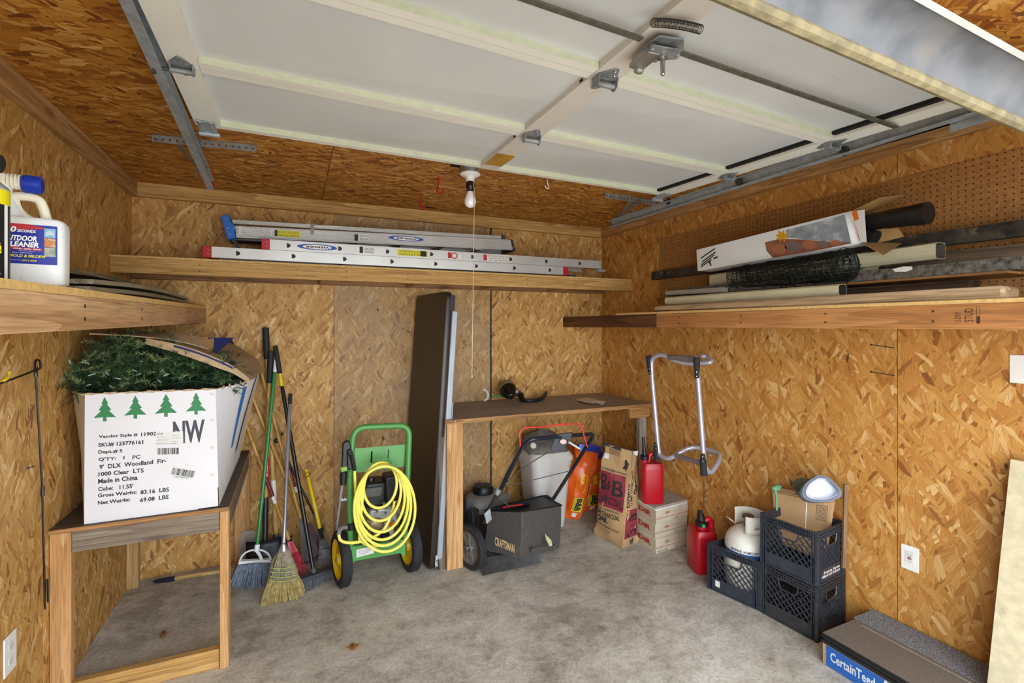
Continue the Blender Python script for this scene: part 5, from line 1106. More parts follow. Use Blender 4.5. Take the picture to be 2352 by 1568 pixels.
# two long wooden handled rakes crossing
T, B = P(548, 930, Y=3.66), P(664, 1240, Y=3.38)
t = thing('fan_rake', 'red fan rake with a wooden handle leaning behind the brooms', 'rake', V((B.x, B.y, 0)))
pole(t, T, onl(T,B,1096), .0115, ash); pole(t, onl(T,B,1096), onl(T,B,1140), .012, plain('maroon', '#7c1d2e', .4), 'maroon_band'); pole(t, onl(T,B,1140), onl(T,B,1156), .0122, lblw, 'white_band'); pole(t, onl(T,B,1156), B, .0115, ash)
rd = plain('rake_red', '#b01030', .4, var=.08)
m = MB(); tipc = [P(x, y, Y=3.33) for x, y in ((676,1340), (690,1336), (702,1330), (712,1322))]
c0 = P(658,1243,Y=3.38); c1 = P(668,1240,Y=3.38); lo = [P(676,1338,Y=3.30), P(688,1336,Y=3.30), P(700,1331,Y=3.30), P(712,1318,Y=3.30)]
hi = [P(660,1245,Y=3.38), P(665,1243,Y=3.38), P(669,1242,Y=3.38), P(672,1243,Y=3.38)]
m.slab([[h for h in hi], [lerp_v(h, l, .55)+V((0,.01*(i%2),0)) for i, (h, l) in enumerate(zip(hi, lo))]], (0,.004,0)); m.build('rake_plate', rd, t)
for k in range(10):
    u = k/9; a = polyf([lerp_v(h, l, .3) for h, l in zip(hi, lo)])(u); b = polyf(lo)(u); m = MB(); m.tube([a+V((0,-.003,0)), lerp_v(a,b,.8)+V((0,-.004,0)), b, b+V((0,-.014,-.006))], .0028, 5); m.build('tine', rd, t)
def blackrake(T, B, hm, fan, label, name='fan_rake', nt=14, rr=.0115, tl=1.0, bands=()):
    t = thing(name, label, 'rake', V((B.x, B.y, 0)))
    pole(t, T, B, rr, hm)
    for y0, y1, mm, nm in bands: pole(t, onl(T,B,y0), onl(T,B,y1), rr+.0006, mm, nm)
    c, l, r_ = fan; m = MB(); m.prism([c+V((-.012,0,.0)), c+V((.012,0,0)), lerp_v(c, r_, .45), lerp_v(c, l, .45)], (0,.004,0)); m.build('fan_head', blackp, t)
    for k in range(nt):
        u = k/(nt-1); e = lerp_v(l, r_, u)+V((0,0,-.014*math.sin(u*PI))); e.z = max(e.z, .006); m = MB(); m.tube([c, lerp_v(c, e, .85), e, e+V((.002,-.02,-.004))], .0022, 4); m.build('tine', blackp, t)
    return t
T, B = P(594, 832, Y=3.67), P(690, 1190, Y=3.50)
blackrake(T, B, ash, (P(690,1185,Y=3.50), P(694,1290,Y=3.40), P(735,1270,Y=3.40)), 'black fan rake on a plain thin wooden handle, middle of the cluster')
T, B = P(526, 780, Y=3.66), P(690, 1183, Y=3.56)
t = thing('garden_tool', 'steeply slanted wooden handle with black grip, yellow and white bands', 'garden tool', V((B.x, B.y, 0)))
pole(t, onl(T,B,838), B, .0125, ash); pole(t, T, onl(T,B,826), .017, grip, 'grip'); pole(t, onl(T,B,826), onl(T,B,842), .0128, plain('band_amber', '#c98f1f', .4), 'amber_band'); pole(t, onl(T,B,842), onl(T,B,860), .0130, lblw, 'white_band')
m = MB(); m.tube([B, P(694,1215,Y=3.55), P(700,1290,Y=3.52)], [.013,.010,.008], 8); m.bar(P(690,1296,Y=3.52), P(740,1285,Y=3.56), .02, .012); m.build('rake_head', blackm, t)
T, B = P(664, 1085, Y=3.66), P(708, 1200, Y=3.60)
t = thing('garden_tool', 'short maroon and wood handle glimpsed behind the black broom pole', 'garden tool', V((B.x, B.y, 0)))
pole(t, P(655, 1050, Y=3.68), onl(T,B,1118), .012, plain('maroon', '')); pole(t, onl(T,B,1118), onl(T,B,1130), .0125, lblw, 'white_band'); pole(t, onl(T,B,1130), B, .012, ash)
m = MB(); m.prism([P(706,1200,Y=3.60), P(712,1199,Y=3.60), P(732,1230,Y=3.58), V((P(735,1290,Y=3.5).x, 3.5, .01)), V((P(700,1300,Y=3.5).x, 3.5, .01))], (0,.004,0)); m.build('fan_head', plain('maroon_dark', '#4a1822', .5), t)
# yellow handled rake
T, B = P(703, 1077, Y=3.64), P(735, 1213, Y=3.50)
t = blackrake(T, B, plain('rake_yellow', '#e0bf14', .4, var=.04), (P(738,1238,Y=3.46), P(728,1305,Y=3.40), P(772,1290,Y=3.42)), 'black shrub rake with a short bright yellow handle', rr=.013, nt=16)
m = MB(); e = P(742, 1240, Y=3.47); m.tube([B, e], [.014,.010], 8); m.prism([P(734,1240,Y=3.45), P(746,1238,Y=3.45), P(760,1262,Y=3.44), P(732,1266,Y=3.44)], (0,.006,0)); m.build('socket', blackp, t)
m = MB(); m.tube(cr([P(703,1087,Y=3.60), P(710,1084,Y=3.60), P(712,1090,Y=3.60), P(704,1096,Y=3.60), P(699,1094,Y=3.60), P(697,1100,Y=3.60)], 4), .002, 5); m.build('wire_loop', blackm, t)
for i in range(3):
    m = MB(); a, b = P(726+i*2,1262+i*12,Y=3.43), P(764+i*3,1258+i*11,Y=3.44); m.tube([a, b], .0018, 4); m.build('cross_wire', blackp, t)
T, B = P(660, 1055, Y=3.69), P(727, 1195, Y=3.62)
blackrake(T, P(722,1182,Y=3.62), blackm, (P(722,1180,Y=3.62), P(742,1285,Y=3.5), P(775,1262,Y=3.5)), 'thin black rod rake farthest right behind the yellow handle', rr=.007, nt=10)
T, B = P(683,1103,Y=3.69), P(762,1245,Y=3.6)
# small black fitting on the wall among the handles
t = thing('hose_fitting', 'small black and green hose nozzle wedged among the handles', 'nozzle', P(634, 1016, Y=3.62))
m = MB(); m.lathe([(.008,0),(.016,.01),(.017,.03),(.010,.045)], P(630,1014,Y=3.60), (.9,.3,.35), 12); m.build('body', blackp, t); m = MB(); m.tube([P(634,1009,Y=3.61), P(641,1006,Y=3.61)], .012, 10); m.build('green_ring', plain('broom_green', ''), t)
m = MB(); m.lathe([(.004,0),(.009,.006),(.009,.02)], P(646,1000,Y=3.66), (.5,.2,.8), 10); m.build('knob', blackp, t)
# handle lying under the table
a, b = P(350, 1336, Z=.018), P(545, 1305, Z=.020)
t = thing('wooden_pole', 'pale wooden handle with navy grip lying on the floor under the table', 'handle', V(((a.x+b.x)/2, (a.y+b.y)/2, 0)))
pole(t, lerp_v(a,b,.25), b, .0125, wood('ash_lying', '#cba96a', '#e2c68e', 'X', '#a6834a', rough=.5, knots=False)); m = MB(); m.tube([a, lerp_v(a,b,.04), lerp_v(a,b,.2), lerp_v(a,b,.255)], [.002,.013,.015,.0145], 12); m.build('grip', plain('navy_grip', '#151c33', .4), t)
# ---------------------------------------------------------------- pressure washer on its green cart
gr = plain('cart_green', '#4f9148', .38, var=.05, scale=6, dirt='#3c6b36', dscale=12, damt=.3); grd = plain('cart_green2', '#5b9a52', .4, var=.05)
WY = 3.10; wl_ = P(787, 1290, Y=WY).x; wr_ = P(938, 1265, Y=WY).x
pw = thing('pressure_washer', 'green-framed pressure washer cart with yellow-rimmed wheels beside the folded table', 'pressure washer', ((wl_+wr_)/2, WY, 0))
def wheel(c, ax, r, wd, name, rimmat, parent, tread=28, spokes=0):
    ax = V(ax).normalized(); u = V((0,0,1)); w_ = ax.cross(u); m = MB()
    m.lathe([(r*.72,-wd/2),(r*.93,-wd/2),(r*.985,-wd*.35),(r*.985,wd*.35),(r*.93,wd/2),(r*.72,wd/2)], c, ax, 36, caps=False)
    ty_ = m.build('tyre', rubber, parent); m = MB()
    for k in range(tread):
        for s_ in (-1, 1):
            a = 2*PI*(k+.25*s_)/tread; a2 = a+PI/tread*1.0*s_; p0 = c+(u*math.cos(a)+w_*math.sin(a))*r*.988-ax*s_*wd*.36*-1; p1 = c+(u*math.cos(a2+.10*s_)+w_*math.sin(a2+.10*s_))*r*.988+ax*s_*wd*-.30
            m.bar(p0, p1, .006, .006, up=(p0-c).normalized())
    m.build('tread', rubber, ty_, kind='stuff', smooth=False)
    m = MB(); m.lathe([(r*.73,-wd*.46),(r*.66,-wd*.30),(r*.60,-wd*.12),(r*.24,-wd*.15),(r*.18,-wd*.5),(r*.18,wd*.5),(r*.24,wd*.15),(r*.60,wd*.12),(r*.66,wd*.3),(r*.73,wd*.46)], c, ax, 30, caps=False)
    rm = m.build('rim', rimmat, parent)
    if spokes:
        m = MB()
        for k in range(spokes):
            a = 2*PI*k/spokes; d_ = u*math.cos(a)+w_*math.sin(a); m.bar(c+d_*r*.15, c+d_*r*.72, r*.10, wd*.7, up=ax)
        m.build('spokes', rimmat, rm)
    m = MB(); m.lathe([(.010,-wd*.62),(.010,wd*.62)], c, ax, 10); m.build('axle_cap', galvd, rm)
yel = plain('rim_yellow', '#e3bc17', .35, var=.05, dirt='#8b7326', dscale=20, damt=.25)
R1 = .163
for x, yy_ in ((wl_-.005, 3.13), (wr_+.018, 3.15)): wheel(V((x, yy_, R1)), (1, .16, 0), R1, .058, 'wheel', yel, pw)
YH = 3.06
def G(x, y, Y=YH): return P(x, y, Y=Y)
m = MB(); m.tube(rnd([G(806,1282,3.04), G(803,1100,3.05), G(812,982,3.08), G(941,976,3.08), G(935,1120,3.05), G(929,1244,3.05)], .075, 6), .0185, 14); m.build('frame', gr, pw)
m = MB(); m.prism([G(813,1030,3.085), G(933,1020,3.085), G(930,1071,3.085), G(812,1086,3.085)], (0,.003,0)); cp = m.build('cross_plate', grd, pw)
g = MB(); g.poly(lambda u, v: P(u, v, Y=3.0845), [(852,1036),(856,1036),(855,1062),(851,1062)]); g.poly(lambda u, v: P(u, v, Y=3.0845), [(891,1032),(893,1032),(892,1057),(890,1057)]); g.build('plate_slot', plain('slot_dark', ''), cp)
m = MB(); m.hexa([G(800,1262,3.02), G(931,1241,3.02), V((wr_-.03,3.45,.20)), V((wl_+.03,3.45,.20)), G(800,1256,3.02), G(931,1237,3.02), V((wr_-.03,3.45,.225)), V((wl_+.03,3.45,.225))]); bs_ = m.build('base_plate', gr, pw)
m = MB(); m.prism([G(799,1258,3.015), G(932,1238,3.015), G(930,1278,3.015), G(919,1270,3.015), G(816,1288,3.015), G(800,1302,3.015)], (0,.004,0)); m.build('apron_plate', gr, pw)
g = MB(); g.poly(lambda u, v: P(u, v, Y=3.0135), [(819,1262),(858,1254),(859,1270),(819,1280)]); l_ = g.build('data_label', lblw, bs_)
g = MB(); [g.rect(lambda u, v, k=k: P(822+(34-4*k)*u, 1266+3.2*k-(6.5-k)*u-1.2*v, Y=3.0130), 0,0,1,1) for k in range(4)]; g.build('label_lines', plain('faint_ink', ''), bs_)
m = MB(); m.tube(rnd([G(858,1084,3.03), G(857,1060,2.99), G(861,1056,2.985), G(893,1053,2.985), G(898,1057,2.99), G(897,1080,3.03)], .01), .0042, 8); m.build('hose_hook', grd, pw)
m = MB(); m.tube([V((wl_-.02,3.13,R1)), V((wr_+.02,3.15,R1))], .009, 8); m.build('axle', blackm, pw)
# engine
eg = plain('engine_black', '#1b1c1f', .45, var=.2, dirt='#5d574d', dscale=14, damt=.35); cast = plain('cast_alu', '#a9aaa8', .42, .7, var=.15, scale=30)
m = MB(); a = G(845,1168,3.2); m.box((G(838,1,3.16).x, 3.14, P(1,1195,Y=3.16).z if False else G(850,1165,3.16).z), (G(886,1,3.16).x, 3.30, G(850,1108,3.16).z)); m.build('fuel_tank', eg, pw, bevel=.018, seg=3)
m = MB(); m.box((G(838,1,3.13).x, 3.125, G(850,1142,3.13).z), (G(878,1,3.13).x, 3.135, G(850,1120,3.13).z)); m.build('tank_shroud', plain('shroud_grey', '#57544f', .6, var=.2, scale=30), pw, bevel=.004)
m = MB(); m.lathe([(.022,0),(.024,.02),(.02,.03)], G(852,1106,3.2), (0,0,1), 14); m.build('fuel_cap', blackp, pw)
m = MB(); m.box((G(884,1,3.14).x, 3.13, G(890,1152,3.14).z), (G(919,1,3.14).x, 3.26, G(890,1094,3.14).z)); ac = m.build('air_cleaner', blackp, pw, bevel=.014, seg=3)
for k in range(4):
    m = MB(); p = G(907, 1132+k*5, 3.128); m.box((p.x-.018, 3.127, p.z), (p.x+.018, 3.132, p.z+.005)); m.build('louvre', blackm, ac)
for k in range(9):
    p = G(880+k*4.2, 1156+k*1.2, 3.12); m = MB(); m.obox(p, (.0016,0,.0008), (0,.05,0), (-.012,0,.026)); m.build('cooling_fin', cast, pw)
m = MB(); m.box((G(846,1,3.12).x, 3.11, G(860,1215,3.12).z), (G(915,1,3.12).x, 3.26, G(860,1168,3.12).z)); m.build('crankcase', cast, pw, bevel=.015, seg=2)
m = MB(); m.lathe([(.060,0),(.060,.02),(.045,.03),(.020,.035)], G(862,1208,3.12), (0,-1,0), 20); m.build('pump_head', plain('brass_pump', '#8a7c5c', .4, .7, var=.2, scale=30), pw)
for k, q in enumerate(((845,1196),(857,1192),(869,1193),(845,1214),(860,1222),(875,1216),(866,1174),(886,1178))):
    m = MB(); m.lathe([(.009,0),(.009,.008),(.006,.012)], G(q[0],q[1],3.085), (0,-1,0), 8); m.build('bolt', chrome, pw)
m = MB(); m.box((G(880,1,3.10).x, 3.08, G(880,1238,3.1).z), (G(905,1,3.10).x, 3.16, G(880,1196,3.1).z)); m.build('pump_body', cast, pw, bevel=.008, seg=2)
m = MB(); m.lathe([(.014,0),(.014,.03),(.010,.035)], G(897,1204,3.07), (.5,-1,.2), 10); m.build('orange_cap', ink_o, pw)
m = MB(); m.lathe([(.028,0),(.030,.02),(.026,.03)], G(884,1234,3.08), (0,-.4,1), 14); m.tube(cr([G(850,1230,3.06), G(870,1242,3.05), G(895,1240,3.05), G(905,1230,3.06)], 5), .007, 8); m.build('fittings', blackp, pw)
m = MB(); m.lathe([(.008,-.02),(.008,.03)], G(786,1148,3.05), (1,0,0), 10); m.lathe([(.014,-.004),(.014,.004)], G(785,1147,3.05), (1,0,0), 12); m.lathe([(.014,.012),(.014,.02)], G(785,1147,3.05), (1,0,0), 12); m.build('height_bolt', galv, pw)
m = MB(); a = G(807,1208,3.03); m.lathe([(.024,-.018),(.024,.018)], a, (0,0,1), 14); m.build('hose_clamp', blackp, pw)
m = MB(); m.tube(cr([G(797,1211,3.0), G(786,1212,2.99), G(779,1220,2.98), G(778,1228,2.98)], 5), .013, 10); m.build('hose_sleeve', plain('grey_braid', '#6f6c66', .7, var=.3, scale=80), pw)
# spray gun
gn = thing('spray_gun', 'black pressure washer spray gun and lance clipped to the green frame', 'spray gun', G(792,1100,3.0))
m = MB(); m.prism([G(787,1020,3.0), G(795,1012,3.0), G(804,1014,3.0), G(807,1030,3.0), G(803,1050,3.0), G(797,1078,3.0), G(784,1080,3.0), G(786,1050,3.0)], (0,.035,0)); m.prism([G(797,1036,2.985), G(803,1031,2.985), G(810,1034,2.985), G(810,1078,2.985), G(798,1080,2.985)], (0,.03,0)); m.build('grip_body', blackp, gn, bevel=.006, seg=2)
m = MB(); m.tube([G(783,1078,3.01), G(797,1074,3.01)], .018, 10); m.build('green_collar', plain('lime_band', '#7db34e', .5), gn)
m = MB(); m.tube([G(789,1084,3.01), G(788,1112,3.01)], [.021,.018], 12); m.build('lance_grip', blackp, gn)
m = MB(); m.tube([G(786,1112,3.01), G(781,1150,3.02), G(774,1205,3.03), G(773,1216,3.03)], [.008,.007,.007,.005], 8); m.build('lance', galvd, gn)
# yellow hose
HR_ = .0088
ho = thing('pressure_hose', 'coiled bright yellow pressure hose hanging on the front of the green cart', 'hose', G(875,1250,2.97))
ym = plain('hose_yellow', '#f2e564', .35, var=.03, scale=20)
def ell(cx, cy, rx, ry, y, a0, a1, n, k=0, dx=0, dyy=0): return [G(cx+rx*math.sin(a)+dx*(a-a0)/6.28, cy-ry*math.cos(a)+dyy*(a-a0)/6.28, y-.004*k) for a in [lerp(a0, a1, i/n) for i in range(n+1)]]
pts = [G(814,1078,2.985), G(817,1130,2.99), G(824,1190,2.985), G(826,1235,2.97)]
loops = [(877,1112,38,52), (878,1124,46,66), (879,1136,53,78), (880,1143,59,86), (882,1149,63,92), (884,1158,70,98)]
m = MB(); m.tube(cr(pts, 6), HR_, 10)
for i, (cx_, cy_, rx_, ry_) in enumerate(loops):
    yb3 = 2.965-.007*i; top_y = 1062+i*1.7; cy_ = top_y+ry_
    p_ = []
    n_ = 30
    for k in range(n_+1):
        a = 2*PI*k/n_; p_.append(G(cx_+rx_*math.sin(a)+(8-i*1.4)*(1-math.cos(a))*-.5-(0 if i < 5 else 0), cy_-ry_*math.cos(a), yb3+.012*math.sin(a*2+i)-.010*(1-math.cos(a))*.5))
    m.tube(cr(p_[:-1], 2, closed=True), HR_, 10, closed=True)
m.tube(cr([G(868,1066,2.955), G(842,1092,2.945), G(833,1140,2.945), G(826,1230,2.95), G(832,1244,2.95), G(850,1253,2.95), G(880,1252,2.95)], 6), HR_, 10)
m.tube(cr([G(778,1227,2.975), G(782,1240,2.96), G(800,1246,2.95), G(830,1243,2.95), G(856,1234,2.96), G(884,1212,2.97), G(902,1170,2.975), G(906,1150,2.975)], 6), HR_, 10)
m.build('coil', ym, ho)
m = MB()
for k in range(11): p = lerp_v(G(806,1042,2.98), G(814,1078,2.985), k/10); m.lathe([(.012,-.0025),(.013,0),(.012,.0025)], p, (G(814,1078,2.985)-G(806,1042,2.98)).normalized(), 10)
m.tube(cr([G(800,1040,2.98), G(807,1044,2.98), G(812,1060,2.98), G(814,1080,2.985)], 4), .010, 8)
m.build('bend_guard', blackp, ho)
# ---------------------------------------------------------------- folded table standing on end
fb, fb2 = V((P(990,1312,Z=.004).x-.012, P(990,1312,Z=.004).y, .002)), V((.728, 3.66, .002)); fup = V((.117, .0, 1.812))
fdir = (fb2-fb); fn = fup.cross(fdir).normalized(); fn = fn if fn.x > 0 else -fn
ft_ = thing('folding_table', 'tall dark brown folding table standing on end against the workbench leg', 'table', fb)
def FT(u, v, d): return fb+fdir*u+fup*v+fn*d
def rr(n=5, r=.05):
    W_, H_ = fdir.length, fup.length; pts = []
    for cx_, cy_, a0 in ((r, r, PI), (W_-r, r, 1.5*PI), (W_-r, H_-r, 0), (r, H_-r, PI/2)):
        for k in range(n+1): a = a0+PI/2*k/n; pts.append(((cx_+r*math.cos(a))/W_, (cy_+r*math.sin(a))/H_))
    return pts
m = MB(); pp = rr(6, .055)
m.grid([[FT(u,v,0.004) for u, v in [((a-.5)*.985+.5, (b-.5)*.993+.5) for a, b in pp]], [FT(u,v,0.012) for u, v in pp], [FT(u,v,.040) for u, v in pp], [FT(u,v,.046) for u, v in [((a-.5)*.99+.5, (b-.5)*.995+.5) for a, b in pp]]], closed_u=True)
m.add([FT((a-.5)*.985+.5, (b-.5)*.993+.5, .004) for a, b in pp], [tuple(range(len(pp)))]); m.add([FT((a-.5)*.99+.5, (b-.5)*.995+.5, .046) for a, b in pp], [tuple(range(len(pp)))])
m.build('table_top', plain('table_brown', '#2d241d', .38, var=.15, scale=3), ft_)
sg = plain('table_frame', '#a7afb9', .4, .3, var=.06)
for u in (.012, .97):
    m = MB(); m.bar(FT(u,.04,.066), FT(u,.93,.066), .030, .040, up=fn); m.build('side_rail', sg, ft_, bevel=.006, seg=2)
m = MB(); m.bar(FT(.02,.035,.092), FT(.02,.60,.094), .018, .012, up=fn); m.build('folded_leg', sg, ft_, bevel=.004)
m = MB(); m.prism([FT(-.004,.01,.03), FT(-.004,.06,.03), FT(-.004,.06,.062), FT(-.004,.01,.062)], fdir.normalized()*.004); fc = m.build('corner_cap', blackp, ft_)
g = MB(); g.text('LIFETIME', lambda u, v: FT(-.0075, .014+.042*u, .054-.018*v), 0,0,1,1, bold=.03); g.build('lettering', lblw, ft_)
m = MB(); m.prism([FT(-.004,.93,.02), FT(-.004,.99,.03), FT(-.004,.985,.062), FT(-.004,.93,.062)], fdir.normalized()*.004); m.build('corner_cap', blackp, ft_)
# ---------------------------------------------------------------- things on the workbench
def BZ(x, y):
    p = P(x, y, Z=bz+.001)
    if p.y > 3.60: p = P(x, y, Y=3.60)
    return p
t = thing('trimmer_head', 'black and green trimmer motor with curved black guard lying on the bench', 'garden tool', BZ(1175, 918))
c = P(1169, 900, Y=3.50); ax_ = (V((0,0,H))-c); ax_.z = 0; ax_ = (ax_.normalized()+V((.25,0,-.38))).normalized()
m = MB(); m.lathe([(.045,-.10),(.062,-.085),(.068,-.04),(.064,-.01),(.048,.03),(.028,.05),(.022,.075),(.012,.08)], c, ax_, 22); m.build('motor_case', plain('case_black', '#141312', .25, var=.2), t)
m = MB(); m.lathe([(.0665,-.07),(.0692,-.06),(.0700,-.028),(.068,-.024)], c, ax_, 22, caps=False); m.build('case_band', plain('band_tan', '#7b7258', .4, var=.3, scale=60, dirt='#35601f', dscale=30, damt=.4), t)
m = MB(); a = P(1186,901,Y=3.5); m.tube(cr([a, BZ(1196,915)+V((0,0,.03)), BZ(1200,922)+V((0,0,.016)), BZ(1210,924)+V((0,0,.010)), BZ(1228,923)+V((0,0,.011)), BZ(1243,920)+V((0,0,.02)), BZ(1253,914)+V((0,0,.035)), BZ(1254,914)+V((0,0,.060))], 4), [.026]*9+[.017]*12+[.018,.018,.018,.017,.015,.012,.009,.004], 8); m.build('guard', blackp, t)
m = MB(); m.lathe([(.012,-.004),(.012,.004)], P(1187,899,Y=3.47), (0,-1,0), 12); m.build('ring', galvd, t)
t = thing('pickup_tool', 'green rod with a white C-shaped hook end lying on the bench', 'tool', BZ(1130, 915))
a = P(1121, 912, Y=3.55); b = P(1154, 908, Y=3.55); m = MB(); m.tube([lerp_v(a,b,.25), b], .006, 8); m.build('rod', plain('rod_green', '#1f8a4b', .4), t); m = MB(); m.tube([a, lerp_v(a,b,.3)], .004, 6); m.build('shank', chrome, t)
cc = P(1112, 907, Y=3.55); m = MB(); m.tube([cc+V((math.sin(a_)*.032, .008*math.cos(a_), math.cos(a_)*.040)) for a_ in [lerp(-.15, PI+.15, k/12) for k in range(13)]], .0085, 8); m.build('hook', plain('hook_white', '#dcd8d2', .4), t)
m = MB(); ct_ = BZ(1355, 924); rg = random.Random(5); rows = []
outl = [(1322,921),(1331,918),(1349,916),(1364,920),(1376,923),(1392,926),(1383,931),(1372,928),(1361,931),(1347,928),(1334,925)]
m.add([BZ(*q)+V((0,0,.003+rg.random()*.012)) for q in outl]+[BZ(1352,922)+V((0,0,.016))], [(i, (i+1)%11, 11) for i in range(11)]); tag(m.build('crumpled_paper', plain('paper_beige', '#d3c9b8', .8, var=.08), solid=.001, smooth=False), 'crumpled beige scrap of paper on the bench top', 'paper')
# ---------------------------------------------------------------- lawn mower
fw_ = V((-.3, .954, 0)); lt_ = V((.954, .3, 0)); Bl = V((1.215, 3.09, 0)); up = V((0,0,1))
def MW(l, f, z): return Bl+lt_*l+fw_*f+up*z
mo = thing('lawn_mower', 'push lawn mower with black fabric bag and red control bar under the bench', 'lawn mower', MW(.25, .2, 0))
blue_h = plain('handle_black', '#1c2130', .3, var=.1); dust = plain('dusty_black', '#3d3c3c', .7, var=.3, scale=20, dirt='#857d72', dscale=14, damt=.3)
HL = lambda s, z=0: MW(0, -.45*s, .27+.62*s+z); HR = lambda s, z=0: MW(.52, -.45*s, .27+.62*s+z)
TL, TR = P(1215, 1010, t=2.99/1.0), P(1366, 996, t=3.33)
bL, bR = MW(.0, .04, .22), P(1268, 1150, t=3.66)
m = MB(); m.tube(rnd([lerp_v(bL, P(1152,1120,t=3.18), 1), P(1200,1022,t=3.02), P(1222,1008,t=3.0), P(1300,1001,t=3.14), TR, lerp_v(TR, bR, .5)], .05, 5), .0135, 12); m.build('upper_handle', blue_h, mo)
m = MB(); m.tube([P(1112,1200,t=3.28), P(1125,1165,t=3.24), P(1155,1115,t=3.18)], .014, 10); mlow = m; m = MB(); m.tube([lerp_v(TR, bR, .48), lerp_v(TR,bR,.85), bR], .0135, 10); [q_.build('lower_handle', hw_, mo) for hw_ in [plain('handle_worn', '#3b3936', .5, .2, var=.3, scale=40, dirt='#8b857b', dscale=30, damt=.35)] for q_ in (mlow, m)]
m = MB(); m.tube(rnd([P(1195,1024,t=3.0), P(1193,990,t=3.0), P(1205,982,t=3.0), P(1245,980,t=3.05), P(1290,974,t=3.12), P(1335,973,t=3.2), P(1341,1000,t=3.2), P(1349,1026,t=3.2)], .03, 4), .0045, 8); m.build('control_bar', plain('bail_red', '#e0382b', .4), mo)
m = MB(); m.prism([P(1277,998,t=3.09), P(1315,993,t=3.13), P(1310,1012,t=3.13), P(1290,1034,t=3.11), P(1268,1038,t=3.09), P(1266,1028,t=3.09)], (.01,.02,0)); cb_ = m.build('control_box', plain('box_grey', '#4c4f57', .4, .3), mo, bevel=.003)
g = MB(); g.poly(lambda u, v: P(u, v, t=3.085), oval(0, 1294, 1014, 7.5, 5.5)); g.build('round_sticker', plain('sticker_pink', '#d9b4ae', .5), mo)
m = MB(); m.bar(P(1305,1014,t=3.1), P(1331,1030,t=3.12), .02, .012); m.build('lever', galv, mo)
for pts in ([P(1262,1036,t=3.1), P(1200,1075,t=3.2), P(1155,1115,t=3.2)], [P(1305,1082,t=3.3), P(1200,1108,t=3.3), P(1150,1117,t=3.25)], [P(1195,1024,t=3.0), P(1150,1110,t=3.15)], [P(1146,1140,t=3.2), P(1170,1163,t=3.2)]):
    m = MB(); m.tube(pts, .003, 6); m.build('cable', plain('cable_grey', '#4a4846', .6), mo)
m = MB(); m.lathe([(.018,-.02),(.02,0),(.018,.02)], P(1144,1128,t=3.19), (P(1155,1110,t=3.18)-P(1125,1165,t=3.24)).normalized(), 10); m.build('handle_joint', galv, mo); m = MB(); m.prism([P(1112,1180,t=3.2), P(1126,1168,t=3.2), P(1130,1192,t=3.2), P(1118,1204,t=3.2)], (.0,.012,0)); m.build('handle_clamp', galv, mo, bevel=.002)
# deck, wheels, engine
m = MB(); rows = []
for s_, z in ((1.0,.045), (1.0,.10), (.93,.15), (.7,.175)):
    rows.append([MW(.26+.28*s_*math.copysign(abs(math.cos(a))**.55, math.cos(a)), .33+.36*s_*math.copysign(abs(math.sin(a))**.6, math.sin(a)), z) for a in [2*PI*k/28 for k in range(28)]])
m.grid(rows, closed_u=True); m.add(rows[-1], [tuple(range(28))]); m.build('deck', dust, mo)
rimb = plain('wheel_grey', '#6d6a66', .55, var=.15, dirt='#7c6a55', dscale=16, damt=.3)
wc_ = P(1078, 1258, t=3.16); wheel(V((wc_.x+.012, wc_.y, .142)), lt_, .142, .05, 'wheel', rimb, mo, tread=20, spokes=7)
wheel(MW(.58, .02, .142), lt_, .142, .045, 'wheel', rimb, mo, tread=20); wheel(MW(-.09, .62, .10), lt_, .10, .04, 'wheel', rimb, mo, tread=16); wheel(MW(.58, .62, .10), lt_, .10, .04, 'wheel', rimb, mo, tread=16)
m = MB(); ec = MW(.25, .38, .14); m.lathe([(.12,0),(.135,.02),(.132,.09),(.115,.13),(.08,.150)], ec, up, 26, sx=1.3, sxdir=lt_); m.obox(ec+up*.08+lt_*.10-fw_*.02, lt_*.07, fw_*.09, up*.05); m.build('engine_shroud', plain('shroud_silver', '#8e8c8c', .5, .2, var=.15, dirt='#4d4740', dscale=14, damt=.3), mo)
ec = ec-up*.03; m = MB(); m.lathe([(.072,.175),(.080,.185),(.080,.215),(.068,.235),(.03,.238)], ec, up, 24); es = m.build('starter_cover', blackp, mo)
for k in range(18):
    a = 2*PI*k/18; d_ = V((math.cos(a), math.sin(a), 0)); m = MB(); m.bar(ec+d_*.03+up*.240, ec+d_*.070+up*.237, .005, .005); m.build('grille_rib', plain('rib_grey', '#3c3d41', .5), es)
m = MB(); m.obox(MW(-.02,.36,.24), lt_*.05, fw_*.07, up*.08); m.build('fuel_tank', plain('tank_navy', '#1f2735', .4, var=.15, dirt='#4b4a48', dscale=20, damt=.3), mo, bevel=.015, seg=2)
m = MB(); m.lathe([(.02,0),(.02,.02)], MW(-.06,.30,.15), up, 10); m.build('green_cap', plain('green_cap', '#3d7d3d', .5), mo)
m = MB(); m.obox(MW(.05,.24,.20), lt_*.03, fw_*.03, up*.05); m.tube(cr([MW(.02,.22,.28), MW(.05,.18,.22), MW(.03,.16,.16)], 4), .006, 6); m.build('carburettor', dust, mo, bevel=.004)
m = MB(); hd = [P(1112,1172,t=3.3), P(1120,1168,t=3.3), P(1212,1150,t=3.45), P(1218,1156,t=3.45), P(1130,1178,t=3.25)]; m.prism(hd, (0,.03,-.012)); m.build('rear_door', plain('door_navy', '#273244', .35), mo, bevel=.002)
m = MB(); m.tube([P(1155,1165,t=3.3), P(1200,1158,t=3.4)], .006, 6); m.build('red_strip', plain('bail_red', ''), mo)
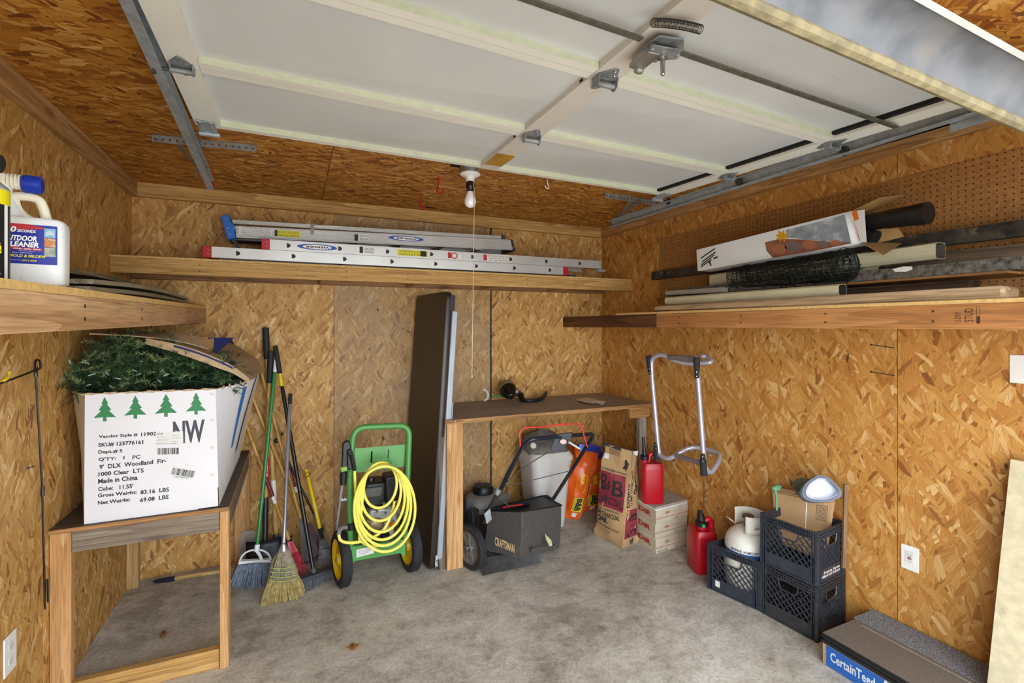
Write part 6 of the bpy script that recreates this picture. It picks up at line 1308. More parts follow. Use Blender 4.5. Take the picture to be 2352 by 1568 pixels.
# grass bag
fab = plain('bag_fabric', '#4a4644', .9, var=.12, scale=60, bump=.4, bs=300, dirt='#6b645c', dscale=8, damt=.4)
tbl, tcn, trr = P(1119,1172,t=3.28), P(1199,1174,t=3.10), P(1290,1160,t=3.40); bbl, bcn, brr = P(1108,1262,t=3.26), P(1196,1282,t=3.10), P(1285,1258,t=3.36)
blk_t, blk_b = MW(.50,-.02,.31), MW(.50,-.02,.14); blf = MW(.06,.0,.33)
m = MB(); rows = []
T_ = [tbl, lerp_v(tbl,tcn,.5), tcn, lerp_v(tcn,trr,.5), trr, lerp_v(trr, blk_t, .5), blk_t, blf]; B_b = [bbl, lerp_v(bbl,bcn,.5), bcn, lerp_v(bcn,brr,.5), brr, lerp_v(brr, blk_b, .5), blk_b, MW(.02,.0,.14)]
for j in range(6):
    v = j/5; rows.append([lerp_v(b, t_, v)+V((0,-.012*math.sin(v*PI),0))+V((0, 0, 0)) for b, t_ in zip(B_b, T_)])
m.grid(rows, closed_u=True); m.add(rows[0], [tuple(range(8))]); bg_ = m.build('grass_bag', fab, mo, bevel=.01, seg=2)
m = MB(); tcen = sum(T_, V((0,0,0)))/8; m.add(T_+[tcen-up*.04], [(i, (i+1)%8, 8) for i in range(8)]); m.build('bag_top', plain('bag_top', '#222733', .5), mo)
m = MB(); m.tube(T_+[T_[0]], .006, 6); m.build('bag_rim', blackp, mo)
g = MB(); cf = quad(P(1135,1255,t=3.16), P(1184,1274,t=3.09), P(1184,1247,t=3.09), P(1135,1226,t=3.16), .003); g.text('CRAFTSMAN', cf, .04,.15,.96,.85, bold=.03); g.build('lettering', plain('bag_letter', '#c2a77c', .7), mo)
m = MB(); m.prism([P(x, y, t=3.17) for x, y in ((1251,1224), (1256,1230), (1266,1240), (1268,1252), (1262,1254), (1254,1238))], (0,-.004,0)); m.build('torn_patch', plain('torn_pale', '#b5b28c', .8, var=.2, scale=80), mo)
m = MB(); m.tube(cr([P(1222,1264,t=3.13), P(1245,1258,t=3.15), P(1274,1256,t=3.2)], 5), .006, 6); m.lathe([(.01,-.015),(.01,.015)], P(1223,1262,t=3.12), up, 8); m.lathe([(.01,-.015),(.01,.015)], P(1272,1256,t=3.19), up, 8); m.build('bag_handle', plain('bag_handle', '#4b4846', .7), mo)
m = MB(); a, b, c, d = P(1104,1300,t=3.14), P(1110,1322,Z=.004), P(1243,1292,Z=.004), P(1240,1276,t=3.2)
m.slab([[lerp_v(b,c,u)+V((0,0,.0)) for u in (0,.33,.66,1)], [lerp_v(lerp_v(a,b,.4),lerp_v(d,c,.4),u)+V((0,.02,.0)) for u in (0,.33,.66,1)], [lerp_v(a,d,u)+V((0,.05,.02)) for u in (0,.33,.66,1)]], (0,.004,.004)); m.build('trail_flap', dust, mo)
m = MB(); m.tube(cr([P(1110,1240,t=3.22), P(1110,1268,t=3.2), P(1116,1276,t=3.18)], 4), .004, 6); m.build('red_strip', plain('bail_red', ''), mo)
# ---------------------------------------------------------------- rubbish bin
bc = V((P(1254,1100,Y=3.42).x, 3.44, 0)); bt_ = P(1250, 1058, Y=3.30).z; t = thing('rubbish_bin', 'pale grey swing-top rubbish bin with dusty dark lid behind the mower', 'bin', bc)
bw = .185
def rrect(c, hw, hd, z, n=6, r=.06):
    pts = []
    for sx, sy, a0 in ((1,1,0), (-1,1,PI/2), (-1,-1,PI), (1,-1,1.5*PI)):
        for k in range(n+1): a = a0+PI/2*k/n; pts.append(V((c.x+sx*(hw-r)+r*math.cos(a), c.y+sy*(hd-r)+r*math.sin(a), z)))
    return pts
gp = plain('bin_grey', '#c3c1bc', .45, var=.04, scale=6, dirt='#918c84', dscale=8, damt=.3)
m = MB(); rows = [rrect(bc, .135, .12, .002), rrect(bc, .172, .15, bt_-.06), rrect(bc, .178, .155, bt_-.058), rrect(bc, .182, .158, bt_)]; m.grid(rows, closed_u=True); m.add(rows[0], [tuple(range(28))]); m.add(rows[-1], [tuple(range(28))]); m.build('body', gp, t)
m = MB(); rows = [rrect(bc, .188, .163, bt_-.02), rrect(bc, .19, .165, bt_+.01), rrect(bc, .165, .145, bt_+.05)]; m.grid(rows, closed_u=True); m.add(rows[-1], [tuple(range(28))]); m.build('rim', gp, t)
lidm = plain('lid_dusty', '#6f6a64', .7, var=.2, scale=20, dirt='#4b4742', dscale=14, damt=.45)
m = MB(); rows = []
for j in range(7):
    v = j/6; s_ = math.sqrt(max(0, 1-(v*.96)**2)); rows.append([V((bc.x+(p.x-bc.x)*s_, bc.y+(p.y-bc.y)*s_, bt_+.01+.13*v+(.10*(p.y-bc.y+.14)/.28)*(1-v*.4))) for p in rrect(bc, .175, .152, 0, r=.1)])
m.grid(rows, closed_u=True); m.add(rows[-1], [tuple(range(28))]); m.build('swing_lid', lidm, t)
m = MB(); m.lathe([(.022,0),(.020,.004)], P(1225,1023,t=3.42), (-.2,-1,.4), 14); m.build('lid_boss', gp, t)
# ---------------------------------------------------------------- charcoal bags
def sack(name, label, base, fr, corners_b, corners_t, mat, bulge=.02, fold=None, seed=1):
    """corners: 4 ground points and 4 top points, ccw; builds a soft standing sack"""
    t = thing(name, label, 'bag', base); rg = random.Random(seed); rows = []; nv = 24; nu = 7
    ph = [rg.uniform(0, 6) for _ in range(6)]
    cb_ = sum(corners_b, V((0,0,0)))/4; ct2 = sum(corners_t, V((0,0,0)))/4
    for j in range(nv+1):
        v = j/nv; row = []; cen_ = lerp_v(cb_, ct2, v)
        for s_ in range(4):
            for i in range(nu):
                u = i/nu; p = lerp_v(lerp_v(corners_b[s_], corners_t[s_], v), lerp_v(corners_b[(s_+1)%4], corners_t[(s_+1)%4], v), u); o_ = p-cen_; o_.z = 0
                k = bulge*math.sin(u*PI)*math.sin(min(1, v*1.15+.08)*PI)+.006*math.sin(v*17+ph[s_]+u*5)+.004*math.sin(v*31+u*9+ph[s_+1])+.004*math.sin(v*9-u*12+ph[s_])
                if v == 0: k -= .015
                p = p+o_.normalized()*k; p.z = max(.002, p.z); row.append(p)
        rows.append(row)
    m = MB(); m.grid(rows, closed_u=True); m.add(rows[0], [tuple(range(4*nu))]); m.add(rows[-1], [tuple(range(4*nu))]); m.build('sack', mat, t); 
    return t, rows, nu
def facef(rows, nu, side, off=.002):
    nv = len(rows)-1
    def f(u, v):
        u = min(.9999, max(0, u)); v = min(.9999, max(0, v)); a = v*nv; j = int(a); fa_ = a-j; b = u*nu; i = int(b); fb_ = b-i; L = len(rows[0])
        g_ = lambda jj, ii: rows[jj][(side*nu+ii) % L]
        p = (g_(j,i)*(1-fb_)+g_(j,i+1)*fb_)*(1-fa_)+(g_(j+1,i)*(1-fb_)+g_(j+1,i+1)*fb_)*fa_
        n_ = (g_(j,i+1)-g_(j,i)).cross(g_(j+1,i)-g_(j,i)).normalized(); return p+n_*off
    return f
kraftb = plain('bag_kraft', '#b7966a', .75, var=.07, scale=7, bump=.25, bs=30); kraftl = plain('bag_kraft_side', '#c9ad80', .75, var=.06)
A1, A2, A3 = P(1366,1228,Z=.002), P(1428,1262,Z=.002), P(1466,1246,Z=.002); A4 = A3+(A1-A2)
Tz = P(1385,1012,t=3.5).z
T1, T2, T3 = P(1388,1018,t=3.62), P(1452,1036,t=3.50), P(1464,1040,t=3.58); T4 = T1+(T3-T2)*.8
t, rows, nu = sack('charcoal_bag', 'standing brown paper charcoal sack with maroon panels and black folded top', A2, None, [A1,A2,A3,A4], [T1,T2,T3,T4], kraftb, .020, seed=4)
F0, F1s = facef(rows, nu, 0, .0025), facef(rows, nu, 1, .0025); F0b, F1b = facef(rows, nu, 0, .004), facef(rows, nu, 1, .004)
mar = plain('print_maroon', '#8e2f3c', .6, var=.1, scale=20); prk = plain('print_black', '#2a2528', .65)
g = MB(); g.rect(F0, .0,.36,.90,.72, n=8, m=8); g.build('maroon_panel', mar, t)
g = MB(); g.rect(F1s, .06,.10,.86,.40, n=6, m=6); g.build('maroon_panel', mar, t)
g = MB(); g.text('B', F0b, .04,.52,.30,.69, bold=.018); g.text('&', F0b, .33,.54,.46,.64, bold=.01); g.text('B', F0b, .50,.50,.84,.66, bold=.018); g.text('CHARCOAL', F0b, .02,.39,.86,.48, bold=.01)
g.text('A LITTLE GOES A LONG WAY', F0b, .04,.735,.92,.755, bold=.02); g.text('LIGHTING + BURNING HOT', F0b, .02,.325,.80,.345); g.text('LUMP CHARCOAL', F0b, .02,.265,.82,.31, bold=.02); g.text('OAK', F0b, .10,.19,.48,.255, bold=.04); g.text('PREMIUM HARDWOOD BLEND', F0b, .02,.145,.84,.17)
g.poly(F0b, [(.74,.80),(.80,.84),(.78,.885),(.86,.90),(.90,.87),(.94,.865),(.90,.815),(.86,.775),(.83,.80)]); g.build('lettering', prk, t)
g = MB(); g.rect(F0b, .22,.91,.62,.975, n=4); gg = g; o = g.build('notice_panel', plain('print_brown', '#8d7350', .7), t)
g = MB(); g.text('NET WT 20 LBS', F0b, .02,.11,.6,.125); g.text('Lump', F0b, .02,.09,.5,.1); g.build('lettering', plain('print_red', '#a8454a', .6), t)
rot = lambda f, x0, y0, x1, y1: (lambda u, v: f(lerp(x1, x0, v), lerp(y0, y1, u)))
g = MB(); g.text("EXPERT'S", rot(F1b, -.0,.42,.17,.66), 0,0,1,1, bold=.03); g.text('LUMP CHARCOAL', rot(F1b, .2,.44,.32,.80), 0,0,1,1, bold=.02); g.text('OAK', rot(F1b, .40,.55,.62,.74), 0,0,1,1, bold=.04); g.text('PREMIUM HARDWOOD BLEND', rot(F1b, .70,.50,.76,.82), 0,0,1,1)
g.text('B', rot(F1b, .2,.115,.68,.20), 0,0,1,1, bold=.018); g.text('&', rot(F1b, .36,.215,.55,.25), 0,0,1,1, bold=.01); g.text('B', rot(F1b, .2,.275,.68,.36), 0,0,1,1, bold=.018); g.text('CHARCOAL', rot(F1b, .72,.13,.82,.37), 0,0,1,1); g.build('lettering', prk, t)
g = MB(); g.rect(F1b, .34,.03,.68,.085); bl2 = g.build('barcode_patch', plain('print_brown', ''), t); barcode(t, lambda u, v: facef(rows, nu, 1, .0055)(lerp(.40,.62,u), lerp(.035,.08,v)), 30, prk, 8)
g = MB(); g.rect(F0b, .05,.85,.20,.905); pt_ = g.build('price_tag', lblw, t)
m = MB(); tp_ = [T1+V((-.005,0,.012)), lerp_v(T1,T2,.35)+V((0,0,.004)), lerp_v(T1,T2,.7), T2+V((.03,0,.0))]; m.slab([[p for p in tp_], [p+V((0,-.01,-.022)) for p in tp_]], (0,.012,0)); m.build('folded_top', plain('fold_dark', '#222633', .6), t)
m = MB(); m.slab([[T2+V((.0,-.01,.0)), T2+V((.05,-.005,-.002))], [T2+V((.004,-.015,-.02)), T2+V((.04,-.01,-.035))]], (0,.004,0)); m.build('torn_corner', lblw, t)
orm = plain('bag_orange', '#e3611c', .28, var=.06, scale=10, bump=.15, bs=14)
def obag(b1, b2, t1, t2, d_, label, seed):
    b3, b4, t3, t4 = b2+V((0,d_,0)), b1+V((0,d_,0)), t2+V((0,d_,0)), t1+V((0,d_,0))
    t, rows, nu = sack('charcoal_bag', label, b1, None, [b1,b2,b3,b4], [t1,t2,t3,t4], orm, .035, seed=seed)
    f1, f2 = facef(rows, nu, 0, .004), facef(rows, nu, 0, .006); g = MB(); g.rect(f1, .30,.12,.85,.32, n=5, m=4); g.build('yellow_panel', plain('panel_yellow', '#e8d21a', .4), t)
    g = MB(); g.text('B&B', rot(f2, .36,.13,.62,.31), 0,0,1,1, bold=.05) if False else g.text('B&B', (lambda u, v: f2(.40+.30*v, .31-.18*u)), 0,0,1,1, bold=.05); g.text('CHARCOAL', (lambda u, v: f2(.32+.06*v, .31-.18*u)), 0,0,1,1); g.build('lettering', prk, t)
    g = MB(); g.text('COMPETITION', (lambda u, v: f2(.60+.08*v, .72-.32*u)), 0,0,1,1, bold=.02); g.text('OAK', (lambda u, v: f2(.40+.14*v, .66-.16*u)), 0,0,1,1, bold=.05); g.text('CHARCOAL BRIQUETS', (lambda u, v: f2(.26+.05*v, .70-.30*u)), 0,0,1,1); g.build('lettering', plain('panel_yellow', ''), t)
    g = MB(); g.rect(f1, .40,.04,.62,.10); g.build('white_label', lblw, t)
    m = MB(); m.slab([[t1+V((0,.0,.035)), lerp_v(t1,t2,.5)+V((0,-.01,.05)), t2+V((.01,0,.03))], [t1+V((0,-.012,-.02)), lerp_v(t1,t2,.5)+V((0,-.02,-.01)), t2+V((0,-.012,-.025))]], (0,.03,0)); m.build('blue_top', plain('bag_blue', '#1c2a8c', .3, var=.2), t)
    return t
obag(P(1296,1188,Z=.002), P(1330,1194,Z=.002), P(1330,1030,t=3.95), P(1378,1034,t=3.98), .14, 'orange plastic charcoal bag with yellow panel leaning beside the bin', 7)
obag(V((2.22,3.50,.002)), V((2.40,3.52,.002)), P(1348,1048,t=4.2), P(1395,1050,t=4.25), .10, 'second orange charcoal bag tucked behind the brown paper sack', 9)
# ---------------------------------------------------------------- tile cartons
nc = P(1506,1272,Z=.001); rcx = XW(2.7)-.015; bd = V((-.17, .30, 0)); brd = V((rcx-nc.x, .03, 0))
lc_ = P(1462,1240,Z=.001); bd = (lc_-nc)*1.55
card = plain('carton_pale', '#c6bba4', .8, var=.08, scale=12, dirt='#8e8069', dscale=16, damt=.3); redp = plain('print_redd', '#a84238', .7, var=.1)
zt3 = P(1508,1165,t=(nc.y)/ray(1506,1272).y).z
bh = (zt3-.025)/3; 
for k in range(3):
    z0 = .001+k*(bh+.001); j = V((.003*((k*7)%3-1), .004*((k*5)%3-1), 0)); a = nc+j; a.z = z0
    t = thing('tile_carton', ['pale tile carton at the bottom of the stack in the corner', 'pale tile carton in the middle of the corner stack', 'pale tile carton on top of the corner stack under the red can'][k], 'box', a, 'cartons of tile in the corner stack')
    c4 = [a, a+brd, a+brd+bd, a+bd]; m = MB(); m.hexa(c4+[p+V((0,0,bh)) for p in c4]); m.build('carton', card, t, bevel=.002)
    fR = quad(a, a+brd, a+brd+up*bh, a+up*bh, -.0012); fL = quad(a+bd, a, a+up*bh, a+bd+up*bh, -.0012)
    nR = brd.cross(up).normalized(); nR = nR if nR.y < 0 else -nR; nL = bd.cross(up).normalized(); nL = nL if nL.x < 0 and nL.y < 1 else -nL
    fR = (lambda a: lambda u, v: a+brd*u+up*bh*v+nR*.0012)(a); fL = (lambda a: lambda u, v: a+bd*(1-u)+up*bh*v+nL*.0012)(a)
    g = MB(); g.text('CEDIR', fR, .28,.60,.42,.74, bold=.04); g.text('ceramiche di romagna spa', fR, .45,.66,.80,.72); g.text('via emilia ponente', fR, .45,.56,.86,.62); g.poly(fR, [(0,.36),(1,.36),(1,.39),(0,.39)]); g.text('MADE IN ITALY', fR, .02,.44,.2,.50); g.text('EDiR' if k else 'EDiR', fL, .30,.36,.86,.72, bold=.06); g.build('lettering', redp, t)
    g = MB()
    if k == 0: g.text('24 RIV02', fR, .05,.06,.38,.20, bold=.02)
    for q in range(5): pass
    g.poly(fR, [(.6,.10),(.66,.12),(.66,.20),(.61,.19)]); g.build('stamp', plain('faded_ink', '#6d675c', .8), t)
z0 = .001+3*(bh+.001); a = nc+V((-.012,-.012,0)); a.z = z0; br2, bd2 = brd*1.02+V((.0,0,0)), bd*1.05
for k, (lb_, dd, mt_) in enumerate((('white-edged panel lying on the top tile carton', 0, plain('panel_white', '#d9d7d0', .7, var=.05)), ('grey weathered panel topmost on the tile cartons', .006, plain('panel_grey', '#a39b8f', .75, var=.08, scale=8, dirt='#857c70', dscale=9, damt=.3)))):
    b_ = a+V((dd, dd, k*.0125)); m = MB(); c4 = [b_, b_+brd*(1.0), b_+brd+bd2, b_+bd2]; 
    for q in c4: q.x = min(q.x, XW(q.y)-.004)
    m.hexa(c4+[p+V((0,0,.0118)) for p in c4]); tag(m.build('loose_board', mt_, bevel=.001), lb_, 'panel')
zc_top = z0+.025
# ---------------------------------------------------------------- fuel cans
redg = plain('can_red', '#b01020', .35, var=.06, scale=5, bump=.1, bs=20, dirt='#8a3a3a', dscale=12, damt=.25)
def fuelcan(name, label, o, W_, D_, Hh, ang, spout, nu_=.30, hd=(-.32,-.22,.05,.14), ns=1.0):
    ex, ey = V((math.cos(ang), math.sin(ang), 0)), V((-math.sin(ang), math.cos(ang), 0)); t = thing(name, label, 'fuel can', o); o = V(o)
    fr2 = lambda u, v, w_: o+ex*u+ey*v+up*w_
    m = MB(); bottle_body(lambda u, v, w_: fr2(u + (0 if w_ < Hh*.72 else 0), v, w_), W_, D_, Hh*.80, m, 32, [(0,.92),(.03,.99),(.5,1),(.85,1),(.93,.97),(1,.86)]); m.build('body', redg, t, ang=60)
    m = MB(); m.tube(rnd([fr2(W_*hd[0],0,Hh*.76), fr2(W_*hd[1],0,Hh*.96), fr2(W_*hd[2],0,Hh*.96), fr2(W_*hd[3],0,Hh*.76)], .03, 4), D_*.12, 10, flat=(0,1,0)); m.build('handle', redg, t)
    m = MB(); n_ = fr2(W_*nu_,0,Hh*.78); m.lathe([(.030*ns,0),(.030*ns,.022),(.024*ns,.026)], n_, up, 16); m.build('neck', redg, t)
    m = MB(); m.lathe([(.031*ns,.022),(.032*ns,.05),(.024*ns,.055)], n_, up, 16); d_ = V(spout).normalized(); m.tube([n_+up*.05, n_+up*.05+d_*.04, n_+up*.05+d_*V(spout).length], [.018*ns**2,.014*ns**2,.008*ns**2], 10); m.build('spout', blackp, t)
    g = MB(); fq = lambda u, v: fr2(lerp(-W_*.36,W_*.36,u), -D_/2-.001, lerp(Hh*.08,Hh*.7,v))
    m = MB(); m.prism([fq(.05,.9), fq(.12,.98), fq(.88,.98), fq(.95,.9), fq(.95,.1), fq(.88,.03), fq(.12,.03), fq(.05,.1)], ey*.004); b_ = m.build('raised_panel', redg, t, bevel=.002); g.text('GASOLINE', lambda u, v: fq(u, v)-ey*.001, .15,.62,.85,.76, bold=.02); g.text('DANGER', lambda u, v: fq(u, v)-ey*.001, .25,.4,.75,.5); g.build('embossing', plain('can_red_dark', '#9c1322', .4), b_)
    return t
a0 = P(1500,1128,t=3.38); o = V((P(1496,1125,t=3.47).x+.005, P(1496,1125,t=3.47).y+.01, zc_top+.001))
Hc = (P(1490,1045,t=3.45).z-o.z)
g1c = fuelcan('fuel_can', 'red plastic fuel can with black spout standing on the tile cartons', o, .155, .15, Hc*1.05, 2.75, (.0,.015,.13))
o = V((2.425, 2.375, .001)); fuelcan('fuel_can', 'taller red fuel can with black nozzle on the floor beside the crates', o, .15, .17, .335, -.35, (.01,.02,.065), nu_=-.02, hd=(.12,.16,.40,.44), ns=1.25)
m = MB(); p = o+up*(.335*.78+.036)+V((-.022,-.034,0)); m.lathe([(.011,0),(.011,.012)], p, (-.5,-1,.1), 10); m.build('green_button', plain('btn_green', '#2f9a55', .4), bpy.data.objects['fuel_can.001'])
# ---------------------------------------------------------------- ladder stabiliser hung on the right wall
st = thing('ladder_stabiliser', 'silver tubular ladder stabiliser with black end caps hanging on the right wall', 'ladder stabiliser', P(1560,1000,X=2.4))
sil = plain('silver_paint', '#b9b9c8', .3, .45, var=.03); X1 = 2.36; ex_ = lambda x, y, X=X1: P(x, y, X=X)
r_ = .0165
m = MB(); m.tube(rnd([ex_(1513,1040), ex_(1497,860), ex_(1496,822), ex_(1520,812,2.38), ex_(1545,826,2.42), ex_(1575,835,2.47), ex_(1608,834,2.52), ex_(1638,832,2.56), ex_(1622,818,2.575), ex_(1610,818,2.54)], .05, 5), r_, 12)
m.tube(rnd([ex_(1512,1030), ex_(1515,1046), ex_(1535,1055,2.37), ex_(1560,1040,2.42), ex_(1585,1026,2.50), ex_(1620,1030,2.56), ex_(1655,1042,2.57), ex_(1650,1062,2.50), ex_(1632,1086,2.40), ex_(1620,1078), ex_(1617,1060), ex_(1601,845)], .05, 5), r_, 12)
m.build('tube_frame', sil, st)
m = MB(); m.tube([ex_(1536,820,2.40), ex_(1600,824,2.40)], .0185, 12); m.build('brace_tube', plain('silver_dull', '#9a98a2', .35, .5), st); m = MB(); m.tube([ex_(1552,1045,2.40), ex_(1612,1064,2.38)], .0165, 12); m.build('brace_tube', plain('silver_dull', '#9a98a2', .35, .5), st)
for (x0, y0, x1, y1, dx_) in ((1489,816,1494,860,-.01), (1600,820,1601,868,-.022), (1507,1016,1509,1058,-.01), (1614,1042,1617,1092,-.022)):
    a, b = ex_(x0,y0,X1+dx_), ex_(x1,y1,X1+dx_); m = MB(); m.tube([a, lerp_v(a,b,.08), lerp_v(a,b,.35), b], ([.014,.022,.020,.013] if y0 < 900 else [.013,.014,.020,.021]), 12); ec_ = m.build('end_cap', rubber, st)
    m = MB(); [m.lathe([(.004,0),(.003,.002)], lerp_v(a,b,f)+V((-.014,-.012,0)), (-1,-1,0), 8) for f in ((.7,.9) if y0 < 900 else (.1,.3))]; m.build('rivet', chrome, ec_)
for q in ((1588,1033,2.52), (1633,1044,2.55)):
    m = MB(); m.lathe([(.009,0),(.010,.004),(.006,.008)], P(q[0],q[1],X=q[2])+V((-.014,-.008,0)), (-1,-.8,.2), 10); m.build('bolt', galvd, st)
m = MB(); m.tube([P(1617,1094,X=2.40), P(1617,1165,X=2.42)], .002, 5); m.build('cord', plain('cord_dark', '#2c241f', .8), st)
# ---------------------------------------------------------------- milk crates
crm = plain('crate_black', '#303641', .36, var=.15, scale=20); crd = plain('crate_dusty', '#33353a', .42, var=.25, scale=30, dirt='#8d8579', dscale=45, damt=.36)
def crate(o, a, b, Hh, mat, label, texts=()):
    """o ground corner nearest the camera; a, b edge vectors"""
    o, a, b = V(o), V(a), V(b); t = thing('milk_crate', label, 'crate', o+(a+b)/2, 'black milk crates by the right wall'); nn = []
    for s_, (p, d) in enumerate(((o, a), (o+a, b), (o+a+b, -a), (o+b, -b))):
        L = d.length; e = d.normalized(); n_ = e.cross(up)   # outward for ccw
        cen_ = o+(a+b)/2; n_ = n_ if (p+d/2-cen_).dot(n_) > 0 else -n_
        Fq = lambda u, z, q=0, p=p, e=e, n_=n_: p+e*u+up*z-n_*q
        m = MB()   # solid bottom band, top rim, corner posts
        def bx_(u0, u1, z0, z1, q0, q1): m.hexa([Fq(u0,z0,q1), Fq(u1,z0,q1), Fq(u1,z0,q0), Fq(u0,z0,q0), Fq(u0,z1,q1), Fq(u1,z1,q1), Fq(u1,z1,q0), Fq(u0,z1,q0)])
        bx_(.030, L-.030, .005, Hh*.27, .006, .010); bx_(0, L, 0, .008, 0, .012)
        for z in (Hh-.010, Hh-.026, Hh-.042): bx_(.0, L, z, z+.005, 0, .012)
        bx_(.03, L-.03, Hh-.05, Hh-.008, .010, .013)
        for u in (0, .016, .030): bx_(u, u+.004, 0, Hh, 0, .012); bx_(L-u-.004, L-u, 0, Hh, 0, .012)
        for z in (Hh*.33, Hh*.55, Hh*.75): bx_(0, .034, z, z+.004, 0, .012); bx_(L-.034, L, z, z+.004, 0, .012)
        k = 0
        while .034+k*.016 < L-.034: bx_(.034+k*.016, .0365+k*.016, Hh-.046, Hh-.006, 0, .012); k += 1
        w_ = m.build('crate_side', mat, t)
        m = MB(); z0, z1 = Hh*.27, Hh-.05; u0, u1 = .034, L-.034; hz0, hz1, hu0, hu1 = Hh*.66, Hh*.86, L/2-.055, L/2+.055
        def clipline(c_, sg):   # line z = z0 + sg*(u - c_)
            pts = []
            st_ = None
            N_ = 60; seg_ = []
            for i in range(N_+1):
                u = lerp(u0, u1, i/N_); z = z0+sg*(u-c_)*1.05
                ok = z0 <= z <= z1 and not (hu0 < u < hu1 and hz0 < z < hz1)
                if ok: st_ = st_ or (u, z); en = (u, z)
                if (not ok or i == N_) and st_: seg_.append((st_, en)); st_ = None
            return seg_
        for sg in (1, -1):
            c_ = u0-(z1-z0) if sg == 1 else u0
            while c_ < (u1 if sg == 1 else u1+(z1-z0)):
                for (ua, za), (ub, zb3) in clipline(c_, sg):
                    if abs(ub-ua) > .006: m.bar(Fq(ua,za,.006), Fq(ub,zb3,.006), .0035, .009, up=n_)
                c_ += .034
        m.build('lattice', mat, w_)
        m = MB(); ring = rnd([Fq(hu0,hz1,.005), Fq(hu0+.01,hz0,.005), Fq(hu1-.01,hz0,.005), Fq(hu1,hz1,.005)], .02, 4); m.tube(ring, .0045, 6); m.tube([Fq(hu0,hz1,.005), Fq(hu1,hz1,.005)], .0045, 6); m.build('hand_hole', mat, w_)
        nn.append((Fq, L, w_))
    m = MB(); m.hexa([o+(a+b)*.02, o+a*.98+b*.02, o+(a+b)*.98, o+a*.02+b*.98]+[q+up*.006 for q in (o+(a+b)*.02, o+a*.98+b*.02, o+(a+b)*.98, o+a*.02+b*.98)]); m.build('crate_floor', mat, t)
    return t, nn
Hcr = .2745
c1 = P(1878,1478,Z=0)+V((.0,.0,.001)); ca_ = P(1746,1405,Z=.001)-c1; ca_ = V((ca_.x, ca_.y, 0)); cbv = V((XW(c1.y)-.012-c1.x, .035, 0))
# go counter-clockwise: right side first
tA, nA = crate(c1, cbv, ca_, Hcr, crd, 'dusty black milk crate at the bottom of the two-crate stack')
Fq, L, w_ = nA[3]; g = MB(); g.text('ponetjohnson' if False else 'national dairy', lambda u, v: Fq(.06+u*(L-.12), .02+v*.03, -.0005+.0055), 0,0,1,1, bold=.01); g.build('embossing', plain('emboss_black', '#3b3937', .5), w_)
c2 = c1+up*(Hcr+.002); tB, nB = crate(c2, cbv, ca_, Hcr, crm, 'black milk crate on top of the stack full of paper bags')
Fq, L, w_ = nB[0]; g = MB(); g.text('Prairie Farms', lambda u, v: Fq(.07+u*(L-.12), .045+v*.014, .0052), 0,0,1,1, bold=.03, shear=.2); g.text('Hiland and Roberts', lambda u, v: Fq(.05+u*(L-.10), .028+v*.014, .0052), 0,0,1,1, bold=.03, shear=.2); g.build('lettering', lblw, w_)
d1 = P(1746,1404,Z=0); d0 = P(1624,1349,Z=.001); d1 = c1+ca_+V((.002,.004,0)); d1.z = .001; da_ = V((d0.x-d1.x, d0.y-d1.y, 0)); cb2 = V((XW(d1.y)-.012-d1.x, .03, 0))
tC, nC = crate(d1, cb2, da_, Hcr, crm, 'single black milk crate holding the propane tank')
Fq, L, w_ = nC[3]; g = MB(); g.rect(lambda u, v: Fq(.050+u*.028, .03+v*.035, .0045), 0,0,1,1); g.build('tag_label', lblw, w_)
# propane tank
pc_ = d1+(cb2+da_)/2; pc_.z = .009
pt = thing('propane_tank', 'dirty white propane tank sitting in the milk crate', 'propane tank', pc_)
wt = plain('tank_white', '#d8d5ca', .45, var=.04, dirt='#8f8a7b', dscale=12, damt=.3); pr = .128
tt_ = P(1700,1232,t=2.9).z-.0; zsh = P(1700,1215,t=2.85).z
m = MB(); prof = [(.10,.0),(.10,.02),(.085,.022),(pr*.93,.05),(pr,.09),(pr,zsh-.10)]+[(pr*math.cos(a), zsh-.10+.10*math.sin(a)) for a in (.3,.6,.9,1.15,1.35,1.5)]; m.lathe(prof, pc_, up, 36); m.build('vessel', wt, pt)
m = MB(); zc2 = zsh-.02; R2 = .092
rows = []
for j, z in enumerate((zc2, zc2+.03, zc2+.04, zc2+.085, zc2+.10)): rows.append([pc_+V((R2*math.cos(a), R2*math.sin(a), z)) for a in [lerp(-2.6, 1.6, i/24) for i in range(25)]])
nc_ = len(rows[0]); vs = [p for r in rows for p in r]; fs = []
for j in range(4):
    for i in range(24):
        if j in (1,) and (i % 8 in (3, 4)) : continue
        if j == 2 and (i % 8 in (2,3,4)) and False: continue
        fs.append((j*nc_+i, j*nc_+i+1, (j+1)*nc_+i+1, (j+1)*nc_+i))
m.add(vs, fs); m.build('collar', wt, pt, solid=.004)
m = MB(); m.lathe([(.03,0),(.02,.01),(.018,.05),(.03,.052),(.032,.065),(.025,.07)], pc_+up*(zsh-.005), up, 14); m.build('valve', plain('valve_grey', '#6f6a60', .5, .5), pt)
m = MB(); m.lathe([(pr+.0006,zsh-.16),(pr+.0006,zsh-.125)], pc_, up, 36); sl_ = m.build('sleeve_blue', plain('sleeve_blue', '#2a5aa6', .4), pt)
m = MB(); m.lathe([(pr+.0006,zsh-.125),(pr+.0006,zsh-.100),(pr-.003,zsh-.090)], pc_, up, 36); m.build('sleeve_white', lblw, pt)
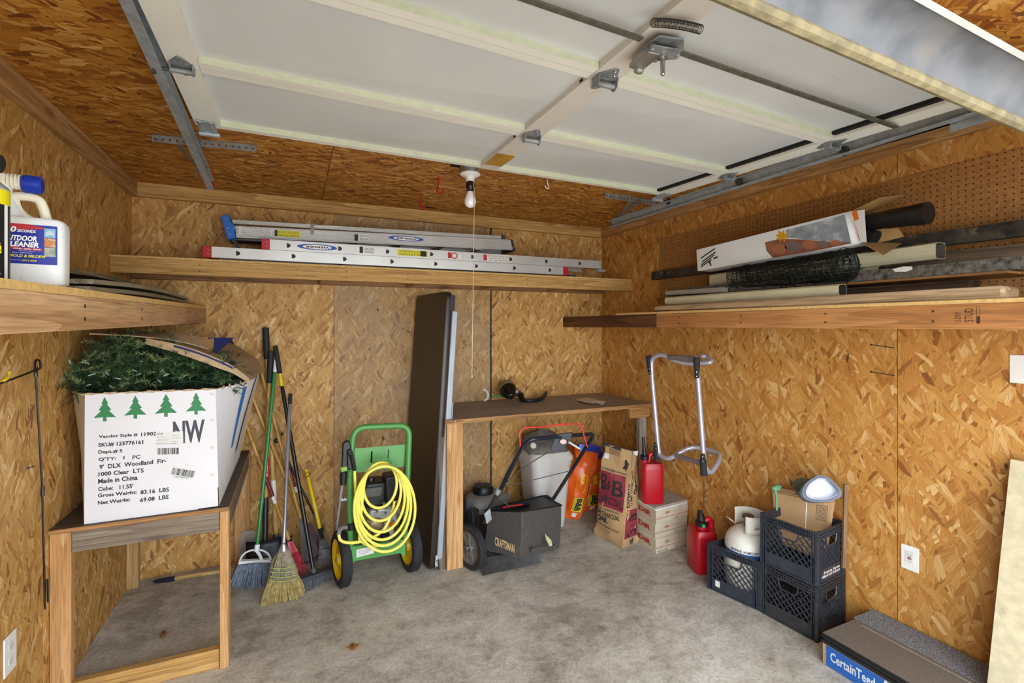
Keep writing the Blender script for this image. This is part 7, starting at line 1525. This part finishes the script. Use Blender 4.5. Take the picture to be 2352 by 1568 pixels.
ang0 = math.atan2(-pc_.y, -pc_.x); cyl2 = lambda u, v: pc_+V((math.cos(ang0-.75+1.3*u)*(pr+.0022), math.sin(ang0-.75+1.3*u)*(pr+.0022), zsh-.122+.020*v)); g = MB(); g.text('PROPANE  HOME DEPOT', lambda u, v: cyl2(u, v), 0,.1,1,.9, bold=.02); g.build('lettering', ink_k, pt)
m = MB(); m.slab([[P(1668,1186,t=2.82), P(1690,1204,t=2.80)], [P(1674,1190,t=2.80), P(1684,1196,t=2.80)]], (.0,.004,.004)); m.build('bent_tab', wt, pt)
# paper bags in the top crate
k0 = c2+V((.02,.0,.02)); kr2 = plain('bag_brown', '#b8946a', .75, var=.05, scale=10); kr3 = plain('bag_brown_pale', '#c4a47c', .75, var=.05)
pb = [P(1784,1246,Y=1.93), P(1895,1290,Y=1.645), P(1914,1156,Y=1.63), P(1774,1130,Y=1.93)]
_n = (pb[0]-pb[3]).cross(pb[2]-pb[3]); pb[1] = PP(1895, 1290, pb[3], _n)
pb[0].z = max(pb[0].z, c2.z+.02); pb[1].z = max(pb[1].z, c2.z+.02)

labs = ['brown paper grocery bag in front of the upright bundle', 'brown paper grocery bag second in the bundle', 'pale brown paper bag in the middle of the bundle', 'brown paper bag behind the middle of the bundle', 'brown paper bag rearmost of the bundle']
nb = V((.22, .97, 0)).normalized(); nb = ((pb[1]-pb[0]).cross(up)).normalized(); nb = nb if nb.y > 0 else -nb
offs = [0, .0095, .019, .0285, .038]
for k in range(5):
    sh_ = V((0,0,0))+nb*offs[k]+up*(.012 if k in (3,4) else (.004*k)); e = (pb[1]-pb[0]).normalized()*(.0 if k % 2 == 0 else -.008)
    q = [p+sh_+e for p in pb]
    if k == 4: q = [q[0], q[1]+(q[0]-q[1])*.12, q[2]+(q[3]-q[2])*.12, q[3]+(q[3]-q[0])*.03+(q[2]-q[3])*.10]
    m = MB(); m.prism(q, nb*.0085); o = m.build('paper_bag', kr2 if k % 2 == 0 else kr3, bevel=.002); tag(o, labs[k], 'bag', 'flattened paper bags in the top crate')
    if k == 0:
        pf = quad(q[0], q[1], q[2], q[3], 0); pfm = lambda u, v: pf(u, v)-nb*.0012
        ORG[o.name] = V(o.location)
        g = MB(); 
        for (x0, y0, x1, y1) in ((.755,.68,.93,.69), (.755,.92,.93,.93), (.755,.68,.762,.93), (.923,.68,.93,.93)): g.rect(pfm, x0, y0, x1, y1)
        for r_i in range(9): g.rect(pfm, .775, .71+r_i*.0225, .91, .718+r_i*.0225)
        g.build('printed_panel', plain('print_dkbrown', '#5a4a3e', .7), o)
        g = MB(); g.rect(lambda u, v: pfm(u, v)-nb*.0006, .58,.02,.600,1.0, n=1, m=4); g.build('plastic_strap', plain('strap_white', '#e8e8ec', .4), o)
# grey bin lid, green nozzle, stick behind the bags
def Pk(x, y, t=2.78): return P(x, y, t=t)
t = thing('food_container', 'grey-rimmed container with white inside leaning behind the paper bags', 'container', Pk(1885, 1120))
cc = [(1852,1112),(1858,1100),(1880,1092),(1895,1093),(1920,1112),(1932,1130),(1930,1142),(1915,1150),(1870,1150),(1850,1140)]
cc = [(1843,1135),(1850,1112),(1872,1095),(1886,1092),(1905,1098),(1928,1120),(1933,1132),(1928,1142),(1900,1152),(1860,1150)]
def insc(pts, f, dy=0): 
    cx_ = sum(p[0] for p in pts)/len(pts); cy_ = sum(p[1] for p in pts)/len(pts); return [(cx_+(x-cx_)*f, cy_+(y-cy_)*f+dy) for x, y in pts]
lim = lambda p: V((min(p.x, XW(p.y)-.01), p.y, p.z))
m = MB(); cc = [(p.x, p.y) for p in cr([V((x, y, 0)) for x, y in cc], 3, closed=True)]; rr1 = [lim(Pk(x,y,2.50)) for x, y in cc]; rr2 = [lim(Pk(x,y,2.50)) for x, y in insc(cc,.84)]; rr3 = [lim(Pk(x,y,2.55)) for x, y in insc(cc,.70)]
m.grid([[p+V((0,.02,-.01)) for p in rr1], rr1, rr2], closed_u=True); m.build('rim', plain('lid_slate', '#6d7686', .5, var=.05), t, solid=.003)
m = MB(); m.grid([rr2, rr3], closed_u=True); m.add(rr3, [tuple(range(len(rr3)))]); m.build('basin', plain('lid_white', '#d6d9e4', .4, var=.02), t)
m = MB(); c0 = lim(Pk(1850,1122,2.66)); m.lathe([(.035,0),(.05,.03),(.055,.07),(.045,.072)], c0+V((0,.0,-.03)), (-.45,-.2,.75), 18); tag(m.build('jar', plain('jar_dark', '#585f5c', .3, var=.2)), 'dark glass jar leaning left of the grey-rimmed container', 'jar')
m = MB(); q = Pk(1784,1122,2.72); m.tube(cr([q+V((-.03,0,.005)), q+V((0,0,.004)), q+V((.03,0,.010))], 4), [.008,.012,.015,.016,.017,.017,.015,.012,.009], 10); m.tube([q+V((-.015,0,0)), q+V((-.0,0,-.045)), q+V((.0,0,-.12))], .006, 8); tag(m.build('spray_nozzle', plain('mint_green', '#6fae86', .45, var=.08)), 'mint green plastic nozzle poking out behind the paper bags', 'nozzle')
m = MB(); a, b = lim(P(1938,1215,t=2.52)), lim(P(1943,1112,t=2.52)); m.bar(a+V((0,0,-.2)), b, .012, .02); tag(m.build('wood_stake', wood('stake', '#8b6c4d', '#a98964', 'Z', '#5e4630')), 'thin wooden stake standing in the corner of the top crate', 'stake')
# ---------------------------------------------------------------- shingle bundle
s0 = P(1884,1447,t=2.30); sz = .150; s0 = V((P(1885,1449,Z=sz).x, P(1885,1449,Z=sz).y, 0)); sx1 = XW(1.5)-.006; sy0 = .48; yb4 = c1.y-.012
s0.y = min(s0.y, yb4)
t = thing('shingle_bundle', 'open bundle of grey-brown roof shingles lying along the right wall', 'shingles', V(((s0.x+sx1)/2, 1.0, 0)))
shm = plain('shingle_brown', '#756a60', .95, var=.25, scale=200, bump=.8, bs=300, dirt='#b9b1a8', dscale=170, damt=.36); shg = plain('shingle_grey', '#8b8b90', .95, var=.35, scale=180, bump=.8, bs=300, dirt='#2e2f36', dscale=150, damt=.5); edgem = plain('shingle_edge', '#1c1a19', .8, var=.2)
for k in range(6):
    z0 = .10+k*.0085; dx_ = [.006,.0,.010,.003,.007,0][k]; m = MB(); m.box((s0.x+dx_, sy0, z0), (sx1-.003*k, s0.y-.004*(k%3), z0+.0072)); mm = [edgem, shm]; m.m = [0,1,0,0,0,0] if k == 5 else [0]*6; m.build('shingle', mm, t)
m = MB(); m.box((lerp(s0.x,sx1,.60), sy0, .1512), (sx1-.004, s0.y+.0, .1545)); m.build('shingle', shg, t)
m = MB(); m.box((lerp(s0.x,sx1,.52), sy0, .1512), (lerp(s0.x,sx1,.545), s0.y-.05, .1522)); m.build('tar_line', plain('tar_pale', '#a59a8c', .9, var=.3, scale=90, dirt='#756a60', dscale=90, damt=.5), t)
m = MB(); m.box((s0.x+.006, sy0, .002), (sx1, s0.y-.006, .099)); m.build('wrapped_stack', plain('wrap_kraft', '#a88f66', .7), t)
bw0 = V((s0.x+.0050, s0.y-.02, .002)); BWf = lambda u, v, d=.0: V((s0.x+.0052-d, lerp(s0.y-.022, s0.y-.52, u), lerp(.004, .098, v)))
g = MB(); g.rect(BWf, 0,0,.52,1); g.build('wrapper_blue', plain('wrap_blue', '#1f5aa8', .4, var=.05), t)
g = MB(); g.poly(lambda u, v: BWf(u, v, .0006), [(.47,0),(1.5,0),(1.5,1),(.51,1)]); g.build('wrapper_teal', plain('wrap_teal', '#2f9c93', .4, var=.05), t)
g = MB(); g.poly(lambda u, v: BWf(u, v, .0010), [(.455,0),(.475,0),(.515,1),(.495,1)]); g.text('CertainTeed', lambda u, v: BWf(u, v, .0010), .04,.34,.42,.80, bold=.02); g.text('LANDMARK', lambda u, v: BWf(u, v, .0012), .56,.25,1.1,.80, bold=.01); g.build('lettering', plain('wrap_letter', '#cfd6dc', .5), t)
# outlet, switch plate, leaning board
p = PW(2091, 1281, .0005); a_, b_ = PW(2071,1281), PW(2112,1281); z1, z0 = PW(2071,1250).z, PW(2071,1305).z
wall_plate('wall_outlet', p, tuple(b_-a_ if (b_-a_).length == 0 else (b_-a_).normalized()*V((1,1,0)) if False else V((.045,-1,0)).normalized()), (0,0,1), tuple(WN), abs(a_.y-b_.y), z1-z0, 'white outlet with red and black test buttons on the right wall', gfci=True)
p = PW(2352, 848, .0005); wall_plate('switch_plate', p, (0,-1,0), (0,0,1), (-1,0,0), .085, PW(2340,815).z-PW(2340,880).z, 'pale switch plate on the right wall under the pegboard shelf', single=True)
yb5 = .966; m = MB(); m.hexa([V((2.352,.30,.002)), V((2.37,.30,.002)), V((2.37,yb5,.002)), V((2.352,yb5,.002)), V((2.56,.30,1.055)), V((2.578,.30,1.055)), V((2.578,yb5-.005,1.045)), V((2.56,yb5-.005,1.045))])
for _ in (0,): 
    m2 = MB(); base_z = .165; f_ = base_z/1.05
m = MB(); xb = 2.352+.208*.0; m.hexa([V((2.352,.30,.002)), V((2.37,.30,.002)), V((2.37,.47,.002)), V((2.352,.47,.002)), V((2.56,.30,1.055)), V((2.578,.30,1.055)), V((2.578,.47,1.055)), V((2.56,.47,1.055))]) if False else None
m = MB(); zb5 = .158; fx = lambda z: 2.435+.21*z/1.055
m.hexa([V((fx(zb5),.30,zb5)), V((fx(zb5)+.014,.30,zb5)), V((fx(zb5)+.014,yb5,zb5)), V((fx(zb5),yb5,zb5)), V((2.645,.30,1.055)), V((2.659,.30,1.055)), V((2.659,yb5-.005,1.045)), V((2.645,yb5-.005,1.045))])
tag(m.build('leaning_board', osb_white), 'cream-painted board with chipped edges leaning on the wall over the shingles', 'board')
